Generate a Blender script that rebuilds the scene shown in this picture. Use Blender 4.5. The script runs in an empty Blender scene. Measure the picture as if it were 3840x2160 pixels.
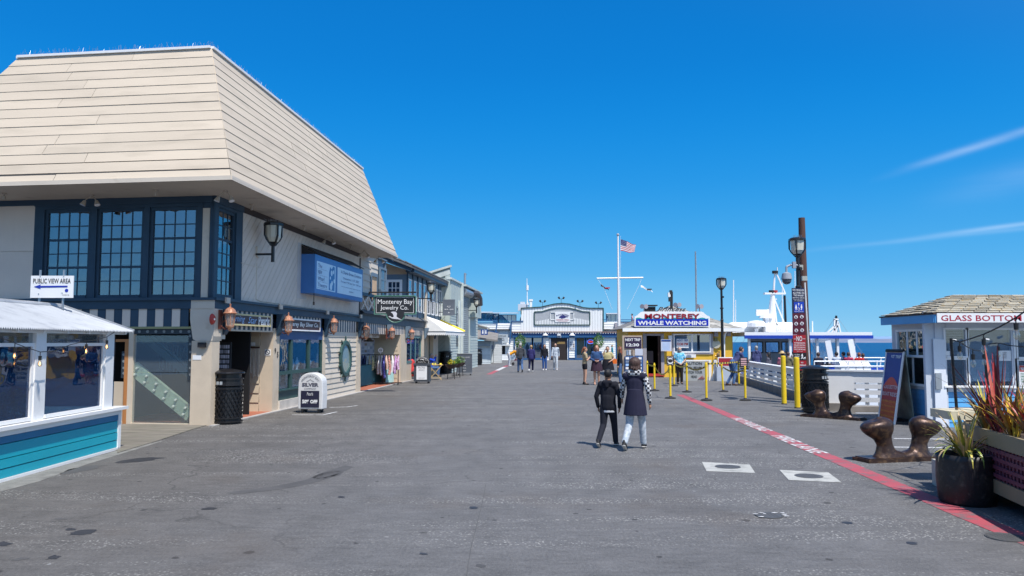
import bpy, bmesh, math, random
from mathutils import Vector, Matrix
R = math.radians
random.seed(7)
scene = bpy.context.scene
COL = scene.collection
F_PX, HCAM, TP = 2885.0, 1.85, 0.07036
PITCH = math.atan(TP); PCOS, PSIN = math.cos(PITCH), math.sin(PITCH)
cd = bpy.data.cameras.new("camera"); cam = bpy.data.objects.new("camera", cd); COL.objects.link(cam)
cd.sensor_width = 36; cd.lens = F_PX / 3840 * 36; cd.clip_start = 0.1; cd.clip_end = 60000
cam.location = (0, 0, HCAM); cam.rotation_euler = (R(90) + PITCH, 0, 0)
scene.camera = cam
SUN_EL = R(60); SUN_AZ = math.atan2(0.54, -0.84)
sdir = Vector((math.sin(SUN_AZ) * math.cos(SUN_EL), math.cos(SUN_AZ) * math.cos(SUN_EL), math.sin(SUN_EL)))
w = bpy.data.worlds.new("World"); scene.world = w; w.use_nodes = True
nt = w.node_tree; nt.nodes.clear()
def N(tree, typ, **kw):
 n = tree.nodes.new(typ)
 for k, v in kw.items(): setattr(n, k, v)
 return n
sky = N(nt, 'ShaderNodeTexSky', sky_type='NISHITA', sun_disc=False)
sky.sun_elevation = SUN_EL; sky.sun_rotation = SUN_AZ; sky.air_density = 1.0; sky.dust_density = 0.35; sky.ozone_density = 2.5
hs = N(nt, 'ShaderNodeHueSaturation'); hs.inputs['Saturation'].default_value = 1.0; hs.inputs['Value'].default_value = 1.0
tc = N(nt, 'ShaderNodeTexCoord')
sep = N(nt, 'ShaderNodeSeparateXYZ'); nt.links.new(tc.outputs['Generated'], sep.inputs[0])
def wm(op, a, b=None, c=None):
 n = N(nt, 'ShaderNodeMath', operation=op)
 for i, v in enumerate((a, b, c)):
  if v is None: continue
  if isinstance(v, (int, float)): n.inputs[i].default_value = v
  else: nt.links.new(v, n.inputs[i])
 return n.outputs[0]
sx = wm('DIVIDE', sep.outputs[0], wm('MAXIMUM', sep.outputs[1], 0.05)); sz = wm('DIVIDE', sep.outputs[2], wm('MAXIMUM', sep.outputs[1], 0.05))
nz = N(nt, 'ShaderNodeTexNoise'); nz.inputs['Scale'].default_value = 6; nz.inputs['Detail'].default_value = 6
mp = N(nt, 'ShaderNodeMapping'); mp.inputs['Scale'].default_value = (1, 1, 9); mp.inputs['Rotation'].default_value = (0, R(-12), 0)
nt.links.new(tc.outputs['Generated'], mp.inputs[0]); nt.links.new(mp.outputs[0], nz.inputs[0])
clouds = None
for (x0, z0, sl, hw, xs, st) in ((0.53, 0.231, 0.32, 0.0052, 0.52, .24), (0.55, 0.139, 0.13, 0.0030, 0.53, .27), (0.40, 0.121, 0.10, 0.003, 0.38, .10), (0.60, 0.20, 0.25, .02, .56, .07)):
 line = wm('SUBTRACT', sz, wm('ADD', wm('MULTIPLY', wm('SUBTRACT', sx, x0), sl), z0))
 g = wm('EXPONENT', wm('MULTIPLY', wm('POWER', wm('DIVIDE', line, hw), 2), -1.0))
 up = N(nt, 'ShaderNodeMapRange'); up.interpolation_type = 'SMOOTHSTEP'
 nt.links.new(sx, up.inputs[0]); up.inputs[1].default_value = xs - .06; up.inputs[2].default_value = xs + .12
 m = wm('MULTIPLY', wm('MULTIPLY', g, up.outputs[0]), st)
 clouds = m if clouds is None else wm('ADD', clouds, m)
clouds = wm('MULTIPLY', clouds, wm('ADD', wm('MULTIPLY', nz.outputs[0], 1.6), -0.2))
bg = N(nt, 'ShaderNodeBackground'); bg.inputs[1].default_value = 0.125
mx = N(nt, 'ShaderNodeMix', data_type='RGBA'); mx.clamp_factor = True
nt.links.new(sky.outputs[0], hs.inputs['Color'])
gm = N(nt, 'ShaderNodeMix', data_type='RGBA')
sdt = N(nt, 'ShaderNodeVectorMath', operation='DOT_PRODUCT'); nt.links.new(tc.outputs['Generated'], sdt.inputs[0]); sdt.inputs[1].default_value = sdir
aur = N(nt, 'ShaderNodeMapRange'); aur.interpolation_type = 'SMOOTHSTEP'; nt.links.new(sdt.outputs['Value'], aur.inputs[0]); aur.inputs[1].default_value = .0; aur.inputs[2].default_value = .95; aur.inputs[3].default_value = .985; aur.inputs[4].default_value = .15
nt.links.new(aur.outputs[0], gm.inputs[0])
nt.links.new(hs.outputs[0], gm.inputs[6])
rp_ = N(nt, 'ShaderNodeValToRGB'); rp_.color_ramp.interpolation = 'B_SPLINE'
def lin(*c): return [((v / 255 + .055) / 1.055) ** 2.4 if v > 10 else v / 255 / 12.92 for v in c] + [1]
els = ((0.0, (150, 208, 242)), (.03, (128, 198, 241)), (.09, (80, 176, 238)), (.20, (18, 150, 232)), (.34, (0, 126, 216)), (.55, (6, 108, 190)), (1.0, (14, 92, 162)))
rp_.color_ramp.elements[0].position = 0; rp_.color_ramp.elements[0].color = lin(*els[0][1]); rp_.color_ramp.elements[1].position = 1; rp_.color_ramp.elements[1].color = lin(*els[-1][1])
for p_, c_ in els[1:-1]: e_ = rp_.color_ramp.elements.new(p_); e_.color = lin(*c_)
nt.links.new(sep.outputs[2], rp_.inputs[0])
sc_ = N(nt, 'ShaderNodeVectorMath', operation='SCALE'); sc_.inputs['Scale'].default_value = 5.35; nt.links.new(rp_.outputs[0], sc_.inputs[0]); nt.links.new(sc_.outputs[0], gm.inputs[7])
nt.links.new(clouds, mx.inputs[0]); nt.links.new(gm.outputs[2], mx.inputs[6]); mx.inputs[7].default_value = (6.5, 7, 7.4, 1)
nt.links.new(mx.outputs[2], bg.inputs[0])
wo = N(nt, 'ShaderNodeOutputWorld'); nt.links.new(bg.outputs[0], wo.inputs[0])
sd = bpy.data.lights.new("sun", 'SUN'); sd.energy = 3.6; sd.angle = R(0.5); sd.color = (1.0, 0.955, 0.89)
so = bpy.data.objects.new("sun", sd); COL.objects.link(so); so.rotation_euler = sdir.to_track_quat('Z', 'Y').to_euler(); so.location = (20, -20, 40)
vs = scene.view_settings; vs.view_transform = 'Standard'; vs.look = 'None'; vs.gamma = 1; vs.use_curve_mapping = False; vs.exposure = 0.6
try:
 scene.cycles.max_bounces = 6; scene.cycles.transparent_max_bounces = 12
except Exception: pass
def ray(px, py):
 x = (px - 1920) / F_PX; z = -(py - 1080) / F_PX
 return Vector((x, PCOS - z * PSIN, PSIN + z * PCOS))
EYE = Vector((0, 0, HCAM))
def A(px, py, Y): d = ray(px, py); return EYE + d * (Y / d.y)
def G(px, py, z=0.0): d = ray(px, py); return EYE + d * ((z - HCAM) / d.z)
MATS = {}
def pm(name, col, rough=.6, var=.12, vs_=2.5, bump=.15, bs=25, metal=0.0, rnd=.06, stretch=(1, 1, 1), spec=.5, col2=None, m2=.5, fine=.05, fs=90):
 """painted / weathered surface: two noises vary the colour, a third gives fine relief"""
 if name in MATS: return MATS[name]
 m = bpy.data.materials.new(name); m.use_nodes = True; t = m.node_tree; b = t.nodes['Principled BSDF']
 b.inputs['Roughness'].default_value = rough; b.inputs['Metallic'].default_value = metal
 b.inputs['Specular IOR Level'].default_value = spec
 geo = N(t, 'ShaderNodeNewGeometry'); mpn = N(t, 'ShaderNodeMapping'); mpn.inputs['Scale'].default_value = stretch
 t.links.new(geo.outputs['Position'], mpn.inputs[0])
 n1 = N(t, 'ShaderNodeTexNoise'); n1.inputs['Scale'].default_value = vs_; n1.inputs['Detail'].default_value = 5
 n2 = N(t, 'ShaderNodeTexNoise'); n2.inputs['Scale'].default_value = fs; n2.inputs['Detail'].default_value = 3
 for n in (n1, n2): t.links.new(mpn.outputs[0], n.inputs[0])
 def M(op, a, b_):
  n = N(t, 'ShaderNodeMath', operation=op)
  for i, v in enumerate((a, b_)):
   if isinstance(v, (int, float)): n.inputs[i].default_value = v
   else: t.links.new(v, n.inputs[i])
  return n.outputs[0]
 oi = N(t, 'ShaderNodeObjectInfo')
 f = M('ADD', M('MULTIPLY', M('SUBTRACT', n1.outputs[0], .5), var * 4), 1.0)
 f = M('ADD', f, M('MULTIPLY', M('SUBTRACT', n2.outputs[0], .5), fine * 4))
 f = M('ADD', f, M('MULTIPLY', M('SUBTRACT', oi.outputs['Random'], .5), rnd * 2))
 vm = N(t, 'ShaderNodeVectorMath', operation='SCALE')
 if col2 is None:
  vm.inputs[0].default_value = col[:3]
 else:
  rp = N(t, 'ShaderNodeMapRange'); rp.inputs[1].default_value = m2 - .08; rp.inputs[2].default_value = m2 + .1
  n3 = N(t, 'ShaderNodeTexNoise'); n3.inputs['Scale'].default_value = vs_ * 2.3; n3.inputs['Detail'].default_value = 6
  t.links.new(mpn.outputs[0], n3.inputs[0]); t.links.new(n3.outputs[0], rp.inputs[0])
  mc = N(t, 'ShaderNodeMix', data_type='RGBA'); mc.inputs[6].default_value = (*col[:3], 1); mc.inputs[7].default_value = (*col2[:3], 1)
  t.links.new(rp.outputs[0], mc.inputs[0]); t.links.new(mc.outputs[2], vm.inputs[0])
 t.links.new(f, vm.inputs['Scale']); t.links.new(vm.outputs[0], b.inputs['Base Color'])
 if bump:
  bn = N(t, 'ShaderNodeBump'); bn.inputs['Strength'].default_value = bump; bn.inputs['Distance'].default_value = .01
  n4 = N(t, 'ShaderNodeTexNoise'); n4.inputs['Scale'].default_value = bs; n4.inputs['Detail'].default_value = 5
  t.links.new(mpn.outputs[0], n4.inputs[0]); t.links.new(n4.outputs[0], bn.inputs['Height']); t.links.new(bn.outputs[0], b.inputs['Normal'])
 MATS[name] = m; return m
def glassm(name, tint=(.5, .62, .7), refl=.35, body=None, bodyf=0.0, rough=.01, ripple=0.0):
 """window glass: see-through with a mirror-like sheen, optionally with a diffuse body colour mixed in"""
 if name in MATS: return MATS[name]
 m = bpy.data.materials.new(name); m.use_nodes = True; t = m.node_tree; t.nodes.clear()
 tr = N(t, 'ShaderNodeBsdfTransparent'); tr.inputs[0].default_value = (*tint, 1)
 gl = N(t, 'ShaderNodeBsdfGlossy'); gl.inputs['Roughness'].default_value = rough; gl.inputs['Color'].default_value = (.95, .97, 1, 1)
 g_ = N(t, 'ShaderNodeNewGeometry'); dt = N(t, 'ShaderNodeVectorMath', operation='DOT_PRODUCT'); t.links.new(g_.outputs['Incoming'], dt.inputs[0]); t.links.new(g_.outputs['True Normal'], dt.inputs[1])
 prev = dt.outputs['Value']
 for op, v in (('ABSOLUTE', None), ('SUBTRACT', 1.0), ('POWER', 4.5), ('MULTIPLY', .8), ('ADD', .04 + refl)):
  ad = N(t, 'ShaderNodeMath', operation=op); ad.use_clamp = op == 'ADD'
  if op == 'SUBTRACT': ad.inputs[0].default_value = 1.0; t.links.new(prev, ad.inputs[1])
  else:
   t.links.new(prev, ad.inputs[0])
   if v is not None: ad.inputs[1].default_value = v
  prev = ad.outputs[0]
 base = tr.outputs[0]
 if body is not None:
  df = N(t, 'ShaderNodeBsdfDiffuse'); df.inputs[0].default_value = (*body, 1)
  mb_ = N(t, 'ShaderNodeMixShader'); mb_.inputs[0].default_value = bodyf
  t.links.new(tr.outputs[0], mb_.inputs[1]); t.links.new(df.outputs[0], mb_.inputs[2]); base = mb_.outputs[0]
 if ripple:
  geo = N(t, 'ShaderNodeNewGeometry'); nn = N(t, 'ShaderNodeTexNoise'); nn.inputs['Scale'].default_value = 2.2
  t.links.new(geo.outputs['Position'], nn.inputs[0])
  bn = N(t, 'ShaderNodeBump'); bn.inputs['Strength'].default_value = ripple; bn.inputs['Distance'].default_value = .02
  t.links.new(nn.outputs[0], bn.inputs['Height']); t.links.new(bn.outputs[0], gl.inputs['Normal'])
 mx_ = N(t, 'ShaderNodeMixShader'); t.links.new(ad.outputs[0], mx_.inputs[0]); t.links.new(base, mx_.inputs[1]); t.links.new(gl.outputs[0], mx_.inputs[2])
 o = N(t, 'ShaderNodeOutputMaterial'); t.links.new(mx_.outputs[0], o.inputs[0]); MATS[name] = m; return m
cream = pm('cream_paint', (.64, .56, .46), .55, .05, 1.2, .15, 30, rnd=.05, col2=(.50, .43, .34), m2=.68)
creamd = pm('cream_trim', (.60, .50, .38), .6, .08, 3, .2, 40, rnd=.04)
lifted_board = pm('shade_lifted_board', (.70, .61, .52), .65, .06, 1.6, .12, 40, rnd=.05)  # board colour lightened to lift the shaded upper walls; siding below is cream
navy = pm('slate_blue_paint', (.022, .052, .088), .5, .15, 3, .15, 40, rnd=.06)
navyb = pm('deep_blue_paint', (.02, .075, .22), .45, .1, 3, .1, 40)
dgreen = pm('dark_green_paint', (.03, .075, .07), .45, .12, 3, .1, 40)
tan = pm('tan_siding', (.56, .46, .34), .6, .08, 2, .15, 40, rnd=.05)
orange_wood = pm('orange_stained_wood', (.42, .17, .05), .5, .2, 5, .2, 40, stretch=(1, 1, .1))
brown = pm('dark_brown_wood', (.07, .035, .025), .7, .3, 5, .5, 30, stretch=(3, 3, .3))
greyw = pm('weathered_grey_wood', (.22, .20, .18), .8, .25, 3, .4, 40)
white = pm('white_paint', (.78, .78, .77), .45, .04, 2, .08, 30, rnd=.03, col2=(.66, .64, .60), m2=.7)
whitec = pm('clean_white', (.82, .82, .82), .4, .02, 2, 0)
signw = pm('sign_white', (.80, .80, .80), .35, .02, 2, 0)
black = pm('black_enamel', (.012, .012, .014), .3, .1, 3, .05, 60)
blackm = pm('matte_black', (.018, .018, .02), .7, .1, 3, .1, 60)
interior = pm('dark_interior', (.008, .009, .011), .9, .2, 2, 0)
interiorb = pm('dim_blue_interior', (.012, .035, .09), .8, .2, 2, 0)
copper = pm('aged_copper', (.50, .22, .13), .42, .15, 8, .15, 40, metal=.35, col2=(.62, .36, .24), m2=.55)
redp = pm('red_enamel', (.42, .04, .03), .45, .1, 5, .05, 40)
yellow = pm('yellow_paint', (.85, .60, .02), .4, .05, 5, .05, 60)
hutyel = pm('mustard_wall', (.76, .46, .04), .6, .08, 2, .1, 60)
greytrim = pm('grey_trim', (.33, .31, .34), .55, .06, 3, .1, 40)
turq = pm('turquoise_paint', (.005, .36, .46), .5, .10, 2, .12, 30, stretch=(1, .25, 1), rnd=.04)
tealb = pm('teal_blue_paint', (.01, .16, .32), .5, .12, 3, .12, 30)
tin = pm('corrugated_tin', (.48, .50, .52), .32, .08, 2, .05, 40, metal=.35, col2=(.38, .40, .43), m2=.6)
sage = pm('sage_siding', (.44, .50, .47), .6, .06, 2, .12, 40, rnd=.05)
sluice = pm('grey_blue_board', (.14, .20, .26), .6, .08, 2, .12, 40)
steel = pm('galvanised_steel', (.45, .46, .47), .35, .08, 4, .05, 40, metal=.7)
rfwhite = pm('restaurant_white', (.80, .81, .80), .5, .03, 2, .06, 30, rnd=.02)
rfblue = pm('restaurant_blue', (.02, .10, .25), .5, .06, 2, .06, 30)
rfdeep = pm('restaurant_deep_blue', (.008, .05, .22), .5, .06, 2, .06, 30)
brick = pm('red_floor_tile', (.36, .12, .07), .7, .2, 5, .3, 30)
limeb = pm('pale_green_steel', (.50, .60, .42), .6, .2, 3, .3, 30, col2=(.38, .36, .28), m2=.6)
hutblue = pm('sky_blue_siding', (.10, .36, .66), .5, .08, 2, .1, 40)
hutwall = pm('pale_grey_blue_paint', (.58, .62, .68), .5, .04, 2, .08, 40)
gpane = glassm('window_glass', (.5, .55, .62), .20, ripple=.25)
gdark = glassm('shop_glass', (.72, .8, .86), .05, ripple=.1)
ghazed = glassm('painted_haze_glass', (.9, .93, .94), .02, body=(.5, .56, .56), bodyf=.09)  # pale diffuse body paints a reflective haze into the glass
gfilm = glassm('tinted_glass', (.22, .42, .62), .03, body=(.008, .07, .20), bodyf=.2, ripple=.08)
gfar = glassm('far_glass', (.3, .4, .5), .22, body=(.02, .05, .1), bodyf=.6)
class MB:
 def __init__(s): s.v = []; s.f = []; s.mi = []; s.smooth = False
 def add(s, vs_, fs, m=0):
  o = len(s.v); s.v += [Vector(p) for p in vs_]; s.f += [tuple(i + o for i in f) for f in fs]; s.mi += [m] * len(fs)
 def box(s, c, size, ax=None, m=0):
  ax = ax or (Vector((1, 0, 0)), Vector((0, 1, 0)), Vector((0, 0, 1))); c = Vector(c)
  h = [Vector(a) * (q / 2) for a, q in zip(ax, size)]
  vs_ = [c + h[0] * i + h[1] * j + h[2] * k for i in (-1, 1) for j in (-1, 1) for k in (-1, 1)]
  s.add(vs_, [(0, 1, 3, 2), (4, 6, 7, 5), (0, 4, 5, 1), (2, 3, 7, 6), (0, 2, 6, 4), (1, 5, 7, 3)], m); return s
 def bb(s, x0, x1, y0, y1, z0, z1, m=0): return s.box(((x0 + x1) / 2, (y0 + y1) / 2, (z0 + z1) / 2), (abs(x1 - x0), abs(y1 - y0), abs(z1 - z0)), m=m)
 def prism(s, pts, n, m=0):
  """polygon pts (3D) extruded by vector n"""
  k = len(pts); pts = [Vector(p) for p in pts]; n = Vector(n)
  s.add(pts + [p + n for p in pts], [tuple(range(k))[::-1], tuple(range(k, 2 * k))] + [(i, (i + 1) % k, k + (i + 1) % k, k + i) for i in range(k)], m); return s
 def bar(s, a, b, wd, ht=None, up=(0, 0, 1), m=0):
  a = Vector(a); b = Vector(b); d = b - a; L = d.length
  if L < 1e-6: return s
  d /= L; up = Vector(up); x = d.cross(up)
  if x.length < 1e-3: x = d.cross(Vector((1, 0, 0)))
  x.normalize(); z = x.cross(d)
  return s.box((a + b) / 2, (L, wd, ht or wd), (d, x, z), m)
 def cyl(s, a, b, r0, r1=None, n=10, m=0, cap=True):
  a = Vector(a); b = Vector(b); r1 = r0 if r1 is None else r1; d = (b - a).normalized()
  x = d.cross(Vector((0, 0, 1)))
  if x.length < 1e-3: x = Vector((1, 0, 0))
  x.normalize(); y = d.cross(x); o = len(s.v)
  for p, r in ((a, r0), (b, r1)):
   for i in range(n): t = 2 * math.pi * i / n; s.v.append(p + x * (r * math.cos(t)) + y * (r * math.sin(t)))
  fs = [(o + i, o + (i + 1) % n, o + n + (i + 1) % n, o + n + i) for i in range(n)]
  if cap: fs += [tuple(o + i for i in range(n))[::-1], tuple(o + n + i for i in range(n))]
  s.f += fs; s.mi += [m] * len(fs); return s
 def tube(s, pts, r, n=6, m=0):
  for a, b in zip(pts[:-1], pts[1:]): s.cyl(a, b, r, n=n, m=m)
  return s
 def lathe(s, prof, c=(0, 0, 0), n=20, m=0, sx=1, sy=1, ax=None, ring=False):
  c = Vector(c); o = len(s.v); k = len(prof)
  ax = ax or (Vector((1, 0, 0)), Vector((0, 1, 0)), Vector((0, 0, 1)))
  for r, z in prof:
   for i in range(n): t = 2 * math.pi * i / n; s.v.append(c + ax[0] * (r * sx * math.cos(t)) + ax[1] * (r * sy * math.sin(t)) + ax[2] * z)
  fs = [(o + j * n + i, o + j * n + (i + 1) % n, o + (j + 1) * n + (i + 1) % n, o + (j + 1) * n + i) for j in range(k - 1) for i in range(n)]
  if not ring: fs += [tuple(o + i for i in range(n))[::-1], tuple(o + (k - 1) * n + i for i in range(n))]
  s.f += fs; s.mi += [m] * len(fs); return s
 def ball(s, c, r, n=12, k=8, m=0):
  rx, ry, rz = (r, r, r) if isinstance(r, (int, float)) else r
  prof = [(math.sin(math.pi * j / k) * 1.0 + 1e-4, -math.cos(math.pi * j / k)) for j in range(k + 1)]
  return s.lathe([(a, z * rz) for a, z in prof], c, n, m, rx, ry)
 def capsule(s, a, b, r0, r1, sx=1.0, sy=1.0, side=None, n=12):
  """tapered round-ended limb, elliptical across (sx along side, sy across)"""
  a = Vector(a); b = Vector(b); d = b - a; L = d.length; d = d / L if L > 1e-6 else Vector((0, 0, 1))
  side = Vector(side) if side else (Vector((1, 0, 0)) if abs(d.x) < .9 else Vector((0, 1, 0)))
  x = (side - d * side.dot(d)).normalized(); y = d.cross(x)
  prof = []
  for j in range(4): t = math.pi / 2 * j / 4; prof.append((r0 * math.sin(t) + 1e-4, -r0 * math.cos(t)))
  prof.append((r0, 0)); prof.append((r1, L))
  for j in range(1, 5): t = math.pi / 2 * j / 4; prof.append((r1 * math.cos(t) + 1e-4, L + r1 * math.sin(t)))
  return s.lathe(prof, a, n, 0, sx, sy, (x, y, d))
 def text(s, body, c, ux, uz, w=None, h=None, m=0, shear=0, bold=0, ext=.003, space=1.0, fn=None, res=2):
  """flat lettering fitted into w x h centred on c, reading along ux, up uz"""
  cu = bpy.data.curves.new('t', 'FONT'); cu.body = body; cu.size = 1; cu.shear = shear; cu.offset = bold; cu.extrude = 0
  cu.resolution_u = res; cu.align_x = 'CENTER'; cu.space_character = space; cu.space_line = .9
  ob = bpy.data.objects.new('t', cu); me = bpy.data.meshes.new_from_object(ob)
  vs_ = [v.co.copy() for v in me.vertices]
  if not vs_: return s
  x0 = min(v.x for v in vs_); x1 = max(v.x for v in vs_); y0 = min(v.y for v in vs_); y1 = max(v.y for v in vs_)
  kx = (w / (x1 - x0)) if w else None; ky = (h / (y1 - y0)) if h else None
  if kx is None: kx = ky
  if ky is None: ky = kx
  ux = Vector(ux).normalized(); uz = Vector(uz).normalized(); nn = ux.cross(uz); c = Vector(c)
  out = []
  for v in vs_:
   q = ((v.x - (x0 + x1) / 2) * kx, (v.y - (y0 + y1) / 2) * ky)
   out.append(fn(*q) if fn else c + ux * q[0] + uz * q[1] + nn * ext)
  s.add(out, [tuple(p.vertices) for p in me.polygons], m)
  bpy.data.objects.remove(ob); bpy.data.curves.remove(cu); bpy.data.meshes.remove(me)
  return s
 def mesh(s, name, mats, inv=None):
  me = bpy.data.meshes.new(name)
  vs_ = [inv @ v for v in s.v] if inv is not None else s.v
  me.from_pydata([tuple(v) for v in vs_], [], s.f); me.update()
  mats = mats if isinstance(mats, (list, tuple)) else [mats]
  for m in mats: me.materials.append(m)
  if len(mats) > 1: me.polygons.foreach_set('material_index', s.mi)
  if s.smooth: me.polygons.foreach_set('use_smooth', [True] * len(s.f))
  return me
def fix_normals(me):
 b = bmesh.new(); b.from_mesh(me); bmesh.ops.recalc_face_normals(b, faces=b.faces); b.to_mesh(me); b.free()
UNIT = {}
def unit_cube(mat):
 if mat.name not in UNIT: UNIT[mat.name] = MB().box((0, 0, 0), (1, 1, 1)).mesh('board', mat)
 return UNIT[mat.name]
def single(name, mb, mats, label, cat, group=None, kind=None, loc=None, norm=False, smooth=False):
 """a thing that is one mesh (verts given in world space)"""
 mb.smooth = mb.smooth or smooth
 loc = Vector(loc) if loc is not None else (sum(mb.v, Vector()) / len(mb.v)) * Vector((1, 1, 0)) + Vector((0, 0, min(v.z for v in mb.v))) if False else None
 xs = [v.x for v in mb.v]; ys = [v.y for v in mb.v]; zs = [v.z for v in mb.v]
 c = Vector(((min(xs) + max(xs)) / 2, (min(ys) + max(ys)) / 2, min(zs)))
 me = mb.mesh(name, mats, Matrix.Translation(-c))
 if norm: fix_normals(me)
 o = bpy.data.objects.new(name, me); o.location = c; COL.objects.link(o)
 if kind: o['kind'] = kind
 if label: o['label'] = label
 if cat and kind != 'structure': o['category'] = cat
 if group: o['group'] = group
 return o
class Thing:
 def __init__(s, name, label, cat, loc=(0, 0, 0), rz=0.0, group=None, kind=None):
  o = bpy.data.objects.new(name, None); o.empty_display_size = .2; COL.objects.link(o)
  o.location = loc; o.rotation_euler = (0, 0, rz); s.o = o
  if kind: o['kind'] = kind
  if label: o['label'] = label
  if cat: o['category'] = cat
  if group: o['group'] = group
  s.M = Matrix.Translation(Vector(loc)) @ Matrix.Rotation(rz, 4, 'Z'); s.I = s.M.inverted()
 def part(s, name, mb, mats, parent=None, label=None, world=True, smooth=False, norm=False, kind=None):
  mb.smooth = mb.smooth or smooth
  me = mb.mesh(name, mats, s.I if world else None)
  if norm: fix_normals(me)
  o = bpy.data.objects.new(name, me); COL.objects.link(o); o.parent = parent or s.o
  if label: o['label'] = label
  if kind: o['kind'] = kind
  return o
 def piece(s, name, mat, c, size, ax=None, parent=None, world=True):
  """box-shaped piece sharing one unit-cube mesh"""
  ax = ax or (Vector((1, 0, 0)), Vector((0, 1, 0)), Vector((0, 0, 1)))
  M = Matrix.Identity(4)
  for i in range(3):
   for j in range(3): M[j][i] = ax[i][j] * size[i]
  M.translation = Vector(c)
  o = bpy.data.objects.new(name, unit_cube(mat)); COL.objects.link(o); o.parent = parent or s.o
  o.matrix_local = (s.I @ M) if world else M
  return o
def copy_tree(o, parent=None, loc=None, rz=None, label=None, scale=None):
 c = o.copy(); COL.objects.link(c)
 if parent: c.parent = parent
 if loc is not None: c.location = loc
 if rz is not None: c.rotation_euler = (0, 0, rz)
 if scale: c.scale = (scale,) * 3
 if label: c['label'] = label
 for ch in list(o.children): copy_tree(ch, c)
 return c
class Wall:
 """a vertical plane: s runs along u, z up, d outward"""
 def __init__(s, O, ang, out):
  s.O = Vector((O[0], O[1], 0)); s.u = Vector((math.cos(ang), math.sin(ang), 0)); s.n = Vector((-s.u.y, s.u.x, 0)) * out
 def p(s, a, z, d=0.0): return s.O + s.u * a + Vector((0, 0, z)) + s.n * d
 def uv(s, px, py, d=0.0):
  r = ray(px, py); t = (d - s.n.dot(EYE - s.O)) / s.n.dot(r); q = EYE + r * t
  return (q - s.O).dot(s.u), q.z
 def s_(s, px, d=0.0, py=1283): return s.uv(px, py, d)[0]
 def z_(s, px, py, d=0.0): return s.uv(px, py, d)[1]
 def box(s, mb, s0, s1, z0, z1, d0=0, d1=.02, m=0):
  return mb.box(s.p((s0 + s1) / 2, (z0 + z1) / 2, (d0 + d1) / 2), (abs(s1 - s0), abs(d1 - d0), abs(z1 - z0)), (s.u, s.n, Vector((0, 0, 1))), m)
 def pc(s, t, name, mat, s0, s1, z0, z1, d0=0, d1=.02, parent=None):
  return t.piece(name, mat, s.p((s0 + s1) / 2, (z0 + z1) / 2, (d0 + d1) / 2), (abs(s1 - s0), abs(d1 - d0), abs(z1 - z0)), (s.u, s.n, Vector((0, 0, 1))), parent)
 def clap(s, t, mat, s0, s1, z0, z1, pitch, th=.03, d=0, name='siding_board', maxlen=99):
  """overlapping horizontal siding boards, each leaning out at its foot"""
  n = max(1, round((z1 - z0) / pitch)); h = (z1 - z0) / n; L = s1 - s0; k = max(1, math.ceil(abs(L) / maxlen))
  tilt = math.atan2(th * .8, h)
  ax2 = (s.u, (s.n * math.cos(tilt) + Vector((0, 0, 1)) * math.sin(tilt)), (Vector((0, 0, 1)) * math.cos(tilt) - s.n * math.sin(tilt)))
  for i in range(n):
   cuts = [s0] + sorted(s0 + L * (j + random.uniform(-.3, .3)) / k for j in range(1, k)) + [s1]
   for a, b in zip(cuts[:-1], cuts[1:]):
    t.piece(name, mat, s.p((a + b) / 2, z0 + h * (i + .5), d + th * .6), (abs(b - a) - .004, .016, h * 1.03), ax2)
 def window(s, t, s0, s1, z0, z1, cols, rows, frame, pane, fw=.08, mw=.02, d0=0, d1=.05, back=None, name='window', rails=()):
  """framed window: frame and muntins one mesh, every pane a child"""
  mb = MB(); mid = (d0 + d1) / 2
  s.box(mb, s0 - fw, s0, z0 - fw, z1 + fw, d0, d1); s.box(mb, s1, s1 + fw, z0 - fw, z1 + fw, d0, d1)
  s.box(mb, s0, s1, z1, z1 + fw, d0, d1); s.box(mb, s0, s1, z0 - fw, z0, d0, d1 + .02)
  cw = (s1 - s0) / cols; rh = (z1 - z0) / rows
  for i in range(1, cols): s.box(mb, s0 + cw * i - mw / 2, s0 + cw * i + mw / 2, z0, z1, mid - .012, mid + .014)
  for j in range(1, rows):
   q = mw * (2.4 if j in rails else 1); s.box(mb, s0, s1, z0 + rh * j - q / 2, z0 + rh * j + q / 2, mid - .014, mid + .018)
  w_ = t.part(name, mb, frame)
  for i in range(cols):
   for j in range(rows):
    s.pc(t, 'pane', pane, s0 + cw * i, s0 + cw * (i + 1), z0 + rh * j, z0 + rh * (j + 1), mid - .003, mid + .003, w_)
  return w_
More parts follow.
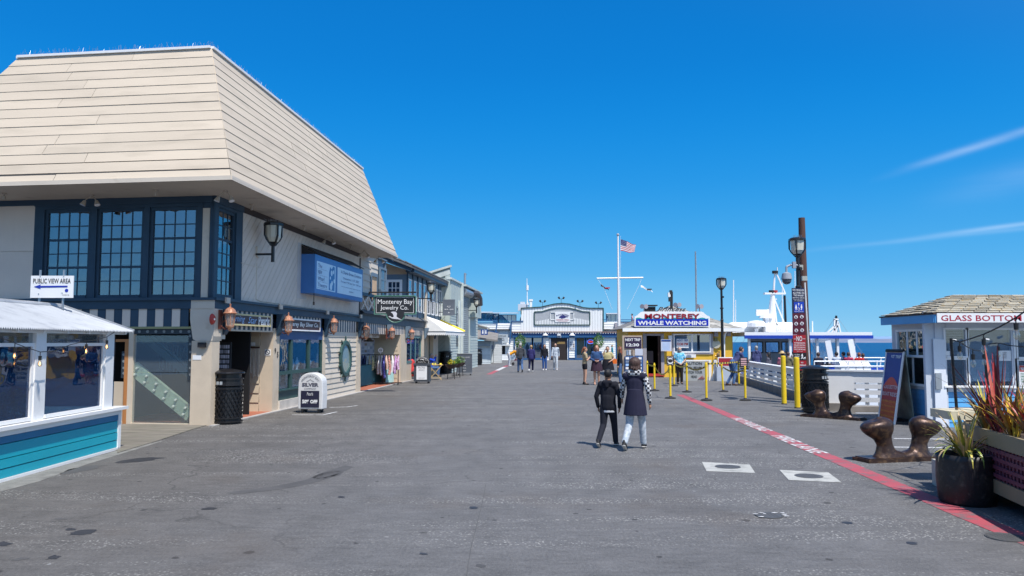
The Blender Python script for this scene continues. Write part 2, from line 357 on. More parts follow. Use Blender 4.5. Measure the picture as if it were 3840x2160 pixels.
# ================================================================== SETTING
def asphalt_mat():
 m = bpy.data.materials.new('wharf_asphalt'); m.use_nodes = True; t = m.node_tree; b = t.nodes['Principled BSDF']
 L = t.links.new; geo = N(t, 'ShaderNodeNewGeometry')
 def noise(scale, det=4, st=(1, 1, 1), rough=.5, off=(0, 0, 0)):
  mp_ = N(t, 'ShaderNodeMapping'); mp_.inputs['Scale'].default_value = st; mp_.inputs['Location'].default_value = off; L(geo.outputs['Position'], mp_.inputs[0])
  n = N(t, 'ShaderNodeTexNoise'); n.inputs['Scale'].default_value = scale; n.inputs['Detail'].default_value = det; n.inputs['Roughness'].default_value = rough
  L(mp_.outputs[0], n.inputs[0]); return n.outputs[0]
 def M(op, *a, clamp=False):
  n = N(t, 'ShaderNodeMath', operation=op); n.use_clamp = clamp
  for i, v in enumerate(a):
   if isinstance(v, (int, float)): n.inputs[i].default_value = v
   else: L(v, n.inputs[i])
  return n.outputs[0]
 def rng(v, a, b_, c=0., d=1.):
  n = N(t, 'ShaderNodeMapRange'); L(v, n.inputs[0]); n.inputs[1].default_value = a; n.inputs[2].default_value = b_; n.inputs[3].default_value = c; n.inputs[4].default_value = d; return n.outputs[0]
 big = noise(.35, 5, rough=.6); mid = noise(2.2, 6, (1, .6, 1)); fine = noise(38, 3, (1, .55, 1), .7); grit = noise(130, 2)
 streak = noise(9, 4, (.35, 1.2, 1), .6)
 f = M('ADD', M('MULTIPLY', M('SUBTRACT', big, .5), .6), 1.0)
 f = M('ADD', f, M('MULTIPLY', M('SUBTRACT', mid, .5), .6)); f = M('ADD', f, M('MULTIPLY', M('SUBTRACT', fine, .5), 1.1))
 f = M('ADD', f, M('MULTIPLY', M('SUBTRACT', streak, .5), .7)); f = M('ADD', f, M('MULTIPLY', M('SUBTRACT', grit, .5), .8))
 bands = rng(noise(1.0, 4, (.12, 1.7, 1), .6), .47, .58); patch = rng(noise(.22, 3, off=(4.3, 1.5, 0)), .38, .52)
 vo = N(t, 'ShaderNodeTexVoronoi'); vo.inputs['Scale'].default_value = 52; mpv = N(t, 'ShaderNodeMapping'); mpv.inputs['Scale'].default_value = (.6, .7, 1)
 L(geo.outputs['Position'], mpv.inputs[0]); L(mpv.outputs[0], vo.inputs[0])
 chip = M('MULTIPLY', rng(vo.outputs['Distance'], .42, .28), rng(noise(23, 3), .47, .53)); chip = M('MULTIPLY', chip, M('MULTIPLY', bands, patch))
 def spots(scale, thr, keep, off):
  v = N(t, 'ShaderNodeTexVoronoi'); v.inputs['Scale'].default_value = scale; mq = N(t, 'ShaderNodeMapping'); mq.inputs['Location'].default_value = off; mq.inputs['Scale'].default_value = (1, .85, 0)
  nn = N(t, 'ShaderNodeTexNoise'); nn.inputs['Scale'].default_value = 9; vm = N(t, 'ShaderNodeVectorMath', operation='ADD'); sc = N(t, 'ShaderNodeVectorMath', operation='SCALE'); sc.inputs['Scale'].default_value = .06
  L(geo.outputs['Position'], nn.inputs[0]); L(nn.outputs['Color'], sc.inputs[0]); L(geo.outputs['Position'], vm.inputs[0]); L(sc.outputs[0], vm.inputs[1]); L(vm.outputs[0], mq.inputs[0]); L(mq.outputs[0], v.inputs[0])
  sp = N(t, 'ShaderNodeSeparateColor'); L(v.outputs['Color'], sp.inputs[0])
  return M('MULTIPLY', rng(v.outputs['Distance'], thr, thr * .7), M('GREATER_THAN', sp.outputs[0], keep))
 d1 = spots(1.2, .07, .35, (3, 7, 0)); d2 = spots(2.9, .10, .4, (1, 2, 0)); w1 = spots(2.6, .06, .72, (8, 3, 0))
 col = N(t, 'ShaderNodeVectorMath', operation='SCALE'); col.inputs[0].default_value = (.150, .148, .148); L(f, col.inputs['Scale'])
 def mixc(fac, a, c):
  n = N(t, 'ShaderNodeMix', data_type='RGBA'); n.clamp_factor = True; L(fac, n.inputs[0]); L(a, n.inputs[6]); n.inputs[7].default_value = (*c, 1); return n.outputs[2]
 sxyz = N(t, 'ShaderNodeSeparateXYZ'); L(geo.outputs['Position'], sxyz.inputs[0])
 wv = N(t, 'ShaderNodeVectorMath', operation='SCALE'); wv.inputs[0].default_value = (.128, .121, .114); L(f, wv.inputs['Scale'])
 wl = N(t, 'ShaderNodeMix', data_type='RGBA'); L(M('ADD', rng(sxyz.outputs[0], -1.2, -4.5), M('MULTIPLY', M('SUBTRACT', big, .5), 1.2), clamp=True), wl.inputs[0]); L(col.outputs[0], wl.inputs[6]); L(wv.outputs[0], wl.inputs[7])
 c = mixc(M('MULTIPLY', chip, .85), wl.outputs[2], (.50, .49, .46))
 c = mixc(M('MULTIPLY', M('MAXIMUM', d1, d2), .75), c, (.04, .038, .038)); c = mixc(M('MULTIPLY', w1, .5), c, (.42, .42, .42))
 vc = N(t, 'ShaderNodeTexVoronoi', feature='DISTANCE_TO_EDGE'); vc.inputs['Scale'].default_value = .16
 vma = N(t, 'ShaderNodeVectorMath', operation='ADD'); vsn = N(t, 'ShaderNodeTexNoise'); vsn.inputs['Scale'].default_value = 1.4; vsn.inputs['Detail'].default_value = 5
 L(geo.outputs['Position'], vsn.inputs[0]); L(geo.outputs['Position'], vma.inputs[0]); L(vsn.outputs['Color'], vma.inputs[1]); L(vma.outputs[0], vc.inputs[0])
 c = mixc(M('MULTIPLY', rng(vc.outputs['Distance'], .004, .0), rng(big, .45, .6, 0, .55)), c, (.03, .03, .03))
 c = mixc(rng(noise(.5, 5, off=(9, 2, 0)), .58, .75, 0, .35), c, (.13, .10, .075))
 L(c, b.inputs['Base Color']); b.inputs['Roughness'].default_value = .75; b.inputs['Specular IOR Level'].default_value = .35
 bn = N(t, 'ShaderNodeBump'); bn.inputs['Strength'].default_value = .9; bn.inputs['Distance'].default_value = .015
 hh = M('ADD', M('ADD', M('MULTIPLY', fine, .8), grit), M('MULTIPLY', streak, .7)); L(hh, bn.inputs['Height']); L(bn.outputs[0], b.inputs['Normal'])
 return m
asphalt = asphalt_mat()
edge = [(17, -40), (17, 20.25), (9.0, 20.25), (11.0, 36.9), (13.6, 37.2), (13.6, 110), (-26, 110), (-26, -40)]
mb = MB(); mb.prism([(x, y, -.5) for x, y in edge], (0, 0, .5)); single('wharf_deck', mb, asphalt, None, None, kind='structure', norm=True)
mb = MB()
for i in range(24):
 y = -6 + i * 3.2
 for x in (8.6, 5.0): mb.cyl((x + max(0, (y - 20)) * .1, y, -4.5), (x + max(0, (y - 20)) * .1, y, -.5), .2, n=8)
single('wharf_pilings', mb, brown, None, None, kind='structure')
sm = bpy.data.materials.new('sea_water'); sm.use_nodes = True; t = sm.node_tree; b = t.nodes['Principled BSDF']
b.inputs['Roughness'].default_value = .3; b.inputs['Specular IOR Level'].default_value = .12
geo = N(t, 'ShaderNodeNewGeometry'); h = None
n1 = N(t, 'ShaderNodeTexNoise'); n1.inputs['Scale'].default_value = .03; n1.inputs['Detail'].default_value = 12; n1.inputs['Roughness'].default_value = .65
mp1 = N(t, 'ShaderNodeMapping'); mp1.inputs['Scale'].default_value = (.35, 1, 1); t.links.new(geo.outputs['Position'], mp1.inputs[0]); t.links.new(mp1.outputs[0], n1.inputs[0])
cr = N(t, 'ShaderNodeValToRGB'); cr.color_ramp.elements[0].position = .35; cr.color_ramp.elements[0].color = (.002, .03, .11, 1); cr.color_ramp.elements[1].position = .65; cr.color_ramp.elements[1].color = (.006, .07, .19, 1)
e = cr.color_ramp.elements.new(.78); e.color = (.03, .14, .28, 1)
t.links.new(n1.outputs[0], cr.inputs[0]); t.links.new(cr.outputs[0], b.inputs['Base Color'])
n2 = N(t, 'ShaderNodeTexNoise'); n2.inputs['Scale'].default_value = .9; n2.inputs['Detail'].default_value = 6; t.links.new(geo.outputs['Position'], n2.inputs[0])
bn = N(t, 'ShaderNodeBump'); bn.inputs['Strength'].default_value = .9; bn.inputs['Distance'].default_value = .35
t.links.new(n2.outputs[0], bn.inputs['Height']); t.links.new(bn.outputs[0], b.inputs['Normal'])
mb = MB(); S_ = 30000; mb.add([(-S_, -S_, -3.2), (S_, -S_, -3.2), (S_, S_, -3.2), (-S_, S_, -3.2)], [(0, 1, 2, 3)]); single('sea', mb, sm, None, None, kind='structure')
hm = pm('haze_blue_hill', (.15, .19, .29), .9, .25, .0012, 0, rnd=0, fine=0, col2=(.20, .21, .27), m2=.5); hm2 = pm('haze_blue_far_hill', (.20, .32, .50), .9, .05, .001, 0, rnd=0, fine=0)  # distance haze is painted in as blue hill colour
def ridge(name, px0, px1, Y, prof, mat, depth, seed):
 rnd = random.Random(seed); n = 90; m_ = MB(); vs_ = []; fs = []; rows = 7
 for i in range(n + 1):
  f = i / n; px = px0 + (px1 - px0) * f; x = (px - 1920) / F_PX * Y
  h_ = 0
  for (pf, ph) in zip(prof[:-1], prof[1:]):
   if pf[0] <= f <= ph[0]: q = (f - pf[0]) / (ph[0] - pf[0]); q = q * q * (3 - 2 * q); h_ = pf[1] + (ph[1] - pf[1]) * q
  h_ *= 1 + .1 * math.sin(f * 40 + seed) + .06 * math.sin(f * 97)
  for j in range(rows):
   g = j / (rows - 1); vs_.append((x, Y - depth / 2 + depth * g, -3.3 + h_ * math.sin(math.pi * g) ** .8 * (1 + .12 * math.sin(f * 60 + j * 2))))
 for i in range(n):
  for j in range(rows - 1): a = i * rows + j; fs.append((a, a + 1, a + rows + 1, a + rows))
 m_.add(vs_, fs); single(name, m_, mat, None, None, kind='structure', smooth=True)
ridge('headland', 2980, 4300, 9000, [(0, 1), (.06, 30), (.16, 52), (.25, 40), (.4, 44), (.6, 70), (1, 90)], hm, 2500, 3)
ridge('far_hills', 2800, 4600, 16000, [(0, 5), (.15, 90), (.3, 120), (.45, 80), (.7, 140), (1, 160)], hm2, 3000, 5)
Z3_ = Vector((0, 0, 1))
redpaint = pm('worn_red_paint', (.40, .075, .095), .7, .12, 2.5, .3, 60, rnd=0, fine=.2, col2=(.17, .125, .13), m2=.57)
whitepaint = pm('worn_white_paint', (.62, .62, .62), .7, .1, 6, .3, 60, rnd=0, fine=.2, col2=(.20, .20, .20), m2=.57)
def lx(y): return 5.14 + (y - 13.2) * .056
mb = MB(); ys = [27.3 - i * .9 for i in range(26)]; vs_ = []
for y in ys: jit = random.uniform(-.012, .012); vs_ += [(lx(y) - .14 + jit, y, .004), (lx(y) + .14 + jit, y, .004)]
mb.add(vs_, [(2 * i, 2 * i + 2, 2 * i + 3, 2 * i + 1) for i in range(len(ys) - 1)]); single('red_line_marking', mb, redpaint, None, None, kind='structure')
mb = MB()
ld = Vector((-.056, -1, 0)).normalized(); lu = Vector((1, -.056, 0)).normalized()
for s_, ya, yb in (('NO PARKING', 18.9, 16.2), ('FIRE', 15.35, 14.35), ('LANE', 14.1, 12.95)):
 yc = (ya + yb) / 2; mb.text(s_, (lx(yc), yc, .004), ld, lu, w=ya - yb, h=.30, ext=.004, bold=.02)
single('fire_lane_lettering', mb, whitepaint, None, None, kind='structure')
mb = MB()
a = G(1833, 1404); b_ = G(1905, 1370)
for k, (p0, p1, m_) in enumerate(((0, .35, 0), (.35, .75, 1), (.75, 1, 0))):
 q0 = a.lerp(b_, p0); q1 = a.lerp(b_, p1); mb.box((q0 + q1) / 2 + Vector((0, 0, .003)), ((q1 - q0).length, .3, .004), ((q1 - q0).normalized(), Vector((0, 0, 1)).cross((q1 - q0).normalized()), Vector((0, 0, 1))), m_)
single('far_red_line_marking', mb, [redpaint, whitepaint], None, None, kind='structure')
def gl(pts, wd, nm='white_line_marking', mat=whitepaint):
 mb = MB(); q = [G(*p) + Vector((0, 0, .003)) for p in pts]
 for a, b in zip(q[:-1], q[1:]): mb.bar(a, b, wd, .004)
 single(nm, mb, mat, None, None, kind='structure')
gl([(1095, 1556), (1212, 1556), (1262, 1545)], .05); gl([(1235, 1528), (1303, 1526), (1340, 1521)], .05)
gl([(3352, 1645), (3600, 1648)], .08); gl([(3352, 1677), (3600, 1680)], .08)
gl([(2500, 1450), (2640, 1452)], .06); gl([(2230, 1353), (2300, 1353)], .12); gl([(2060, 1353), (2110, 1354)], .12)
mb = MB(); q = [G(px, py) + Vector((0, 0, .002)) for px, py in ((1822, 1815), (1810, 1880), (1790, 1960), (1765, 2060), (1750, 2160))]
for a, b in zip(q[:-1], q[1:]): mb.bar(a, b, .007, .003)
single('asphalt_seam', mb, pm('tar_seam', (.10, .10, .10), .8), None, None, kind='structure')
stm = pm('oily_stain', (.035, .035, .038), .55, .2, 5, .2, 40, rnd=0, fine=.1); fst = pm('faint_stain', (.085, .082, .08), .7, .2, 3, .2, 40, rnd=0, fine=.2)
def blot(pts, m_, nm='asphalt_stain'):
 rr = random.Random(len(pts)); mb = MB(); mb.prism([G(x, y) + Vector((rr.uniform(-.02, .02), rr.uniform(-.02, .02), .0015)) for x, y in pts], (0, 0, .001)); single(nm, mb, m_, None, None, kind='structure', norm=True)
def ell(cx, cy, rx, ry, m_, k=18, tilt=0):
 rr = random.Random(cx); blot([(cx + rx * math.cos(t) * rr.uniform(.8, 1.1), cy + ry * math.sin(t) * rr.uniform(.8, 1.1) - tilt * math.cos(t)) for t in [2 * math.pi * i / k for i in range(k)]], m_)
for a_ in ((315, 1997, 56, 10, stm, 18, 6), (266, 1986, 20, 5, stm, 12, 2), (202, 2090, 26, 8, stm, 14, 4), (14, 2040, 32, 9, stm, 14, 3), (786, 1908, 32, 5, stm, 14, 2), (82, 2097, 36, 5, fst, 12, 6), (230, 1946, 24, 4, fst, 12, 1), (1281, 1865, 12, 4, stm, 12, 1), (1776, 1905, 14, 5, stm, 12, 1), (1590, 2078, 14, 4, stm, 12, 1), (1805, 2123, 16, 7, fst, 12, 1), (3180, 1962, 18, 5, stm, 12, 0), (3420, 2038, 18, 6, stm, 12, 0), (520, 1726, 90, 7, stm, 20, 9), (300, 1762, 80, 9, fst, 20, 14), (1230, 1782, 60, 12, fst, 16, 10)): ell(*a_)
blot([(850, 1850), (880, 1842), (1020, 1826), (1150, 1800), (1200, 1775), (1300, 1745), (1330, 1752), (1240, 1790), (1160, 1815), (1050, 1836), (900, 1852)], fst)
blot([(0, 1812), (447, 1688), (620, 1650), (560, 1672), (330, 1742), (150, 1806), (0, 1845)], pm('gritty_kerb', (.20, .195, .18), .85, .3, 5, .5, 40, rnd=0, fine=.2), 'kerb_edge')
iron = pm('cast_iron_cover', (.11, .11, .11), .6, .15, 8, .4, 60, metal=.3); concrete = pm('white_painted_patch', (.44, .44, .41), .75, .12, 2.5, .3, 50, fine=.15, col2=(.30, .30, .28), m2=.56)
def cover(corners, c, rpx, label, ring=True):
 cc = G(*c); r = (G(c[0] + rpx, c[1]) - cc).length
 t = Thing('manhole_cover', label, 'manhole cover', cc, 0, 'round iron covers set in the asphalt')
 if corners:
  q = [G(*p) + Vector((0, 0, .002)) for p in corners]; m_ = MB(); m_.prism(q, (0, 0, .004)); t.part('painted_square', m_, concrete, norm=True)
 m_ = MB(); m_.lathe([(r, 0), (r, .010), (r * .93, .010), (r * .92, .006)], (cc.x, cc.y, .0), 28); t.part('rim', m_, iron)
 m_ = MB(); m_.lathe([(r * .9, 0), (r * .9, .009)], (cc.x, cc.y, .001), 28)
 for i in range(-3, 4):
  for j in range(-3, 4):
   if i * i + j * j < 9: m_.bb(cc.x + i * r * .25 - r * .06, cc.x + i * r * .25 + r * .06, cc.y + j * r * .25 - r * .06, cc.y + j * r * .25 + r * .06, .009, .012)
 t.part('lid', m_, iron); return t
def P3(x, y): return (2560 + x / 2.0125, 1500 + y / 2.0125)
cover([P3(145, 470), P3(505, 490), P3(548, 553), P3(180, 538)], P3(340, 507), 95 / 2.0125, 'round iron cover in the white painted square farther left on the asphalt')
cover([P3(730, 530), P3(1100, 550), P3(1200, 625), P3(800, 605)], P3(952, 577), 103 / 2.0125, 'round iron cover in the white painted square nearer the bollards and red line')
cover(None, P3(650, 874), 103 / 2.0125, 'bare iron cover with white smears, below the two white squares')
cover(None, P3(2440, 1040), 140 / 2.0125, 'rusty brown iron cover beside the red line in the lower right corner')
mb = MB(); c = G(*P3(650, 874)); rr = random.Random(2)
for i in range(9):
 a = c + Vector((rr.uniform(-.2, .2), rr.uniform(-.1, .1), .012)); mb.prism([a + Vector((rr.uniform(.015, .045) * math.cos(t), rr.uniform(.01, .02) * math.sin(t), 0)) for t in (0, 1, 2, 3, 4, 5)], Z3_ * .002)
single('paint_smear_marking', mb, whitepaint, None, None, kind='structure')
# ================================================================== THEATRE BUILDING (left)
Z3 = Vector((0, 0, 1))
def clip(poly, f):
 """keep the part of a 2D polygon where f(p) >= 0 (f linear)"""
 out = []
 for a, b in zip(poly, poly[1:] + poly[:1]):
  fa, fb = f(a), f(b)
  if fa >= 0: out.append(a)
  if (fa >= 0) != (fb >= 0): q = fa / (fa - fb); out.append((a[0] + (b[0] - a[0]) * q, a[1] + (b[1] - a[1]) * q))
 return out
def diagonal(t, W, poly, pitch, slope, mat, d=.01, th=.018, gap=.006, name='siding_board'):
 """diagonal boards clipped to a convex 2D outline (s, z)"""
 L = math.hypot(1, slope); nx, nz = -slope / L, 1 / L
 ds = [nx * a + nz * b for a, b in poly]; k = math.floor(min(ds) / pitch)
 while k * pitch < max(ds):
  lo, hi = k * pitch + gap / 2, (k + 1) * pitch - gap / 2
  q = clip(clip(list(poly), lambda p: nx * p[0] + nz * p[1] - lo), lambda p: hi - nx * p[0] - nz * p[1])
  if len(q) > 2:
   m_ = MB(); m_.prism([W.p(a, b, d) for a, b in q], W.n * th); t.part(name, m_, mat, norm=True)
  k += 1
C0 = G(787, 1596); C0.z = 0
F = Wall(C0, R(180 - 7.2), 1); S = Wall(C0, R(85.1), -1)
SE = S.s_(1345)                       # far end of the side wall
def isect(WA, da, WB, db):
 a, b = WA.n, WB.n; ra = da + a.dot(WA.O); rb = db + b.dot(WB.O); det = a.x * b.y - a.y * b.x
 return Vector(((ra * b.y - rb * a.y) / det, (a.x * rb - b.x * ra) / det, 0))
th = Thing('theatre_building', 'two storey cream theatre building with a tall boarded mansard roof and slate blue trim', 'building', C0)
FL = 6.0
LW = Wall(F.p(FL, 0), R(85.1), 1); NW = Wall(S.p(SE, 0), R(180 - 4.9), -1)
ZE, ZT = 5.19, 8.43
ec = [isect(F, 1.6, LW, .95), isect(F, 1.6, S, 1.12), isect(NW, 1.35, S, 1.12), isect(NW, 1.35, LW, .95)]
tc_ = [isect(F, .42, LW, -1.25), isect(F, .42, S, .0), isect(NW, .15, S, .0), isect(NW, .15, LW, -1.25)]
roofb = pm('cream_roof_board', (.585, .495, .385), .6, .06, .9, .2, 35, rnd=.045, stretch=(.4, .4, 2.5), fine=.04, col2=(.52, .44, .34), m2=.6)
nC = 14
for fi, (a, b) in enumerate(((0, 1), (1, 2), (2, 3), (3, 0))):
 e0, e1 = ec[a] + Z3 * ZE, ec[b] + Z3 * ZE; t0, t1 = tc_[a] + Z3 * ZT, tc_[b] + Z3 * ZT
 nrm = (e1 - e0).cross(t0 - e0).normalized()
 if nrm.dot((e0 + e1) / 2 - (ec[0] + ec[2]) / 2) < 0: nrm = -nrm
 for i in range(nC):
  f0, f1 = i / nC, (i + 1.04) / nC; f1 = min(f1, 1)
  k = {0: random.choice((1, 2, 2)), 1: 2, 2: 3, 3: 2}[fi]; cuts = [0] + sorted(min(.97, max(.03, (j + random.uniform(-.35, .35)) / k)) for j in range(1, k)) + [1]
  if i % 3 == 0 and fi == 0: cuts = [0, random.uniform(.3, .6), 1]
  for c0, c1 in zip(cuts[:-1], cuts[1:]):
   g = .0015 if c0 > 0 else 0
   L0, L1 = e0.lerp(t0, f0), e1.lerp(t1, f0); U0, U1 = e0.lerp(t0, f1), e1.lerp(t1, f1)
   jl = random.uniform(-.003, .004)
   q = [L0.lerp(L1, c0 + g) + nrm * (.017 + jl), L0.lerp(L1, c1) + nrm * (.017 + jl), U0.lerp(U1, c1) + nrm * .004, U0.lerp(U1, c0 + g) + nrm * .004]
   m_ = MB(); m_.prism(q, -nrm * .022); th.part('roof_board', m_, roofb, norm=True)
mb = MB(); mb.add([p + Z3 * (ZE + .02) for p in ec] + [p + Z3 * (ZT - .02) for p in tc_], [(0, 1, 5, 4), (1, 2, 6, 5), (2, 3, 7, 6), (3, 0, 4, 7), (4, 5, 6, 7)])
th.part('roof_core', mb, pm('roof_felt', (.05, .05, .05), .9))
mb = MB()
for a in range(4): mb.bar(tc_[a] + Z3 * (ZT + .02), tc_[(a + 1) % 4] + Z3 * (ZT + .02), .12, .055)
th.part('ridge_flashing', mb, white)
mb = MB(); rr = random.Random(3)
for a, b, n_ in ((0, 1, 150), (1, 2, 300)):
 for i in range(n_):
  if rr.random() < .35: continue
  p = (tc_[a] + Z3 * (ZT + .06)).lerp(tc_[b] + Z3 * (ZT + .06), (i + rr.random()) / n_)
  mb.cyl(p, p + Vector((rr.uniform(-.05, .05), rr.uniform(-.05, .05), rr.uniform(.06, .13))), .0025, n=3, cap=False)
th.part('bird_spikes', mb, steel, kind='stuff')
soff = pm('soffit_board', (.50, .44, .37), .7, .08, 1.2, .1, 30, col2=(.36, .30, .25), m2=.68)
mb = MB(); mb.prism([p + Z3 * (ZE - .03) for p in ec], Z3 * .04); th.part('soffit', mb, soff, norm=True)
mb = MB()
for a in range(4): mb.bar(ec[a] + Z3 * (ZE + .015), ec[(a + 1) % 4] + Z3 * (ZE + .015), .035, .09)
th.part('eave_trim', mb, cream)
def zoomr(x, y): return (x * .5935, 140 + y * .5935)
brass = pm('lamp_fitting', (.45, .38, .30), .4, .1, 5, 0); lensm = pm('lamp_lens', (.75, .75, .78), .15, .05, 5, 0)
for (x, y, twin) in ((27, 985, 0), (580, 995, 1), (985, 962, 0), (1425, 968, 1), (1590, 1055, 0), (1922, 1188, 0), (2080, 1256, 1), (2220, 1310, 0), (2303, 1348, 1), (2398, 1385, 1)):
 p = G(*zoomr(x, y), ZE - .03); m_ = MB(); m_.lathe([(.055, 0), (.05, -.03), (.02, -.035)], p, 10)
 if twin:
  for q in (-1, 1):
   e_ = p + Vector((q * .13, -.04, -.14)); m_.cyl(p, e_, .012, n=6); dd = Vector((q * .35, -.2, -1)).normalized(); m_.cyl(e_, e_ + dd * .11, .03, .065, n=10)
 else: m_.cyl(p, p - Z3 * .07, .02, n=8); m_.cyl(p - Z3 * .07, p - Z3 * .14, .035, .028, n=8)
 o = th.part('soffit_lamp', m_, brass)
 if twin:
  for q in (-1, 1): m2 = MB(); e_ = p + Vector((q * .13, -.04, -.14)); dd = Vector((q * .35, -.2, -1)).normalized(); m2.cyl(e_ + dd * .112, e_ + dd * .116, .06, n=10); th.part('lens', m2, lensm, o)
ZB0, ZB1, ZU = 2.60, 2.84, 5.17
x0 = F.s_(112); mb = MB(); F.box(mb, x0, FL, ZB1, ZU, -.1, 0)
th.part('upper_wall', mb, lifted_board)
F.pc(th, 'wall_panel', lifted_board, x0, F.s_(40), F.z_(60, 942), ZU, 0, .02); F.pc(th, 'wall_panel', lifted_board, F.s_(40), FL, F.z_(60, 942), ZU, 0, .018)
F.pc(th, 'wall_panel', lifted_board, x0, FL, ZB1, F.z_(60, 944) - .01, 0, .02)
zw0, zw1 = F.z_(400, 1106), F.z_(400, 793)
wins = [(159, 313), (358, 515), (558, 718)]
mb = MB(); prev = F.s_(748)
for a, b in wins[::-1]:
 s0, s1 = F.s_(b) - .07, F.s_(a) + .07
 F.box(mb, prev, s0, ZB1, ZU, -.06, .02); F.box(mb, s0, s1, zw1 + .07, ZU, -.06, .018); F.box(mb, s0, s1, ZB1, zw0 - .07, -.06, .018); prev = s1
F.box(mb, prev, x0, ZB1, ZU, -.06, .02); th.part('blue_window_wall', mb, navy)
for a, b in wins:
 o = F.window(th, F.s_(b), F.s_(a), zw0, zw1, 4, 6, navy, gpane, fw=.07, mw=.022, d0=-.10, d1=-.02, rails=(2, 4));
 mb = MB(); F.box(mb, F.s_(b) - .1, F.s_(a) + .1, zw0 - .1, zw0 - .065, -.02, .05); th.part('window_sill', mb, navy)
curt = pm('pale_window_blind', (.36, .39, .44), .8, .05, 1, 0)
F.pc(th, 'window_blind', curt, F.s_(720), F.s_(156), zw0 + .75, zw1 + .05, -.5, -.48)
mb = MB(); F.box(mb, .12, F.s_(750) , zw0 - .35, zw1 + .02, -.05, .03);
th.part('corner_trim', mb, cream)
mb = MB(); F.box(mb, .12, F.s_(748) + .03, zw1 - .05, ZU, -.1, .008); F.box(mb, -.02, .12, ZB1, ZU, -.1, .01); F.box(mb, F.s_(750), F.s_(748)+.03, ZB1, ZU, -.06, .015); th.part('corner_post', mb, navy)
sw0, sw1 = S.s_(797), S.s_(868); z0_, z1_ = zw0 + .02, zw1 - .0
mb = MB(); e_ = S.s_(897); S.box(mb, .0, sw0 - .07, ZB1, ZU, -.06, .02); S.box(mb, sw1 + .07, e_, ZB1, ZU, -.06, .02); S.box(mb, sw0 - .07, sw1 + .07, z1_ + .07, ZU, -.06, .018); S.box(mb, sw0 - .07, sw1 + .07, ZB1, z0_ - .07, -.06, .018)
th.part('blue_window_wall', mb, navy)
S.window(th, sw0, sw1, z0_, z1_, 4, 6, navy, gpane, fw=.07, mw=.022, d0=-.10, d1=-.02, rails=(2, 4))
mb = MB(); S.box(mb, e_, SE, ZB1, ZU, -.08, .0); th.part('upper_wall', mb, pm('board_gap', (.25, .22, .2), .8))
zt_ = ZU - .16
diagonal(th, S, [(e_, ZB1), (SE - .12, ZB1), (SE - .12, zt_), (e_, zt_)], .20, 1.0, lifted_board, d=.0, th=.024, gap=.012)
mb = MB(); S.box(mb, e_, SE, zt_, ZU, 0, .04); S.box(mb, SE - .12, SE + .02, ZB1, zt_, 0, .035); th.part('dark_wall_trim', mb, pm('dark_brown_trim', (.05, .035, .03), .7))
mb = MB(); F.box(mb, x0, FL, ZU - .14, ZU, .02, .05); F.box(mb, -.03, x0, ZU - .16, ZU, .02, .05); S.box(mb, .0, e_, ZU - .16, ZU, .02, .05); th.part('dark_wall_trim', mb, navy)
mb = MB(); c1 = S.s_(952); pts = [S.p(c1, S.z_(952, 985), .03), S.p(c1, ZB1 + .1, .03), S.p(c1 + .3, ZB1 + .06, .03), S.p(SE - .3, ZB1 + .03, .03)]; mb.tube(pts, .012); mb.tube([S.p(S.s_(893), S.z_(893, 984), .03), S.p(S.s_(972), S.z_(893, 984), .03)], .008)
S.box(mb, S.s_(948), S.s_(958), S.z_(953, 962), S.z_(953, 922), .024, .07); th.part('conduit', mb, cream)
S.pc(th, 'patch_panel', pm('pale_patch', (.56, .53, .50), .6), S.s_(1106), S.s_(1142), S.z_(1106, 1117), S.z_(1106, 905), .024, .03)
mb = MB(); LW.box(mb, -.1, (ec[3] - ec[0]).length - 3, 0, ZU, -.1, 0); NW.box(mb, 0, 6, 0, ZU, -.1, 0); th.part('rear_wall', mb, lifted_board)
mb = MB(); fl_ = [F.p(.1, 0, -.35), F.p(FL - .1, 0, -.35), F.p(FL - .1, 0, -3.5), S.p(SE - .1, 0, -6), S.p(SE - .1, 0, -.35)]
mb.prism([p + Z3 * (ZB1 - .1) for p in fl_], Z3 * .05); mb.prism([p + Z3 * 5.1 for p in fl_], Z3 * .03)
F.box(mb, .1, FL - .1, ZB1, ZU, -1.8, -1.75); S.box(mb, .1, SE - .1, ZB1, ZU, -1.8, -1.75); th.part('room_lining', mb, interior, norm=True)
mb = MB(); F.box(mb, -.06, FL, ZB0, ZB1, -.1, .06); F.box(mb, -.09, FL, ZB1 - .05, ZB1 + .01, .06, .12); S.box(mb, .07, SE + .02, ZB0, ZB1, -.1, .06); S.box(mb, -.09, SE + .02, ZB1 - .05, ZB1 + .01, .06, .12)
th.part('belt_beam', mb, navy)
def stripes(t, W, a, b, z0, z1, wd, d=0, half=False, start=0):
 n = max(1, round((b - a) / wd)); k = (b - a) / n
 for i in range(n):
  W.pc(t, 'valance_board', lifted_board if (i + start) % 2 else navy, a + k * i + .003, a + k * (i + 1) - .003, z0 + (.0 if (i + start) % 2 else .0), z1, d, d + .025)
ZV = 2.20
F_post = F.s_(722)
stripes(th, F, F_post + .1, FL, ZV, ZB0, .2, start=0)
mb = MB(); F.box(mb, F_post, FL, ZV - .05, ZV, -.08, .03); th.part('valance_trim', mb, pm('olive_trim', (.30, .30, .15), .6))
holes = pm('perforated_steel_bar', (.03, .04, .05), .5, .1, 5, 0)
mb = MB(); a = F.s_(722); b = F.s_(440); F.box(mb, a, b, ZV - .17, ZV - .05, -.06, -.02)
th.part('steel_bar', mb, holes)
mb = MB(); x = a + .1
while x < b: mb.cyl(F.p(x, ZV - .11, -.018), F.p(x, ZV - .11, -.012), .035, n=10); x += .2
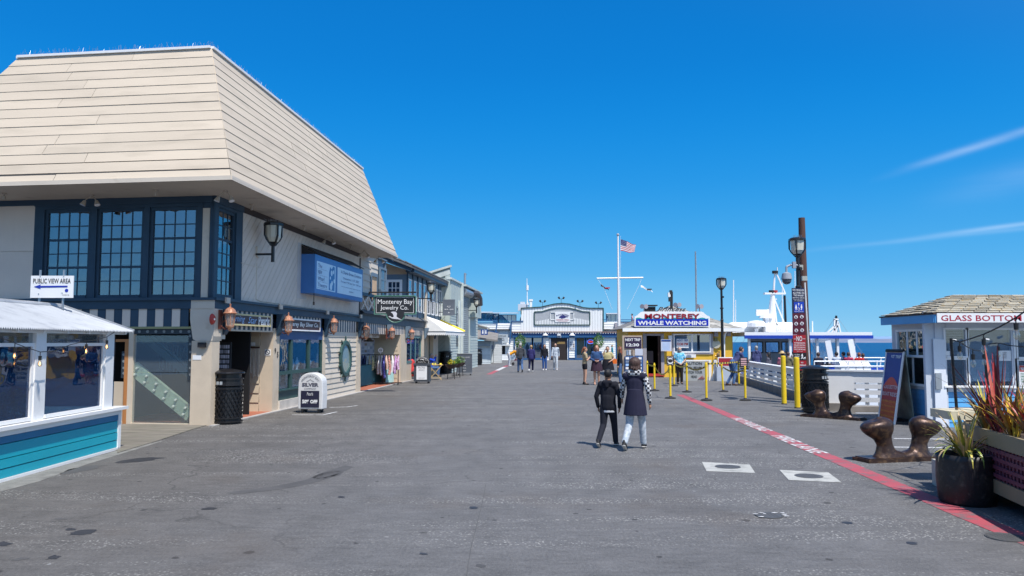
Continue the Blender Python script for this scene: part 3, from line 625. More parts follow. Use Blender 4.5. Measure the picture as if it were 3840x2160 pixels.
for pxx, ys_ in ((712, (1260, 1290, 1320, 1350, 1380, 1405)), (462, (1330, 1355, 1380, 1400))):
 for yy in ys_: q = F.uv(pxx, yy); mb.cyl(F.p(q[0], q[1], -.018), F.p(q[0], q[1], -.012), .03, n=10)
th.part('bar_holes', mb, pm('bar_hole_grey', (.20, .22, .22), .5))  # grey discs set on the bars mark their holes
mb = MB(); F.box(mb, F.s_(720), F.s_(705), F.z_(712, 1425), ZV - .17, -.06, -.02); F.box(mb, F.s_(470), F.s_(456), F.z_(462, 1418), F.z_(462, 1318), -.06, -.02); th.part('steel_arm', mb, holes)
mb = MB(); zc = F.z_(745, 1278)
F.box(mb, -.02, F_post, .0, zc, -.30, .035); th.part('corner_post', mb, creamd)
mb = MB(); q = [F.p(-.06, ZB0, .06), F.p(F_post + .04, ZB0, .06), F.p(F_post + .04, ZB0 - .25, .06), F.p(F_post - .03, zc + .04, .05), F.p(F_post - .1, zc, .045), F.p(-.03, zc, .045), F.p(-.06, zc + .1, .06)]
mb.prism(q, F.n * -.4); F.box(mb, -.07, F_post + .02, ZB0, ZB1, .062, .075); th.part('post_capital', mb, cream, norm=True)
mb = MB(); F.box(mb, F_post * .25, F_post * .6, F.z_(745, 1303), F.z_(745, 1284), .035, .12); th.part('wall_light', mb, blackm)
F.pc(th, 'notice_plate', signw, F.s_(760), F.s_(728), F.z_(740, 1349), F.z_(740, 1332), .036, .042)
ga, gb = F.s_(716), F.s_(500); gz0, gz1 = F.z_(600, 1588), ZV - .05
mb = MB(); F.box(mb, gb, F.s_(483), .0, gz1, -.12, .0); F.box(mb, F_post, gb, 0.0, gz0, -.12, -.01); F.box(mb, F.s_(483), FL, 0, .06, -.12, -.01)
th.part('glazing_frame', mb, creamd)
F.pc(th, 'glass_panel', ghazed, ga - .06, gb, gz0, F.z_(600, 1398), -.05, -.044); F.pc(th, 'glass_panel', ghazed, ga - .06, gb, F.z_(600, 1396), ZV - .2, -.046, -.040)
mb = MB(); F.box(mb, F.s_(483), F.s_(469), 0, F.z_(470, 1272), -.1, .0); F.box(mb, F.s_(469), F.s_(395), F.z_(470, 1282), F.z_(470, 1272), -.1, -.02); th.part('orange_post', mb, orange_wood)
mb = MB(); F.box(mb, F.s_(469), FL, .06, F.z_(450, 1432), -.1, -.05); th.part('half_wall', mb, tan)
mb = MB(); p0, p1 = F.uv(499, 1378, -.14), F.uv(716, 1556, -.14); mb.bar(F.p(*p0, -.14), F.p(*p1, -.14), .1, .30, up=Z3);
th.part('stair_girder', mb, limeb)
mb = MB()
for i in range(6):
 for j, off in enumerate((-.09, .09)):
  f_ = (i + .4 + .2 * j) / 6; c = F.p(p0[0] + (p1[0] - p0[0]) * f_, p0[1] + (p1[1] - p0[1]) * f_ + off, -.085); mb.cyl(c, c + F.n * .05, .04, .025, n=8)
for i in range(4): c = F.p(*[x_ for x_ in F.uv(520 + i * 5, 1400 + i * 3, -.5)], -.5)
th.part('girder_bolts', mb, pm('pale_bolt', (.42, .46, .40), .5))
mb = MB(); p0, p1 = F.uv(508, 1238, -.9), F.uv(735, 1425, -.9); mb.bar(F.p(*p0, -.9), F.p(*p1, -.9), .1, .16); mb.bar(F.p(p0[0], p0[1] + .16, -.9), F.p(p1[0], p1[1] + .16, -.9), .05, .05)
for i in range(9): q = F.uv(600 + i * 13, 1330 + i * 3, -1.3); mb.bar(F.p(q[0], q[1] - .35, -1.3), F.p(q[0], q[1] + .3, -1.3), .03)
th.part('stair_rail', mb, dgreen)
mb = MB(); F.box(mb, .3, FL, 0, 2.7, -2.5, -2.45); th.part('room_lining', mb, interior)
mb = MB(); mb.prism([G(440, 1700) + Z3 * .003, G(430, 1592) + Z3 * .003, G(790, 1592) + Z3 * .003, G(720, 1612) + Z3 * .003, G(590, 1655) + Z3 * .003], Z3 * .012); th.part('plank_apron', mb, pm('grey_planks', (.19, .17, .14), .85, .35, 3, .6, 20, stretch=(.4, 3, 1), col2=(.11, .12, .07), m2=.6), norm=True)
p2a, p2b = S.s_(1020), S.s_(1043); p3a, p3b = S.s_(1206), S.s_(1217); p4a, p4b = S.s_(1333), SE
def post(a, b, d0=-.15, d1=.04, mat=creamd):
 m_ = MB(); S.box(m_, a, b, 0, ZV + .02, d0, d1); return th.part('wall_post', m_, mat)
post(p2a, p2b, -.32, .04); post(p3a, p3b); post(p4a, p4b)
for a, b in ((p2a, p2b), (p3a, p3b), (p4a, p4b), (0, .28)):
 c = (a + b) / 2 if a else .42; m_ = MB(); wd = .09
 pr = [(0, ZB0), (.22, ZB0), (.20, ZB0 - .12), (.13, ZB0 - .2), (.10, ZB0 - .34), (.085, ZB0 - .5), (.03, ZB0 - .58), (0, ZB0 - .58)]
 m_.prism([S.p(c - wd, z, .06 + dd) for dd, z in pr], S.u * wd * 2); th.part('bracket', m_, navy, norm=True)
 m_ = MB(); S.box(m_, c - .09, c + .09, ZB0 - .68, ZB0 - .42, .045, .058); S.box(m_, c - .1, c + .1, ZB1 - .1, ZB1 + .03, .121, .16); th.part('bracket_plate', m_, cream)
s1 = S.s_(792)
RW = Wall(S.p(p2a, 0, -.32), R(85.1 - 90 + 180), 1)   # return wall, runs inwards, faces the camera
if RW.n.dot(S.u) > 0: RW.n = -RW.n
RW.clap(th, tan, 0, 2.2, .0, 2.75, .24, .03)
mb = MB(); S.box(mb, .05, p2a, 2.62, 2.66, -2.6, -.12); th.part('recess_ceiling', mb, tan)
mb = MB(); RW.box(mb, -.0, 2.2, 2.18, 2.62, .045, .06); th.part('recess_panel', mb, pm('ochre_panel', (.50, .33, .16), .6))
mb = MB(); S.box(mb, .1, p2a, 0, 2.7, -2.65, -2.6); th.part('room_lining', mb, interior)
mb = MB(); S.box(mb, .3, p2a, .0, .012, -2.6, .02); th.part('recess_floor', mb, brick)
mb = MB(); S.box(mb, -.1, SE, 0, .02, .04, .16); th.part('kerb_strip', mb, pm('pale_kerb', (.42, .40, .38), .8, .15, 4, .3, 40))
rk = Thing('card_rack', 'tall rack filled with rows of pale jewellery cards inside the dark doorway', 'display rack', S.p(1.2, 0, -1.2)); RK = Wall(S.p(1.9, 0, -.35), R(85.1 + 90), 1)
if RK.n.dot(S.u) > 0: RK.n = -RK.n
a_, b_ = sorted((RK.s_(798), RK.s_(862)));
mb = MB(); RK.box(mb, a_ - .03, b_ + .03, .0, RK.z_(830, 1283), -.05, 0); rk.part('rack_board', mb, blackm)
za, zb = RK.z_(830, 1420), RK.z_(830, 1290)
cardm = pm('pale_card', (.42, .42, .50), .5, .15, 30, 0, rnd=.5)
for i in range(8):
 for j in range(7): RK.pc(rk, 'card', cardm, a_ + (b_ - a_) * (i + .12) / 8, a_ + (b_ - a_) * (i + .85) / 8, za + (zb - za) * (j + .1) / 7, za + (zb - za) * (j + .8) / 7, .0, .012)
nk = Thing('necklace_display', 'rail of hanging bead necklaces on the tan wall of the doorway', 'necklaces', RW.p(.6, 1.2, .1))
a_, b_ = sorted((RW.s_(908), RW.s_(978)))
mb = MB(); RW.box(mb, a_, b_, RW.z_(940, 1306), RW.z_(940, 1300), .05, .09); nk.part('rail', mb, brown)
bead = [pm('pale_beads', (.62, .58, .52), .4, .2, 60, 0), pm('grey_beads', (.25, .22, .22), .4, .2, 60, 0)]
for i in range(13):
 q = a_ + (b_ - a_) * (i + .5) / 13; mb = MB(); zt = RW.z_(940, 1306); zb = RW.z_(940, 1418 + random.uniform(-22, 6));
 for e in (-.018, .018): mb.tube([RW.p(q + e, zt, .07), RW.p(q + e * .9, zb + .03, .075)], .006, 5)
 mb.tube([RW.p(q - .016, zb + .03, .075), RW.p(q, zb, .08), RW.p(q + .016, zb + .03, .075)], .007, 5); nk.part('necklace', mb, bead[i % 3 == 1], label='dark bead strand' if i % 3 == 1 else None)
PF = Wall(S.p(p2a, 0, .04), R(85.1 + 90), 1)
if PF.n.dot(S.u) > 0: PF.n = -PF.n
a_, b_ = sorted((PF.s_(994), PF.s_(1016))); mb = MB(); PF.box(mb, a_, b_, PF.z_(1005, 1333), PF.z_(1005, 1310), .0, .012); sg = Thing('no_smoking_plate', 'small square white sign with a dark circle on the cream pillar', 'sign', PF.p(a_, 1.6, 0)); sg.part('plate', mb, signw)
mb = MB(); c = PF.p((a_ + b_) / 2, PF.z_(1005, 1321), .014); mb.lathe([(.07, 0), (.07, .002), (.052, .002), (.052, 0)], c, 16, ring=True, ax=(PF.u, Z3, PF.n)); mb.bar(c + PF.u * .045 + Z3 * .045 + PF.n * .002, c - PF.u * .045 - Z3 * .045 + PF.n * .002, .014, .003, up=PF.n); sg.part('emblem', mb, blackm)
mb = MB(); q = S.uv(1026, 1316); q2 = S.uv(1035, 1330)
mb.text('9', S.p(q[0], q[1], .046), S.u, Z3, h=.16, bold=.03); mb.text('5', S.p(q2[0], q2[1], .046), S.u, Z3, h=.16, bold=.03); th.part('house_number', mb, blackm)
a_, b_ = RW.s_(960), RW.s_(938); RW.pc(th, 'notice_plate', signw, min(a_, b_), max(a_, b_), RW.z_(950, 1297), RW.z_(950, 1284), .05, .056)
wz0, wz1 = S.z_(1046, 1462), S.z_(1046, 1273)
mb = MB(); S.box(mb, p2b, p3a, wz1, ZV + .1, -.1, .03); th.part('window_header', mb, navyb)
mb = MB(); S.box(mb, p2b, p3a, S.z_(1046, 1502), wz0, -.1, .03); S.box(mb, p2b, p3a, wz0 - .04, wz0, .03, .09); th.part('window_apron', mb, dgreen)
mb = MB(); S.box(mb, p2b, p3a, 0, S.z_(1046, 1502), -.15, .08); S.box(mb, p3b, p4a, 0, S.z_(1220, 1506), -.15, .06); th.part('stone_base', mb, pm('rough_white_base', (.58, .53, .47), .8, .15, 3, .6, 14))
cuts = [p2b, S.s_(1092), S.s_(1158), p3a]; zm = S.z_(1046, 1400)
mb = MB()
for c in cuts: S.box(mb, c - (0 if c == cuts[0] else .07), c + (0 if c == cuts[-1] else .07), wz0, wz1, -.06, .03)
S.box(mb, p2b, p3a, zm - .05, zm + .05, -.055, .028); wf = th.part('display_window', mb, dgreen)
for a, b in zip(cuts[:-1], cuts[1:]):
 for z0, z1 in ((wz0, zm - .05), (zm + .05, wz1)): S.pc(th, 'pane', gdark, a + .06, b - .06, z0, z1, -.02, -.014, wf)
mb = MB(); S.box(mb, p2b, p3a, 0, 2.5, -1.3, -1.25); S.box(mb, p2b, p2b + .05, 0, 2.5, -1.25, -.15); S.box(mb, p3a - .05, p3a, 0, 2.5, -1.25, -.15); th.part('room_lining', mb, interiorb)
mb = MB(); S.box(mb, p2b + .06, p3a - .06, zm - .03, zm, -1.2, -.12); S.box(mb, p2b + .06, p3a - .06, wz0 + .01, wz0 + .04, -1.2, -.12); th.part('display_shelf', mb, whitec)
bust = MB(); bust.lathe([(.07, 0), (.075, .01), (.03, .03), (.05, .09), (.085, .16), (.075, .22), (.03, .27), (.025, .33)], (0, 0, 0), 12, sx=1, sy=.5); bust.smooth = True
bm_ = bust.mesh('bust', pm('white_velvet', (.75, .77, .78), .7)); rr = random.Random(5); OD = ('leftmost', 'second', 'third', 'fourth', 'fifth', 'sixth', 'seventh', 'eighth', 'ninth')
def put(name, me, loc, rz, sc, label, cat, group):
 o = bpy.data.objects.new(name, me); COL.objects.link(o); o.location = loc; o.rotation_euler = (0, 0, rz); o.scale = (sc,) * 3; o['label'] = label; o['category'] = cat; o['group'] = group; return o
for row, zz in (('upper shelf', zm), ('lower shelf', wz0 + .04)):
 n_ = 7 if row[0] == 'u' else 5
 for i in range(n_):
  f_ = p2b + .3 + (p3a - p2b - .6) * (i + .5) / n_ + rr.uniform(-.1, .1)
  put('necklace_bust', bm_, S.p(f_, zz, -rr.uniform(.2, .42)), R(-5 + rr.uniform(-20, 20)) + R(85), rr.uniform(.8, 1.25), 'white necklace bust, %s from the left on the %s of the jewellery window' % (OD[i], row), 'display bust', 'white busts in the jewellery window, ' + row)
pj = [pm('box_white', (.7, .7, .72), .5), pm('box_teal', (.1, .3, .35), .5)]
for i in range(9):
 f_ = p2b + .2 + (p3a - p2b - .4) * (i + rr.random() * .6) / 9; q = MB(); q.bb(-.05, .05, -.04, .04, 0, .07); q.bb(-.052, .052, -.042, .042, .07, .085)
 put('gift_box', q.mesh('box', pj[i % 2]), S.p(f_, wz0 + .04, -rr.uniform(.45, .8)), rr.random(), 1.2, ('small white' if i % 2 == 0 else 'small teal') + ' jewellery box, %s from the left on the lower window shelf' % OD[i], 'box', ('white' if i % 2 == 0 else 'teal') + ' boxes in the jewellery window')
S.clap(th, cream, p3b, p4a, S.z_(1220, 1500), ZV, .165, .03)
hc = S.uv(1299, 1345, .1); rad = (S.z_(1299, 1272, .1) - S.z_(1299, 1424, .1)) / 2 * .9
HC = S.p(hc[0], hc[1], .07); ax = (S.u, Z3, S.n)
wt = Thing('porthole_window', "round window ringed by a dark green ship's wheel with stub handles", 'window', HC)
mb = MB(); mb.lathe([(rad, -.04), (rad, .03), (rad * .96, .05), (rad * .78, .05), (rad * .74, .03), (rad * .74, -.04)], HC, 32, ax=ax, ring=True); wt.part('wheel_rim', mb, dgreen, smooth=False)
for i in range(10):
 a_ = R(18 + 36 * i + 72 * 0); dr = S.u * math.cos(a_) + Z3 * math.sin(a_); mb = MB(); mb.cyl(HC + dr * rad * .97, HC + dr * rad * 1.08, .018, .03, n=8); mb.cyl(HC + dr * rad * 1.08, HC + dr * rad * 1.24, .03, .02, n=8); wt.part('handle', mb, dgreen)
mb = MB(); mb.cyl(HC - S.n * .0, HC + S.n * .006, rad * .77, n=32); wt.part('pane', mb, glassm('porthole_reflection_glass', (.6, .7, .7), .12, body=(.42, .52, .46), bodyf=.6, ripple=.5))  # pale green body colour paints a reflection into the pane
stripes(th, S, p3b + .15, p4a - .05, ZV, ZB0, .135, .0)
stripes(th, S, .75, p2a - .05, ZV - .05, ZB0, .13, .0); stripes(th, S, p2b + .2, p3a - .08, ZV + .02, ZB0, .13, .0)
th.part('valance_trim', (lambda m_: (S.box(m_, .3, p2a, ZV - .09, ZV - .05, -.02, .03), m_)[1])(MB()), creamd)
def board_sign(W, name, label, s0, s1, z0, z1, d0, d1, face, rim, lines, lm, cat='sign', rimw=.03):
 t = Thing(name, label, cat, W.p((s0 + s1) / 2, z0, d0))
 m_ = MB(); W.box(m_, s0, s1, z0, z1, d0, d1); t.part('board', m_, face)
 if rim:
  m_ = MB(); W.box(m_, s0, s1, z1 - rimw, z1 + .01, d1, d1 + .012); W.box(m_, s0, s1, z0 - .01, z0 + rimw, d1, d1 + .012); W.box(m_, s0 - .01, s0 + rimw, z0 - .01, z1 + .01, d1, d1 + .0125); W.box(m_, s1 - rimw, s1 + .01, z0 - .01, z1 + .01, d1, d1 + .0125); t.part('rim', m_, rim)
 m_ = MB()
 ux = W.u if W.u.cross(Z3).dot(W.n) > 0 else -W.u
 for (txt, fx, fz, fw, fh, *o) in lines:
  kw = o[0] if o else {}
  fxx = fx if ux.dot(W.u) > 0 else 1 - fx
  m_.text(txt, W.p(s0 + (s1 - s0) * fxx, z0 + (z1 - z0) * fz, d1), ux, Z3, w=abs(s1 - s0) * fw if fw else None, h=(z1 - z0) * fh if fh else None, ext=.006, **kw)
 if m_.v: t.part('lettering', m_, lm)
 return t
maroon = pm('maroon_sign_face', (.045, .012, .016), .4, .1, 5, 0); bluel = pm('pale_blue_letter', (.35, .55, .85), .5, .05, 5, 0)
t = board_sign(S, 'shop_sign', 'dark maroon sign lettered Morning Star Pearls above the doorway', S.s_(845, .12), S.s_(1013, .12), S.z_(1013, 1225, .12), S.z_(1013, 1187, .12), .08, .12, maroon, pm('yellow_rim', (.55, .48, .25), .5), [('Morning', .22, .5, .34, .72, dict(shear=.35)), ('Star', .56, .52, .2, .62, dict(shear=.35))], bluel)
m_ = MB(); a_, b_ = S.s_(845, .12), S.s_(1013, .12); m_.text('Pearls', S.p(a_ + (b_ - a_) * .83, (S.z_(1013, 1225, .12) + S.z_(1013, 1187, .12)) / 2, .127), S.u, Z3, w=(b_ - a_) * .27, h=.28, bold=.03); t.part('lettering', m_, signw)
board_sign(S, 'shop_sign', 'dark maroon white-rimmed sign lettered Monterey Bay Silver Co.', S.s_(1055, .12), S.s_(1199, .12), S.z_(1199, 1243, .12), S.z_(1199, 1203, .12), .08, .12, maroon, signw, [('Monterey Bay Silver Co.', .5, .5, .9, .5, dict(shear=.2, bold=.02))], signw)
sb = pm('bright_blue_box', (.05, .19, .50), .4, .06, 3, 0); sf = pm('pale_blue_face', (.55, .72, .88), .35, .06, 2, 0); sl = pm('pale_letter_panel', (.62, .78, .92), .35, .06, 2, 0)
bt = pm('blue_sign_ink', (.05, .12, .30), .5, 0, 1, 0)
A0, A1 = S.s_(1176, .45), S.s_(1357, .45); Z0_, Z1_ = S.z_(1176, 1098, .45), S.z_(1176, 950, .45)
ts = Thing('theatre_sign', 'long blue box sign of the New Wharf Theatre projecting from the upper wall', 'sign', S.p(A0, Z0_, 0))
mb = MB(); S.box(mb, A0, A1, Z0_, Z1_, .03, .45); ts.part('sign_box', mb, sb)
mb = MB(); q = [(A0 - .02, Z1_ + .02, .5), (A1 + .02, Z1_ + .02, .5), (A1 + .02, Z1_ + .28, .04), (A0 - .02, Z1_ + .28, .04)]; mb.prism([S.p(*v) for v in q], Z3 * .02); mb.prism([S.p(A0 - .01, Z1_ + .01, .48), S.p(A0 - .01, Z1_ + .26, .04), S.p(A0 - .01, Z1_ + .01, .04)], S.u * .01); ts.part('sign_canopy', mb, blackm, norm=True)
LA = A1 - A0; HA = Z1_ - Z0_
def fr(f): return A0 + LA * f
for f0, f1, m_ in ((.03, .38, sf), (.42, .98, sl)): S.pc(ts, 'sign_panel', m_, fr(f0), fr(f1), Z0_ + HA * .12, Z1_ - HA * .16, .45, .458)
mb = MB()
for i, wd in enumerate(('The', 'NEW', 'Wharf', 'Theatre')):
 zc_ = Z0_ + HA * (.73 - .165 * i); mb.text(wd, S.p(fr(.05 + len(wd) * .0115), zc_, .46), S.u, Z3, w=LA * len(wd) * .024, h=HA * .1); S.box(mb, fr(.04), fr(.22), zc_ - HA * .085, zc_ - HA * .08, .459, .461)
for (tx, f, z, wd, hh) in (('A Charlie Brown Christmas', .72, .74, .46, .09), ('December 1-17, 2007', .72, .57, .36, .075), ('Fri-Sat 7:30 pm Sun 2:00 pm', .72, .46, .46, .07), ('for reservations call the theatre box office', .72, .33, .44, .03), ('www', .72, .22, .1, .03)):
 mb.text(tx, S.p(fr(f), Z0_ + HA * z, .46), S.u, Z3, w=LA * wd, h=HA * hh)
ts.part('lettering', mb, bt)
mb = MB(); mb.add([S.p(fr(f), Z0_ + HA * z, .461) for f, z in ((.25, .15), (.36, .15), (.36, .8), (.33, .82), (.30, .72), (.27, .78), (.25, .6))], [tuple(range(7))]); ts.part('wave_picture', mb, pm('picture_blue', (.04, .22, .50), .5))
mb = MB()
for f, z, r_ in ((.30, .62, .07), (.335, .66, .05), (.275, .48, .04), (.31, .35, .06), (.29, .25, .09), (.35, .42, .05)): mb.cyl(S.p(fr(f), Z0_ + HA * z, .462), S.p(fr(f), Z0_ + HA * z, .464), r_ * HA * 1.1, n=14)
ts.part('wave_foam', mb, sl)
mb = MB(); mb.tube([S.p(fr(.02), Z0_, .4), S.p(fr(.02) + .05, Z0_ - .25, .38)], .01); mb.cyl(S.p(fr(.02) + .05, Z0_ - .35, .38), S.p(fr(.02) + .05, Z0_ - .25, .38), .03); ts.part('cable', mb, blackm)
lampglass = glassm('lantern_glass', (.9, .85, .8), .08, body=(.6, .45, .38), bodyf=.35)
def make_lantern():
 t = Thing('wall_lantern', '', 'lantern', (0, 0, 0), 0, 'copper wall lanterns along the shop fronts')   # local +x = out of the wall
 m_ = MB(); m_.bb(0, .04, -.07, .07, -.28, .16); m_.tube([(.04, 0, -.2), (.14, 0, -.28), (.26, 0, -.26)], .014, 8); m_.tube([(.04, 0, .02), (.12, 0, .06), (.16, 0, -.05), (.08, 0, -.12)], .012, 6); t.part('bracket', m_, pm('old_copper_dark', (.20, .06, .04), .5, .1, 8, 0, metal=.4))
 c = (.25, 0, 0)
 m_ = MB(); m_.lathe([(.02, -.32), (.035, -.28), (.05, -.255), (.09, -.24), (.10, -.21), (.10, -.2)], c, 14); m_.lathe([(.155, .07), (.165, .08), (.13, .10), (.11, .16), (.06, .20), (.02, .215), (.015, .26), (.025, .28), (.002, .3)], c, 16); t.part('lantern_cap', m_, copper, smooth=False)
 m_ = MB(); m_.lathe([(.085, -.2), (.12, .07)], c, 12); t.part('lantern_glass', m_, lampglass)
 m_ = MB()
 for i in range(6): a = math.pi / 3 * i; m_.bar((c[0] + .09 * math.cos(a), .09 * math.sin(a), -.2), (c[0] + .125 * math.cos(a), .125 * math.sin(a), .075), .014)
 t.part('lantern_rib', m_, copper); m_ = MB(); m_.cyl((c[0], 0, -.19), (c[0], 0, -.06), .022, n=8); t.part('bulb', m_, pm('bulb_white', (.8, .78, .7), .3)); return t
lan = make_lantern(); first = True
LN = [(866, 1188, 'copper lantern on the corner post beside the red fire bell'), (1084, 1213, 'copper lantern on the post between the two maroon shop signs'), (1254, 1218, 'copper lantern left of the striped valance over the porthole wall'), (1376, 1242, 'copper lantern in front of the ticket bay above the clothes rack'), (1472, 1247, 'copper lantern just below the round bottom of the jewellery shop sign'), (1546, 1252, 'copper lantern farthest along, beside the white awning')]
for px, py, lab in LN:
 a, z = S.uv(px, py, .33); loc = S.p(a, z, .06)
 if first: lan.o.location = loc; lan.o.rotation_euler = (0, 0, R(-4.9)); lan.o['label'] = lab; first = False
 else: copy_tree(lan.o, None, loc, R(-4.9), lab)
a, z = S.uv(798, 1197, .1); mb = MB(); c = S.p(a, z, .08)
bell = Thing('fire_bell', 'round red fire bell at the top of the corner post', 'fire bell', c)
mb.lathe([(.125, 0), (.12, .02), (.09, .045), (.03, .055)], c, 20, ax=(S.u, Z3, S.n)); bell.part('gong', mb, redp, smooth=False); mb = MB(); mb.cyl(c + S.n * .055, c + S.n * .065, .025, n=10); bell.part('centre_bolt', mb, signw)
lens = pm('frosted_lens', (.62, .60, .50), .25, .08, 3, 0)
def lamp_head(t, z, loc=(0, 0)):
 c = (loc[0], loc[1], z)
 m_ = MB(); m_.lathe([(.235, .50), (.255, .505), (.255, .56), (.22, .585), (.10, .61), (.03, .615)], c, 8); m_.lathe([(.045, -.02), (.06, 0), (.06, .05), (.10, .08), (.125, .10)], c, 10); t.part('lamp_cap', m_, black)
 m_ = MB()
 for i in range(4):
  a = math.pi / 2 * i + math.pi / 4; d = Vector((math.cos(a), math.sin(a), 0)); C_ = Vector(c)
  m_.bar(C_ + d * .055 + Z3 * .0, C_ + d * .17 + Z3 * .14, .035); m_.bar(C_ + d * .17 + Z3 * .13, C_ + d * .235 + Z3 * .26, .035); m_.bar(C_ + d * .235 + Z3 * .25, C_ + d * .235 + Z3 * .52, .035)
 t.part('lamp_frame', m_, black)
 m_ = MB(); m_.lathe([(.12, .09), (.185, .2), (.205, .5)], c, 12); t.part('lens', m_, lens, smooth=False)
 m_ = MB(); rr = random.Random(9)
 for i in range(40): a = rr.random() * 6.28; r_ = rr.uniform(.05, .22); p = Vector((c[0] + r_ * math.cos(a), c[1] + r_ * math.sin(a), c[2] + .58)); m_.cyl(p, p + Vector((rr.uniform(-.04, .04), rr.uniform(-.04, .04), .09)), .002, n=3, cap=False)
 t.part('bird_spikes', m_, steel, kind='stuff')
def wall_lamp(px, py, W, d, label, H=1.0):
 a, z = W.uv(px, py, d); p = W.p(a, z, d)
 t = Thing('wall_lamp', label, 'lamp', p, 0, 'black wharf lamps on arms');
 m_ = MB(); m_.cyl((0, 0, -.42), (0, 0, .0), .045, n=10); q = W.n * -d; m_.bar((0, 0, -.22), Vector((q.x, q.y, -.22)), .05); t.part('arm', m_, black, world=False)
 t.M = Matrix.Identity(4); t.I = Matrix.Identity(4); lamp_head(t, 0)
 m_ = MB(); m_.box(q + Vector((0, 0, -.2)), (.14, .05, .34), (W.u, W.n, Z3)); t.part('wall_plate', m_, cream, world=False); return t
wall_lamp(1024, 921, S, .47, 'black lantern lamp on an arm beside the slatted diagonal cream wall')
# ================================================================== SHOPS BEYOND THE THEATRE
tk = Thing('ticket_shop', 'single storey shop with striped valances and an open ticket bay beyond the porthole wall', 'shop', S.p(SE + .1, 0, 0))
def spost(t, a, b, zt=ZV + .02, d0=-.15, d1=.04, mat=creamd):
 m_ = MB(); S.box(m_, a, b, 0, zt, d0, d1); return t.part('wall_post', m_, mat)
def sbracket(t, c):
 m_ = MB(); wd = .09; pr = [(0, ZB0), (.22, ZB0), (.20, ZB0 - .12), (.13, ZB0 - .2), (.10, ZB0 - .34), (.085, ZB0 - .5), (.03, ZB0 - .58), (0, ZB0 - .58)]
 m_.prism([S.p(c - wd, z, .06 + dd) for dd, z in pr], S.u * wd * 2); t.part('bracket', m_, sluice, norm=True)
sx_ = {k: S.s_(k) for k in (1349, 1435, 1447, 1487, 1500, 1522, 1580, 1588, 1606, 1622, 1640)}
s_end = sx_[1640]
mb = MB(); S.box(mb, SE + .03, s_end, ZB0 - .02, ZB1 + .05, -.1, .07); S.box(mb, SE + .03, s_end, ZB1 + .05, ZB1 + .09, -.1, .14); tk.part('belt_beam', mb, pm('faded_slate_beam', (.07, .09, .105), .6, .15, 3, .2, 30))
shg = pm('grey_shingle', (.13, .13, .13), .85, .25, 6, .4, 30)
k = int((s_end - SE) / .3)
for i in range(k):
 a = SE + .05 + (s_end - SE - .1) * i / k; b = SE + .05 + (s_end - SE - .1) * (i + .96) / k
 m_ = MB(); m_.prism([S.p(a, ZB1 + .09, .2), S.p(b, ZB1 + .09, .2), S.p(b, ZB1 + .24 + random.uniform(-.01, .01), .02), S.p(a, ZB1 + .24, .02)], Z3 * .015); tk.part('shingle', m_, shg, norm=True)
for a, b in ((SE + .1, sx_[1435] + .4), (sx_[1447] + .3, sx_[1522] - .15), (sx_[1522] + .15, sx_[1588] - .1)):
 stripes(tk, S, a, b, ZV - .02, ZB0 - .02, .15)
stripes(tk, S, sx_[1588] + .1, s_end, ZV - .02, ZB0 - .02, .2)
for c in (sx_[1447], sx_[1522] - .3, sx_[1588], sx_[1622] + .3): sbracket(tk, c)
spost(tk, SE + .03, sx_[1349] + .05); spost(tk, sx_[1500], sx_[1522]); spost(tk, sx_[1580], sx_[1588]); spost(tk, sx_[1622], s_end)
mb = MB(); S.box(mb, sx_[1447] - .06, sx_[1447] + .06, 0, ZV, -1.3, -1.15); tk.part('wall_post', mb, cream)
DB = -1.5
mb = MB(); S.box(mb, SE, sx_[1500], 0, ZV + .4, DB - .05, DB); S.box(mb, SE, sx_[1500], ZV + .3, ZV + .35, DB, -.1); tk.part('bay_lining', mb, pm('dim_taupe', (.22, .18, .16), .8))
RB = Wall(S.p(sx_[1500], 0, -.1), R(85.1 + 90), 1)
if RB.n.dot(S.u) > 0: RB.n = -RB.n
RB.clap(tk, tan, 0, 1.4, 0, ZV + .3, .2, .02)
mb = MB(); S.box(mb, SE + .05, sx_[1522], 0, .012, DB, .05); tk.part('bay_floor', mb, brick)
mb = MB(); S.box(mb, SE + .05, s_end, 0, .02, .05, .14); tk.part('kerb_strip', mb, pm('pale_kerb', (.42, .40, .38)))
mg = pm('magenta_door', (.26, .01, .09), .4, .05, 3, 0)
a0, a1 = S.s_(1449, DB), S.s_(1473, DB)
mb = MB(); S.box(mb, a0, a1, .02, 2.1, DB, DB + .05); dr = tk.part('door', mb, mg)
mb = MB(); S.box(mb, a0 + .25, a1 - .25, 1.0, 1.04, DB + .05, DB + .09); S.box(mb, a1 - .14, a1 - .1, 1.0, 1.3, DB + .05, DB + .1); tk.part('handle', mb, steel, dr)
mb = MB(); S.box(mb, a1 + .03, S.s_(1486, DB), .02, 2.3, DB, DB + .1); S.box(mb, a0 - .4, a1 + .03, 2.1, 2.3, DB, DB + .07); tk.part('door_frame', mb, hutwall)
ts_ = Thing('tickets_sign', 'two cream strips lettered TICKETS hung below the striped valances of the ticket bay', 'sign', S.p(SE + 1, ZV - .25, -.2))
def strip(pa, pb, txt, n_=''):
 a, b = S.s_(pa, -.2), S.s_(pb, -.2); z0, z1 = S.z_((pa + pb) / 2, 1264, -.2), S.z_((pa + pb) / 2, 1253, -.2)
 m_ = MB(); S.box(m_, a, b, z0 - .02, z1 + .05, -.22, -.2); ts_.part('board', m_, lifted_board)
 m_ = MB(); m_.text(txt, S.p((a + b) / 2, (z0 + z1) / 2, -.2), S.u, Z3, w=abs(b - a) * .92, h=(z1 - z0) * 1.0, ext=.006); ts_.part('lettering', m_, maroon)
strip(1355, 1422, 'TICKETS \u00b7 TICKETS'); strip(1452, 1480, 'TICKETS')
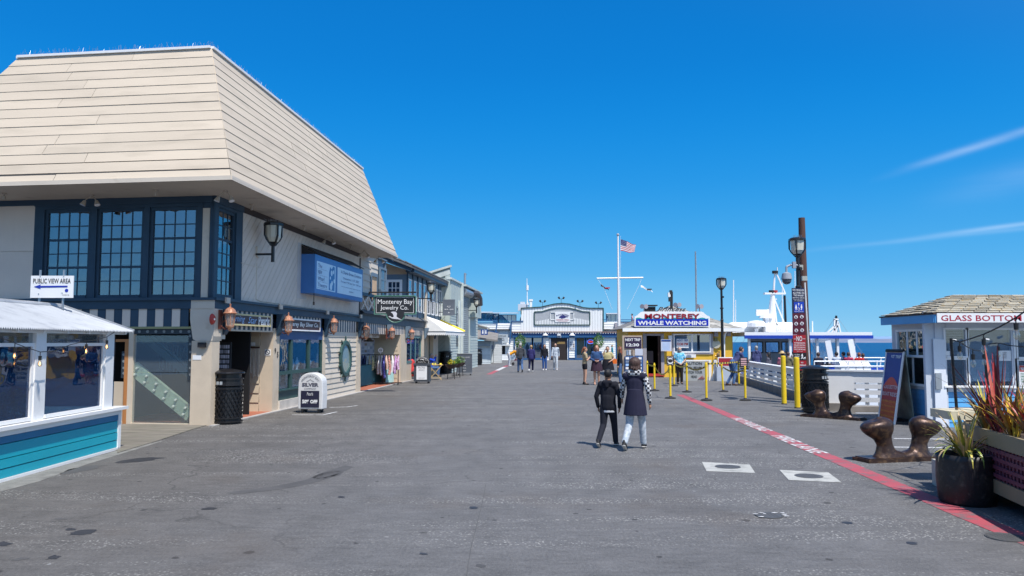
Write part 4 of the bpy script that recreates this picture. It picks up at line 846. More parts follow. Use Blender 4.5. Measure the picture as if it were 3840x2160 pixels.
a0, a1 = S.s_(1354, -1.2), S.s_(1410, -1.2); z0, z1 = S.z_(1380, 1372, -1.2), S.z_(1380, 1281, -1.2)
pb = Thing('poster_stand', 'pale panel with scrolled top and small photos at the back of the ticket bay', 'display board', S.p((a0 + a1) / 2, 0, -1.2))
mb = MB(); S.box(mb, a0, a1, z0 - .3, z1, -1.24, -1.2); pb.part('panel', mb, pm('lilac_panel', (.40, .42, .52), .6))
mb = MB(); am = (a0 + a1) / 2
mb.tube([S.p(am + x_, z1 + z_, -1.2) for x_, z_ in ((-1.2, .05), (-.9, .0), (-.8, .12), (-.5, .1), (-.3, .22), (0, .27), (.3, .22), (.5, .1), (.8, .12), (.9, 0), (1.2, .05))], .03); pb.part('scrolled_top', mb, pm('lilac_panel', (0, 0, 0)))
mb = MB(); mb.bar(S.p(a0 + .05, 0, -1.22), S.p(a0 + .05, z0, -1.22), .05); mb.bar(S.p(a1 - .05, 0, -1.22), S.p(a1 - .05, z0, -1.22), .05); pb.part('legs', mb, pm('lilac_panel', (0, 0, 0)))
phm = [pm('photo_print_%s' % n, c, .5, .3, 12, 0) for n, c in (('blue', (.2, .26, .36)), ('grey', (.5, .52, .56)), ('brown', (.2, .15, .12)))]
for i in range(5):
 for j in range(7):
  if random.random() < .75: S.pc(pb, 'photo', random.choice(phm), a0 + .12 + (a1 - a0 - .2) * i / 5, a0 + .12 + (a1 - a0 - .2) * (i + .75) / 5, z0 + (z1 - z0) * (j + .1) / 7.3, z0 + (z1 - z0) * (j + .8) / 7.3, -1.2, -1.195)
def curtain(name, label, W, a, b, z0, z1, d, mat, wl=.12, amp=.03):
 n = max(8, int(abs(b - a) / wl * 6)); m_ = MB(); vs_ = []
 for i in range(n + 1):
  x_ = a + (b - a) * i / n; o_ = amp * math.sin(i * math.pi / 3) + random.uniform(-.004, .004)
  vs_ += [W.p(x_, z0, d + o_ * 1.3), W.p(x_, z1, d + o_ * .6)]
 m_.add(vs_, [(2 * i, 2 * i + 2, 2 * i + 3, 2 * i + 1) for i in range(n)])
 m_.add([W.p(a, z1 + .01, d - .3), W.p(b, z1 + .01, d - .3), W.p(b, z1 + .01, d + .03), W.p(a, z1 + .01, d + .03)], [(0, 1, 2, 3)])
 return single(name, m_, mat, label, 'curtain', 'pleated skirts round the ticket tables', smooth=True)
curtain('table_skirt', 'dark teal pleated skirt of the ticket table inside the bay', S, S.s_(1347, -.5), S.s_(1420, -.9), .05, .88, -.75, pm('dark_teal_cloth', (.04, .16, .20), .8))
curtain('table_skirt', 'pale mint pleated skirt of the ticket table at the sunny end of the bay', S, S.s_(1452, -.2), S.s_(1480, -.2), .05, .95, -.25, pm('mint_cloth', (.38, .62, .60), .8))
b0, b1 = sx_[1522] + .1, sx_[1580] - .05; z0 = .95
mb = MB(); S.box(mb, b0, b1, 0, z0 - .1, -.1, .0); tk.part('apron_wall', mb, tan)
tealf = pm('teal_window_frame', (.10, .20, .20), .5)
S.window(tk, b0 + .12, b1 - .12, z0, ZV - .15, 3, 1, tealf, gdark, fw=.12, mw=.16, d0=-.1, d1=.0)
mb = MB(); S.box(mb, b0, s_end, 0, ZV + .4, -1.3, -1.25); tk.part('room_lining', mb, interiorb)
mb = MB(); S.box(mb, sx_[1588] , sx_[1606], 0, ZV, -.35, -.3); d_ = tk.part('door', mb, pm('dark_bronze_door', (.05, .04, .045), .4)); mb = MB(); S.box(mb, sx_[1606] - .3, sx_[1606] - .26, .95, 1.25, -.3, -.24); tk.part('handle', mb, steel, d_)
mb = MB(); S.box(mb, sx_[1606], sx_[1622], 0, ZV, -.3, -.2); tk.part('apron_wall', mb, tan)
r0, r1 = SE + .1, S.s_(1447)
mb = MB(); S.box(mb, r0, r1, 3.62, 3.74, -.02, .06); S.box(mb, r0, r1, ZB1 + .1, ZB1 + .2, -.02, .05); tk.part('balcony_rail', mb, navy)
mb = MB()
n_ = 4; w_ = (r1 - r0) / n_
for i in range(n_):
 a, b = r0 + w_ * i, r0 + w_ * (i + 1); mb = MB(); mb.bar(S.p(a, ZB1 + .2, .02), S.p(b, 3.62, .02), .05, .08); tk.part('rail_brace', mb, lifted_board); mb = MB(); mb.bar(S.p(a, 3.62, .03), S.p(b, ZB1 + .2, .03), .05, .08); tk.part('rail_brace', mb, lifted_board)
 mb = MB(); S.box(mb, b - .04, b + .04, ZB1 + .2, 3.62, -.03, .03); tk.part('rail_post', mb, lifted_board)
us = S.s_(1447); z_w0 = ZB1 + .1
S.clap(tk, cream, SE + .02, S.s_(1385, -.12), z_w0, 5.3, .27, .035, -.12)
mb = MB(); S.box(mb, SE + .02, us, z_w0, 5.35, -.4, -.14); tk.part('upper_wall', mb, sluice)
S.clap(tk, cream, S.s_(1385, -.12), S.s_(1411, -.12), 4.62, 5.3, .27, .035, -.12)
mb = MB(); a0, a1 = S.s_(1388, -.1), S.s_(1410, -.1); S.box(mb, a0, a1, z_w0, 4.55, -.13, -.1); tk.part('peach_niche', mb, pm('peach_wall', (.62, .42, .26), .7)); mb = MB(); S.box(mb, a0 - .15, a0, z_w0, 4.62, -.13, -.05); S.box(mb, a0, a1, 4.5, 4.65, -.13, -.05); tk.part('window_trim', mb, sluice)
a0, a1 = S.s_(1419, -.1), S.s_(1439, -.1)
for z0, z1 in ((3.1, 3.95), (4.05, 4.9)): S.window(tk, a0, a1, z0, z1, 4, 2, sluice, gpane, fw=.09, mw=.04, d0=-.1, d1=-.02)
mb = MB(); S.box(mb, us - .03, us + .1, z_w0, 5.35, -2.5, -.05); S.box(mb, SE, us + .1, 5.3, 5.36, -2.5, .0); tk.part('upper_wall', mb, sluice)
JW = Wall(A(1400, 1150, 27.9).xy, R(0), -1)
J0, J1 = A(1399, 1100, 27.9), A(1563, 1187, 27.9)
js = Thing('jewellery_sign', 'hanging dark sign with pale green rim lettered Monterey Bay Jewelry Co. and a flying heron', 'sign', (J0.x, 27.9, J1.z - .4))
jdark = pm('charcoal_board', (.02, .022, .026), .5, .1, 6, .1, 20); jgreen = pm('pale_green_rim', (.10, .24, .19), .5, .05, 4, 0)
yb = 27.9
def jp(px, py, d=0): q = A(px, py, yb); return Vector((q.x, yb - d, q.z))
mb = MB(); arc = [jp(1483 - 34 * math.cos(t) * 1.0, 1178 + 31 * math.sin(t)) for t in [math.pi * i / 16 for i in range(17)]]
outl = [jp(1404, 1110), jp(1404, 1178)] + arc + [jp(1559, 1178), jp(1559, 1110)]
mb.prism(outl, (0, .08, 0)); js.part('board', mb, jdark, norm=True)
mb = MB(); o2 = outl + [outl[0]]
for a, b in zip(o2[:-1], o2[1:]): mb.bar(a + Vector((0, .02, 0)), b + Vector((0, .02, 0)), .15, .035, up=(0, 0, 1)) if abs((b - a).z) < 1e-3 else mb.bar(a + Vector((0, .02, 0)), b + Vector((0, .02, 0)), .035, .15, up=(1, 0, 0)) if abs((b - a).x) < 1e-3 else mb.cyl(a + Vector((0, .02, 0)), b + Vector((0, .02, 0)), .03, n=6)
js.part('rim', mb, jgreen)
mb = MB(); mb.text('Monterey Bay', jp(1482, 1134), (1, 0, 0), Z3, w=1.26, h=.22, ext=.012); mb.text('Jewelry Co.', jp(1479, 1156), (1, 0, 0), Z3, w=1.02, h=.2, ext=.012)
for a, b in (((1411, 1116), (1551, 1116)), ((1411, 1116), (1411, 1173)), ((1551, 1116), (1551, 1173)), ((1411, 1173), (1447, 1173)), ((1516, 1173), (1551, 1173))): mb.bar(jp(*a, .01), jp(*b, .01), .012)
js.part('lettering', mb, signw)
mb = MB(); mb.add([jp(x_, y_, .012) for x_, y_ in ((1456, 1188), (1463, 1185), (1467, 1189), (1474, 1190), (1477, 1186), (1473, 1176), (1465, 1171), (1474, 1168), (1484, 1169), (1489, 1175), (1487, 1187), (1495, 1193), (1508, 1200), (1492, 1197), (1479, 1196), (1469, 1194), (1463, 1190))], [tuple(range(17))]); js.part('heron_emblem', mb, pm('heron_grey', (.62, .62, .66), .5))
mb = MB(); mb.bar(jp(1430, 1095, -.05), jp(1430, 1110, -.05), .03); mb.bar(jp(1530, 1095, -.05), jp(1530, 1110, -.05), .03); mb.bar(jp(1385, 1096, -.05), jp(1560, 1096, -.05), .05); mb.bar(jp(1385, 1096, -.05), jp(1360, 1096, -1.2), .05); js.part('hanger', mb, blackm)
bb_ = Thing('grey_blue_shop_house', 'grey blue boarded upper storey with white sash windows under a dark shingled roof', 'building', S.p(S.s_(1524), 0, 0))
b0, b1 = S.s_(1524), S.s_(1655); zb0, zb1 = 3.18, 5.2
zlow = S.z_(1560, 1192)
mb = MB(); S.box(mb, b0, b1, zlow, zb1, -.3, 0); bb_.part('upper_wall', mb, sluice)
S.pc(bb_, 'cream_band', cream, b0, b1, ZB1 + .25, zlow, -.3, .01)
BF = Wall(S.p(b0, 0, 0), R(180 - 4.9), 1)
mb = MB(); BF.box(mb, 0, 3, ZB1 + .1, zb1 - .1, -.1, 0); bb_.part('gable_wall', mb, sluice)
a0, a1 = BF.s_(1497), BF.s_(1455); BF.window(bb_, a0, a1, BF.z_(1475, 1125), BF.z_(1475, 1058), 3, 3, whitec, gpane, fw=.12, mw=.035, d0=0, d1=.05)
nw = 8; wv = (b1 - b0) / nw
for i in range(nw):
 c = b0 + wv * (i + .5)
 S.window(bb_, c - wv * .27, c + wv * .27, zlow + .35, zb1 - .35, 1, 2, whitec, gpane, fw=.06, mw=.05, d0=0, d1=.05)
 mb = MB(); S.box(mb, b0 + wv * i - .05, b0 + wv * i + .05, zlow, zb1, 0, .06); bb_.part('wall_batten', mb, navy)
mb = MB(); S.box(mb, b0 - .3, b1, zb1 - .02, zb1 + .16, 0, .42); bb_.part('gutter', mb, navy)
sl_ = math.tan(R(33)); q0 = b0 - 1.0
mb = MB(); mb.prism([S.p(q0, zb1 + .12, .45), S.p(b1 + .2, zb1 + .12, .45), S.p(b1 + .2, zb1 + .12 + 3.2 * sl_ * .62, -2.75), S.p(q0, zb1 + .12 + 3.2 * sl_ * .62, -2.75)], Z3 * .1); bb_.part('roof', mb, shg, norm=True)
rows, cols_ = 9, 30
for j in range(rows):
 for i in range(cols_):
  if j > 6: continue
  f0 = j / rows; a = q0 + (b1 + .2 - q0) * (i + (.5 if j % 2 else 0)) / (cols_ + .5); b = a + (b1 + .2 - q0) / (cols_ + .5) * .95; d0_ = .47 - 3.2 * f0; d1_ = .47 - 3.2 * (f0 + 1 / rows); zz0 = zb1 + .23 + 3.2 * f0 * sl_ * .62
  m_ = MB(); m_.prism([S.p(a, zz0, d0_), S.p(b, zz0, d0_), S.p(b, zz0 + .2, d1_), S.p(a, zz0 + .2, d1_)], Z3 * random.uniform(.02, .035)); bb_.part('shingle', m_, shg)
mb = MB(); mb.prism([BF.p(0, zb1 - .1, .0), BF.p(3, zb1 - .1, 0), BF.p(3, zb1 + 1.15, 0), BF.p(0, zb1 + .1, 0)], BF.n * -.08); bb_.part('gable', mb, pm('peach_wall', (.62, .42, .26)), norm=True)
mb = MB(); mb.bar(BF.p(-.4, zb1 + .02, .9), BF.p(3, zb1 + 1.33, .9), .06, .16); bb_.part('rake_board', mb, navy)
mb = MB(); p = S.p(S.s_(1519), zb1 + .35, -.6); mb.cyl(p, p + Z3 * .6, .07, n=8); bb_.part('vent_pipe', mb, steel)
mb = MB(); q = S.s_(1588); S.box(mb, q - .08, q + .08, 2.4, 4.5, .06, .16); bb_.part('conduit_post', mb, cream)
mb = MB(); S.box(mb, b0, b1, 2.9, 2.95, -3, 0); S.box(mb, b0, b1, 0, 5, -3, -2.95); bb_.part('room_lining', mb, interior)
wall_lamp(1617, 1103, S, .75, 'black lantern lamp on an arm in front of the grey blue sash windows')
aw = Thing('awning', 'white canvas awning with scalloped edge and yellow roll over the cafe tables', 'awning', S.p(S.s_(1600), 2.2, 0))
canvas = pm('white_canvas', (.80, .79, .77), .7, .04, 3, .05, 20)
a0, a1 = S.s_(1590), S.s_(1590) + 4.6;
def aq(px, py, d): s_v, z_v = S.uv(px, py, d); return S.p(s_v, z_v, d)
T0, T1 = aq(1591, 1190, .05), aq(1628, 1207, .1); E0, E1 = aq(1594, 1240, 1.0), aq(1690, 1236, 1.4); E2 = aq(1712, 1242, 1.5)
tl, tr = S.p(a0, 3.25, .04), S.p(a1, 3.1, .04); fl2, fr2 = S.p(a0, 2.42, 1.15), S.p(a1, 2.42, 1.5)
mb = MB(); mb.prism([tl, tr, fr2, fl2], Z3 * .01); mb.prism([tl, fl2, S.p(a0, 2.42, .04)], S.u * .01); aw.part('canopy', mb, canvas, norm=True)
for k_, (pa, pb) in enumerate(((S.p(a0, 2.42, .1), fl2), (fl2, fr2))):
 n = 10; m_ = MB(); vs_ = []
 for i in range(n * 8 + 1): f_ = i / (n * 8); p = pa.lerp(pb, f_); vs_ += [p, p - Z3 * (.16 + .05 * abs(math.sin(f_ * n * math.pi)))]
 m_.add(vs_, [(2 * i, 2 * i + 2, 2 * i + 3, 2 * i + 1) for i in range(n * 8)]); aw.part('scalloped_edge', m_, canvas)
mb = MB(); mb.tube([tr + Z3 * .05, fr2 + Z3 * .06 + S.u * .05], .06, 8); aw.part('yellow_roll', mb, yellow)
mb = MB(); mb.bar(S.p(a0, 2.42, .05), fl2, .04); mb.bar(S.p(a1, 2.42, .05), fr2, .04); mb.bar(fl2, fr2, .04); aw.part('awning_frame', mb, steel)
P_ = A(1686, 1283, 46.0); SgF = Wall((P_.x, 46.0), R(180), 1); SgS = Wall((P_.x, 46.0), R(85.1), -1)
sg_ = Thing('sage_building', 'sage green boarded building with slanted parapet and diagonal siding', 'building', (P_.x, 46.0, 0))
ztop, zs = SgF.z_(1686, 997), SgF.z_(1576, 1036)
sB = SgF.s_(1576)
mb = MB(); mb.prism([SgF.p(0, 0), SgF.p(6, 0), SgF.p(6, zs - .6), SgF.p(sB, zs), SgF.p(0, ztop)], (0, .2, 0)); sg_.part('front_wall', mb, pm('sage_backing', (.30, .36, .33), .7), norm=True)
cw_ = SgF.s_(1668)
diagonal(sg_, SgF, [(cw_, 0.05), (3.5, 0.05), (3.5, zs - .35), (cw_, ztop - .75)], .19, -1.1, sage, .0, .03, .02)
mb = MB(); SgF.box(mb, 0, cw_, 0, ztop - .25, -.02, .06); sg_.part('corner_board', mb, sage)
mb = MB(); mb.bar(SgF.p(-.1, ztop, .05), SgF.p(sB + .3, zs - .05, .05), .2, .12); mb.bar(SgF.p(0, ztop - .35, .04), SgF.p(sB, zs - .3, .04), .06, .3); sg_.part('parapet_trim', mb, pm('pale_sage_trim', (.55, .60, .57), .5))
s1_, s2_, s3_, s4_ = SgS.s_(1726), SgS.s_(1757), SgS.s_(1772), SgS.s_(1790)
SgS.clap(sg_, sage, .1, s1_, 0, 3.6, .16, .03, 0); zt1 = SgS.z_(1690, 1049)
for i in range(12): SgS.pc(sg_, 'wall_batten', sage, .1 + (s1_ - .1) * i / 12 + .01, .1 + (s1_ - .1) * (i + 1) / 12 - .01, 3.6, zt1, 0, .03 + .01 * (i % 2))
mb = MB(); SgS.box(mb, 0, s1_, 0, zt1, -.2, -.0); sg_.part('side_wall', mb, sage); mb = MB(); SgS.box(mb, -.1, s1_ + .1, zt1, zt1 + .12, -.2, .12); sg_.part('parapet_trim', mb, pm('pale_sage_trim', (0, 0, 0)))
mb = MB(); a0 = SgS.s_(1709); SgS.box(mb, a0, a0 + .7, 1.6, 4.1, .04, .07); sg_.part('dark_window', mb, gfar)
mb = MB(); SgS.box(mb, a0 + .8, a0 + 1.15, 0, 4.5, .03, .14); SgS.box(mb, s1_ - .15, s1_ + .1, 0, zt1 + .1, .03, .2); sg_.part('downpipe', mb, pm('pale_sage_trim', (0, 0, 0)))
sh = Thing('shutter_shop', 'closed shop front with a tall grey roll-up shutter beyond the sage building', 'shop', SgS.p(s1_ + .2, 0, 0))
shm = pm('shutter_grey', (.34, .38, .39), .5, .06, 3, 0)
mb = MB(); SgS.box(mb, s1_ + .1, s4_, 0, 5.3, -.3, -.05); sh.part('wall', mb, pm('dark_gap', (.06, .07, .07), .8))
nsl = 36
for i in range(nsl): z0 = .05 + 4.9 * i / nsl; z1 = z0 + 4.9 / nsl - .03; SgS.pc(sh, 'shutter_slat', shm, s1_ + .25, s2_ - .1, z0, z1, -.05, .03)
mb = MB(); mb.cyl(SgS.p(s1_ + .3, 5.2, .1), SgS.p(s2_, 5.2, .1), .28, n=12); sh.part('shutter_roll', mb, steel)
mb = MB(); SgS.box(mb, s1_ + .12, s1_ + .25, 0, 5.1, -.05, .1); SgS.box(mb, s2_ - .1, s2_ + .05, 0, 5.1, -.05, .1); SgS.box(mb, s1_, s4_, 5.5, 5.62, -.6, .4); sh.part('shutter_frame', mb, sage)
SgS.clap(sh, sage, s2_ + .05, s4_, 0, 4.2, .2, .03, 0)
mb = MB(); SgS.box(mb, s2_ + .3, s3_ + 1, 3.6, 4.6, 0, .5); sh.part('meter_box', mb, sage)
mb = MB(); mb.tube([SgS.p(s2_ + .2, 5.3, .1), SgS.p(s2_ + .8, 5.3, .5), SgS.p(s2_ + 1.4, 5.0, .6), SgS.p(s2_ + 1.6, 4.5, .6)], .2, 8); sh.part('exhaust_duct', mb, pm('dark_duct', (.12, .11, .11), .4, metal=.5))
mb = MB(); mb.tube([SgS.p(s2_ - .5, 5.5, -.2), SgS.p(s2_ - .5, 6.6, -.2), SgS.p(s2_ - .2, 6.6, -.2)], .08, 8); sh.part('vent_pipe', mb, steel)
wall_lamp(1787, 1152, SgS, .6, 'black lantern lamp on an arm beyond the roll-up shutter')
q0 = A(1660, 1183, 45.2); q1 = A(1706, 1123, 45.2)
hs_ = Thing('hanging_sign', 'square charcoal hanging sign with a small cup emblem in front of the sage diagonal boards', 'sign', ((q0.x + q1.x) / 2, 45.2, q0.z))
mb = MB(); mb.bb(q0.x, q1.x, 45.2, 45.26, q0.z, q1.z); hs_.part('board', mb, pm('slate_sign', (.10, .115, .14), .5))
mb = MB(); mb.text('WATER + LEAVES', ((q0.x + q1.x) / 2, 45.2, q0.z + .36), (1, 0, 0), Z3, w=.55, h=.055, ext=.006); mb.text('\u00b7 8 \u00b7', ((q0.x + q1.x) / 2, 45.2, q0.z + .17), (1, 0, 0), Z3, w=.26, h=.06, ext=.006)
cx_ = (q0.x + q1.x) / 2; cz_ = q0.z + .55; mb.tube([Vector((cx_ + .09 * math.cos(t), 45.19, cz_ + .07 * math.sin(t))) for t in [math.pi + math.pi * i / 8 for i in range(9)]], .008, 4); mb.bar((cx_ - .1, 45.19, cz_), (cx_ + .1, 45.19, cz_), .01); hs_.part('lettering', mb, signw)
mb = MB()
for zz in (.18, .72): mb.bar((q0.x, 45.23, q0.z + zz * (q1.z - q0.z) / .9), (q0.x - .9, 45.23, q0.z + zz * (q1.z - q0.z) / .9), .04)
hs_.part('bracket', mb, blackm)
def W_at(Y): return Wall((0, Y), 0.0, -1)
W66, W69, W80 = W_at(66), W_at(69), W_at(80)
rt = Thing('restroom_building', 'low pale boarded restroom building with a grey lean-to roof behind the bins', 'building', A(1810, 1355, 66).xy.to_3d())
a0, a1 = W66.s_(1745), W66.s_(1840); zt = W66.z_(1800, 1298)
W66.clap(rt, pm('pale_grey_siding', (.50, .55, .56), .6), a0, a1, 0, zt, .14, .03)
mb = MB(); W66.box(mb, a0, a1, 0, zt + .3, -4, -.01); rt.part('wall', mb, sage); mb = MB(); W66.box(mb, a0, a1, zt, zt + .45, .0, .3); rt.part('rolled_shutter', mb, pm('mid_grey_metal', (.25, .30, .33), .5))
mb = MB(); z1_ = W66.z_(1800, 1268); mb.prism([W66.p(a0, z1_, .8), W66.p(a1 + .6, z1_ - .3, .8), W66.p(a1 + .6, z1_ + .3, -3), W66.p(a0, z1_ + .8, -3)], Z3 * .15); rt.part('roof', mb, greyw, norm=True)
mb = MB(); zu = W66.z_(1800, 1225); W66.box(mb, a0, W66.s_(1822), z1_ + .3, zu + .2, -3.2, -3); rt.part('upper_wall', mb, pm('pale_sage_trim', (0, 0, 0)))
mb = MB(); mb.bar(W66.p(a0, zu + .45, -2.9), W66.p(W66.s_(1832), zu - .1, -2.9), .4, .1); rt.part('eave', mb, greyw)
rs = Thing('restroom_sign', 'square blue sign with two white restroom figures on the lean-to roof', 'sign', W66.p(W66.s_(1816), W66.z_(1816, 1256), 1))
a0, a1, z0, z1 = W66.s_(1803, 1), W66.s_(1829, 1), W66.z_(1816, 1256, 1), W66.z_(1816, 1235, 1); mb = MB(); W66.box(mb, a0, a1, z0, z1, .95, 1); rs.part('board', mb, rfdeep)
mb = MB()
for f in (.28, .72): c = a0 + (a1 - a0) * f; mb.cyl(W66.p(c, z1 - .1, 1.01), W66.p(c, z1 - .1, 1.02), .05, n=8); W66.box(mb, c - .06, c + .06, z0 + .1, z1 - .16, 1.005, 1.015)
W66.box(mb, (a0 + a1) / 2 - .01, (a0 + a1) / 2 + .01, z0, z1, 1.0, 1.01); rs.part('figures', mb, signw)
a0, a1, zt = W69.s_(1816), W69.s_(1868), W69.z_(1840, 1266)
shd = Thing('storage_shed', 'small pale grey shed with a Z-braced door and a sloping roof', 'shed', W69.p((a0 + a1) / 2, 0))
shw = pm('shed_grey', (.55, .57, .57), .6, .06, 3, .1, 40)
mb = MB(); mb.bb(a0, a1 + .3, 69.02, 71, 0, zt); shd.part('wall', mb, pm('shed_gap', (.3, .31, .31), .7))
for i in range(7): W69.pc(shd, 'door_board', shw, a0 + (a1 - .45 - a0) * i / 7 + .005, a0 + (a1 - .45 - a0) * (i + 1) / 7 - .005, .05, zt - .02, 0, .03)
SR = Wall((a1 + .3, 69), R(90), -1)
SR.clap(shd, shw, .0, 2, 0, zt, .16, .02); W69.clap(shd, shw, a1 - .4, a1 + .3, 0, zt, .16, .02)
mb = MB(); e = a1 - .45
for p, q in (((a0, zt * .5), (e, zt * .95)), ((a0, .05), (e, zt * .5)), ((a0, zt * .5), (e, zt * .5)), ((a0, .1), (e, .1)), ((a0, zt * .93), (e, zt * .93))):
 m_ = MB(); m_.bar(W69.p(*p, .05), W69.p(*q, .05), .04, .14); shd.part('door_brace', m_, shw)
mb = MB(); mb.prism([W69.p(a0 - .3, zt + .1, .3), W69.p(a1 + .5, zt - .05, .3), W69.p(a1 + .5, zt - .05, -2.2), W69.p(a0 - .3, zt + .1, -2.2)], Z3 * .08); shd.part('roof', mb, tin, norm=True)
mb = MB(); c = W69.p(e - .35, zt - .55, .07); mb.lathe([(.16, 0), (.16, .04), (.10, .04), (.10, 0)], c, 16, ring=True, ax=(Vector((1, 0, 0)), Z3, Vector((0, -1, 0)))); shd.part('hanging_ring', mb, blackm)
W69.pc(shd, 'notice_plate', rfdeep, a0 + .5, a0 + .75, zt * .55, zt * .7, .04, .05)
# ================================================================== RESTAURANT at the end of the wharf
rf = Thing('harbour_restaurant', 'white boarded restaurant with curved navy-edged gable and blue doors across the end of the wharf', 'restaurant', (0, 80, 0))
def q4(x, y): return (1800 + x / 3.018, 1000 + y / 3.018)
def w8(x, y, d=0): return W80.uv(*q4(x, y), d)
def rbox(x0, y0, x1, y1, d0, d1, mb_=None):
 a = w8(x0, y1); b = w8(x1, y0); m_ = mb_ or MB(); W80.box(m_, a[0], b[0], max(0, a[1]), b[1], d0, d1); return m_
fac = [(490, 735), (490, 620), (465, 540), (465, 470), (690, 457), (760, 440), (840, 422), (925, 415), (1010, 422), (1090, 442), (1170, 463), (1240, 470), (1395, 470), (1395, 735)]
pts = [W80.p(*w8(*p)) for p in fac]
mb = MB(); mb.prism(pts, (0, .3, 0)); rf.part('gable_wall', mb, pm('grey_board_gap', (.5, .5, .5), .7), norm=True)
n = 30; zb_ = w8(0, 733)[1]; topz = lambda s: max(W80.uv(*q4(700, 457))[1], 0)
gp = [w8(*p) for p in fac[3:13]]
def gtop(s):
 for a, b in zip(gp[:-1], gp[1:]):
  if a[0] <= s <= b[0]: return a[1] + (b[1] - a[1]) * (s - a[0]) / (b[0] - a[0])
 return gp[0][1]
sa, sb_ = gp[0][0], gp[-1][0]
for i in range(n):
 a = sa + (sb_ - sa) * i / n; b = sa + (sb_ - sa) * (i + 1) / n - .03
 m_ = MB(); m_.prism([W80.p(a, zb_, .0), W80.p(b, zb_, 0), W80.p(b, gtop(b), 0), W80.p(a, gtop(a), 0)], (0, -.03, 0)); rf.part('wall_board', m_, rfwhite, norm=True)
mb = MB()
for a, b in zip(fac[2:13], fac[3:14]): mb.bar(W80.p(*w8(*a), .04), W80.p(*w8(*b), .04), .16, .1)
rf.part('gable_trim', mb, dgreen)
ins = [(615, 660), (615, 512), (700, 508), (790, 480), (860, 468), (925, 464), (1000, 468), (1080, 484), (1160, 508), (1242, 512), (1242, 660)]
mb = MB(); mb.prism([W80.p(*w8(*p), .05) for p in ins], (0, -.01, 0)); rf.part('gable_panel', mb, pm('grey_panel', (.38, .40, .42), .6), norm=True)
mb = MB()
for a, b in zip(ins, ins[1:] + ins[:1]): mb.bar(W80.p(*w8(*a), .08), W80.p(*w8(*b), .08), .1, .1)
rf.part('panel_frame', mb, dgreen)
for i in range(34):
 x_ = 628 + i * 18
 if 790 < x_ < 1050: y0 = 618
 else: y0 = 620 - min(abs(x_ - 628), 300) * .18 if x_ < 900 else 580 + (x_ - 1050) * .18
 rf.part('picket', rbox(x_, y0, x_ + 11, 655, .07, .11), rfwhite)
mb = MB()
for p in ((790, 512, 1063, 520), (790, 597, 1063, 606), (790, 512, 797, 606), (1056, 512, 1063, 606)): rbox(*p, .07, .13, mb)
rf.part('banner_frame', mb, rfwhite)
bn_ = Thing('restaurant_banner', 'white banner with a dark blue fish lettered Rockfish Harbor Grill in the gable', 'banner', W80.p(*w8(935, 628), .16))
bn_.part('banner', rbox(848, 515, 1020, 628, .14, .16), signw)
inkb = pm('banner_ink', (.03, .03, .16), .5)
mb = MB(); c = W80.p(*w8(934, 548), .17)
def arcf(cx, cz, r_, up=1):
 def f(x, y): a = x / r_; return Vector((cx + (r_ + up * y) * math.sin(a), c.y - .012, cz + up * ((r_ + up * y) * math.cos(a) - r_)))
 return f
mb.text('ROCKFISH', c, (1, 0, 0), Z3, w=1.35, h=.13, bold=.03, fn=arcf(c.x, c.z + .06, 1.6));
fish = [(890, 572), (905, 560), (925, 550), (945, 548), (965, 556), (975, 564), (990, 556), (992, 576), (978, 572), (960, 582), (935, 588), (922, 592), (915, 584), (898, 582)]
mb.add([W80.p(*w8(*p), .17) for p in fish], [tuple(range(len(fish)))]); bn_.part('fish_emblem', mb, inkb)
mb = MB(); c2 = W80.p(*w8(934, 602), .17); mb.text('HARBOR GRILL', c2, (1, 0, 0), Z3, w=1.35, h=.11, bold=.02, fn=arcf(c2.x, c2.z - .05, 1.8, -1) if False else None, ext=.01); mb.bar(W80.p(*w8(878, 620), .165), W80.p(*w8(990, 620), .165), .01, .02); bn_.part('lettering', mb, redp)
rf.part('eave', rbox(360, 735, 1620, 746, -.2, .38), pm('brown_eave', (.22, .13, .10), .6)); rf.part('blue_fascia', rbox(365, 748, 1620, 800, -.1, .2), rfdeep); rf.part('blue_band', rbox(365, 772, 1620, 803, .2, .22), rfblue)
mb = rbox(225, 800, 1760, 1075, -.3, -.02); rf.part('ground_wall', mb, rfblue)
zt = w8(0, 803)[1]
def rclap(x0, x1, y0=803, y1=1060): a = w8(x0, y1)[0]; b = w8(x1, y1)[0]; z0 = max(.0, w8(x0, y1)[1]); z1 = w8(x0, y0)[1]; W80.clap(rf, rfwhite, a, b, z0, z1, .24, .04, 0)
rclap(230, 480, 803, 1075); rclap(705, 785); rclap(1008, 1078, 803, 1030); rclap(1312, 1535); rclap(1560, 1760)
mb = MB(); z1 = w8(0, 1048)[1]
for x0, x1 in ((488, 590), (598, 705), (1083, 1198), (1198, 1308)): pass
def rwin(x0, x1, y0=808, y1=1035): a, b = w8(x0, y1), w8(x1, y0); W80.window(rf, a[0], b[0], max(.15, a[1]), b[1], 1, 1, rfblue, gfar, fw=.18, mw=.05, d0=0, d1=.08)
rwin(500, 582); rwin(606, 696); rwin(1094, 1180); rwin(1210, 1298)
mb = rbox(800, 806, 985, 1060, -3.2, -3.1); rf.part('doorway_lining', mb, interior)
mb = MB(); a, b = w8(800, 1060), w8(985, 806); mb.bb(a[0], b[0], 80.0, 83, 0, .02); rf.part('door_floor', mb, blackm)
rf.part('doorway', rbox(803, 810, 985, 1055, -.02, .02), pm('dark_doorway', (.02, .012, .01), .6))
mb = rbox(870, 850, 960, 875, .02, .03); rf.part('menu_board_inside', mb, pm('dim_amber', (.25, .16, .05), .6))
for x0, x1 in ((786, 803), (985, 1004)): rf.part('door', rbox(x0, 808, x1, 1052, .0, .1), rfblue); rf.part('door_edge', rbox(x0 + 4, 812, x0 + 8, 1050, .1, .14), rfwhite)
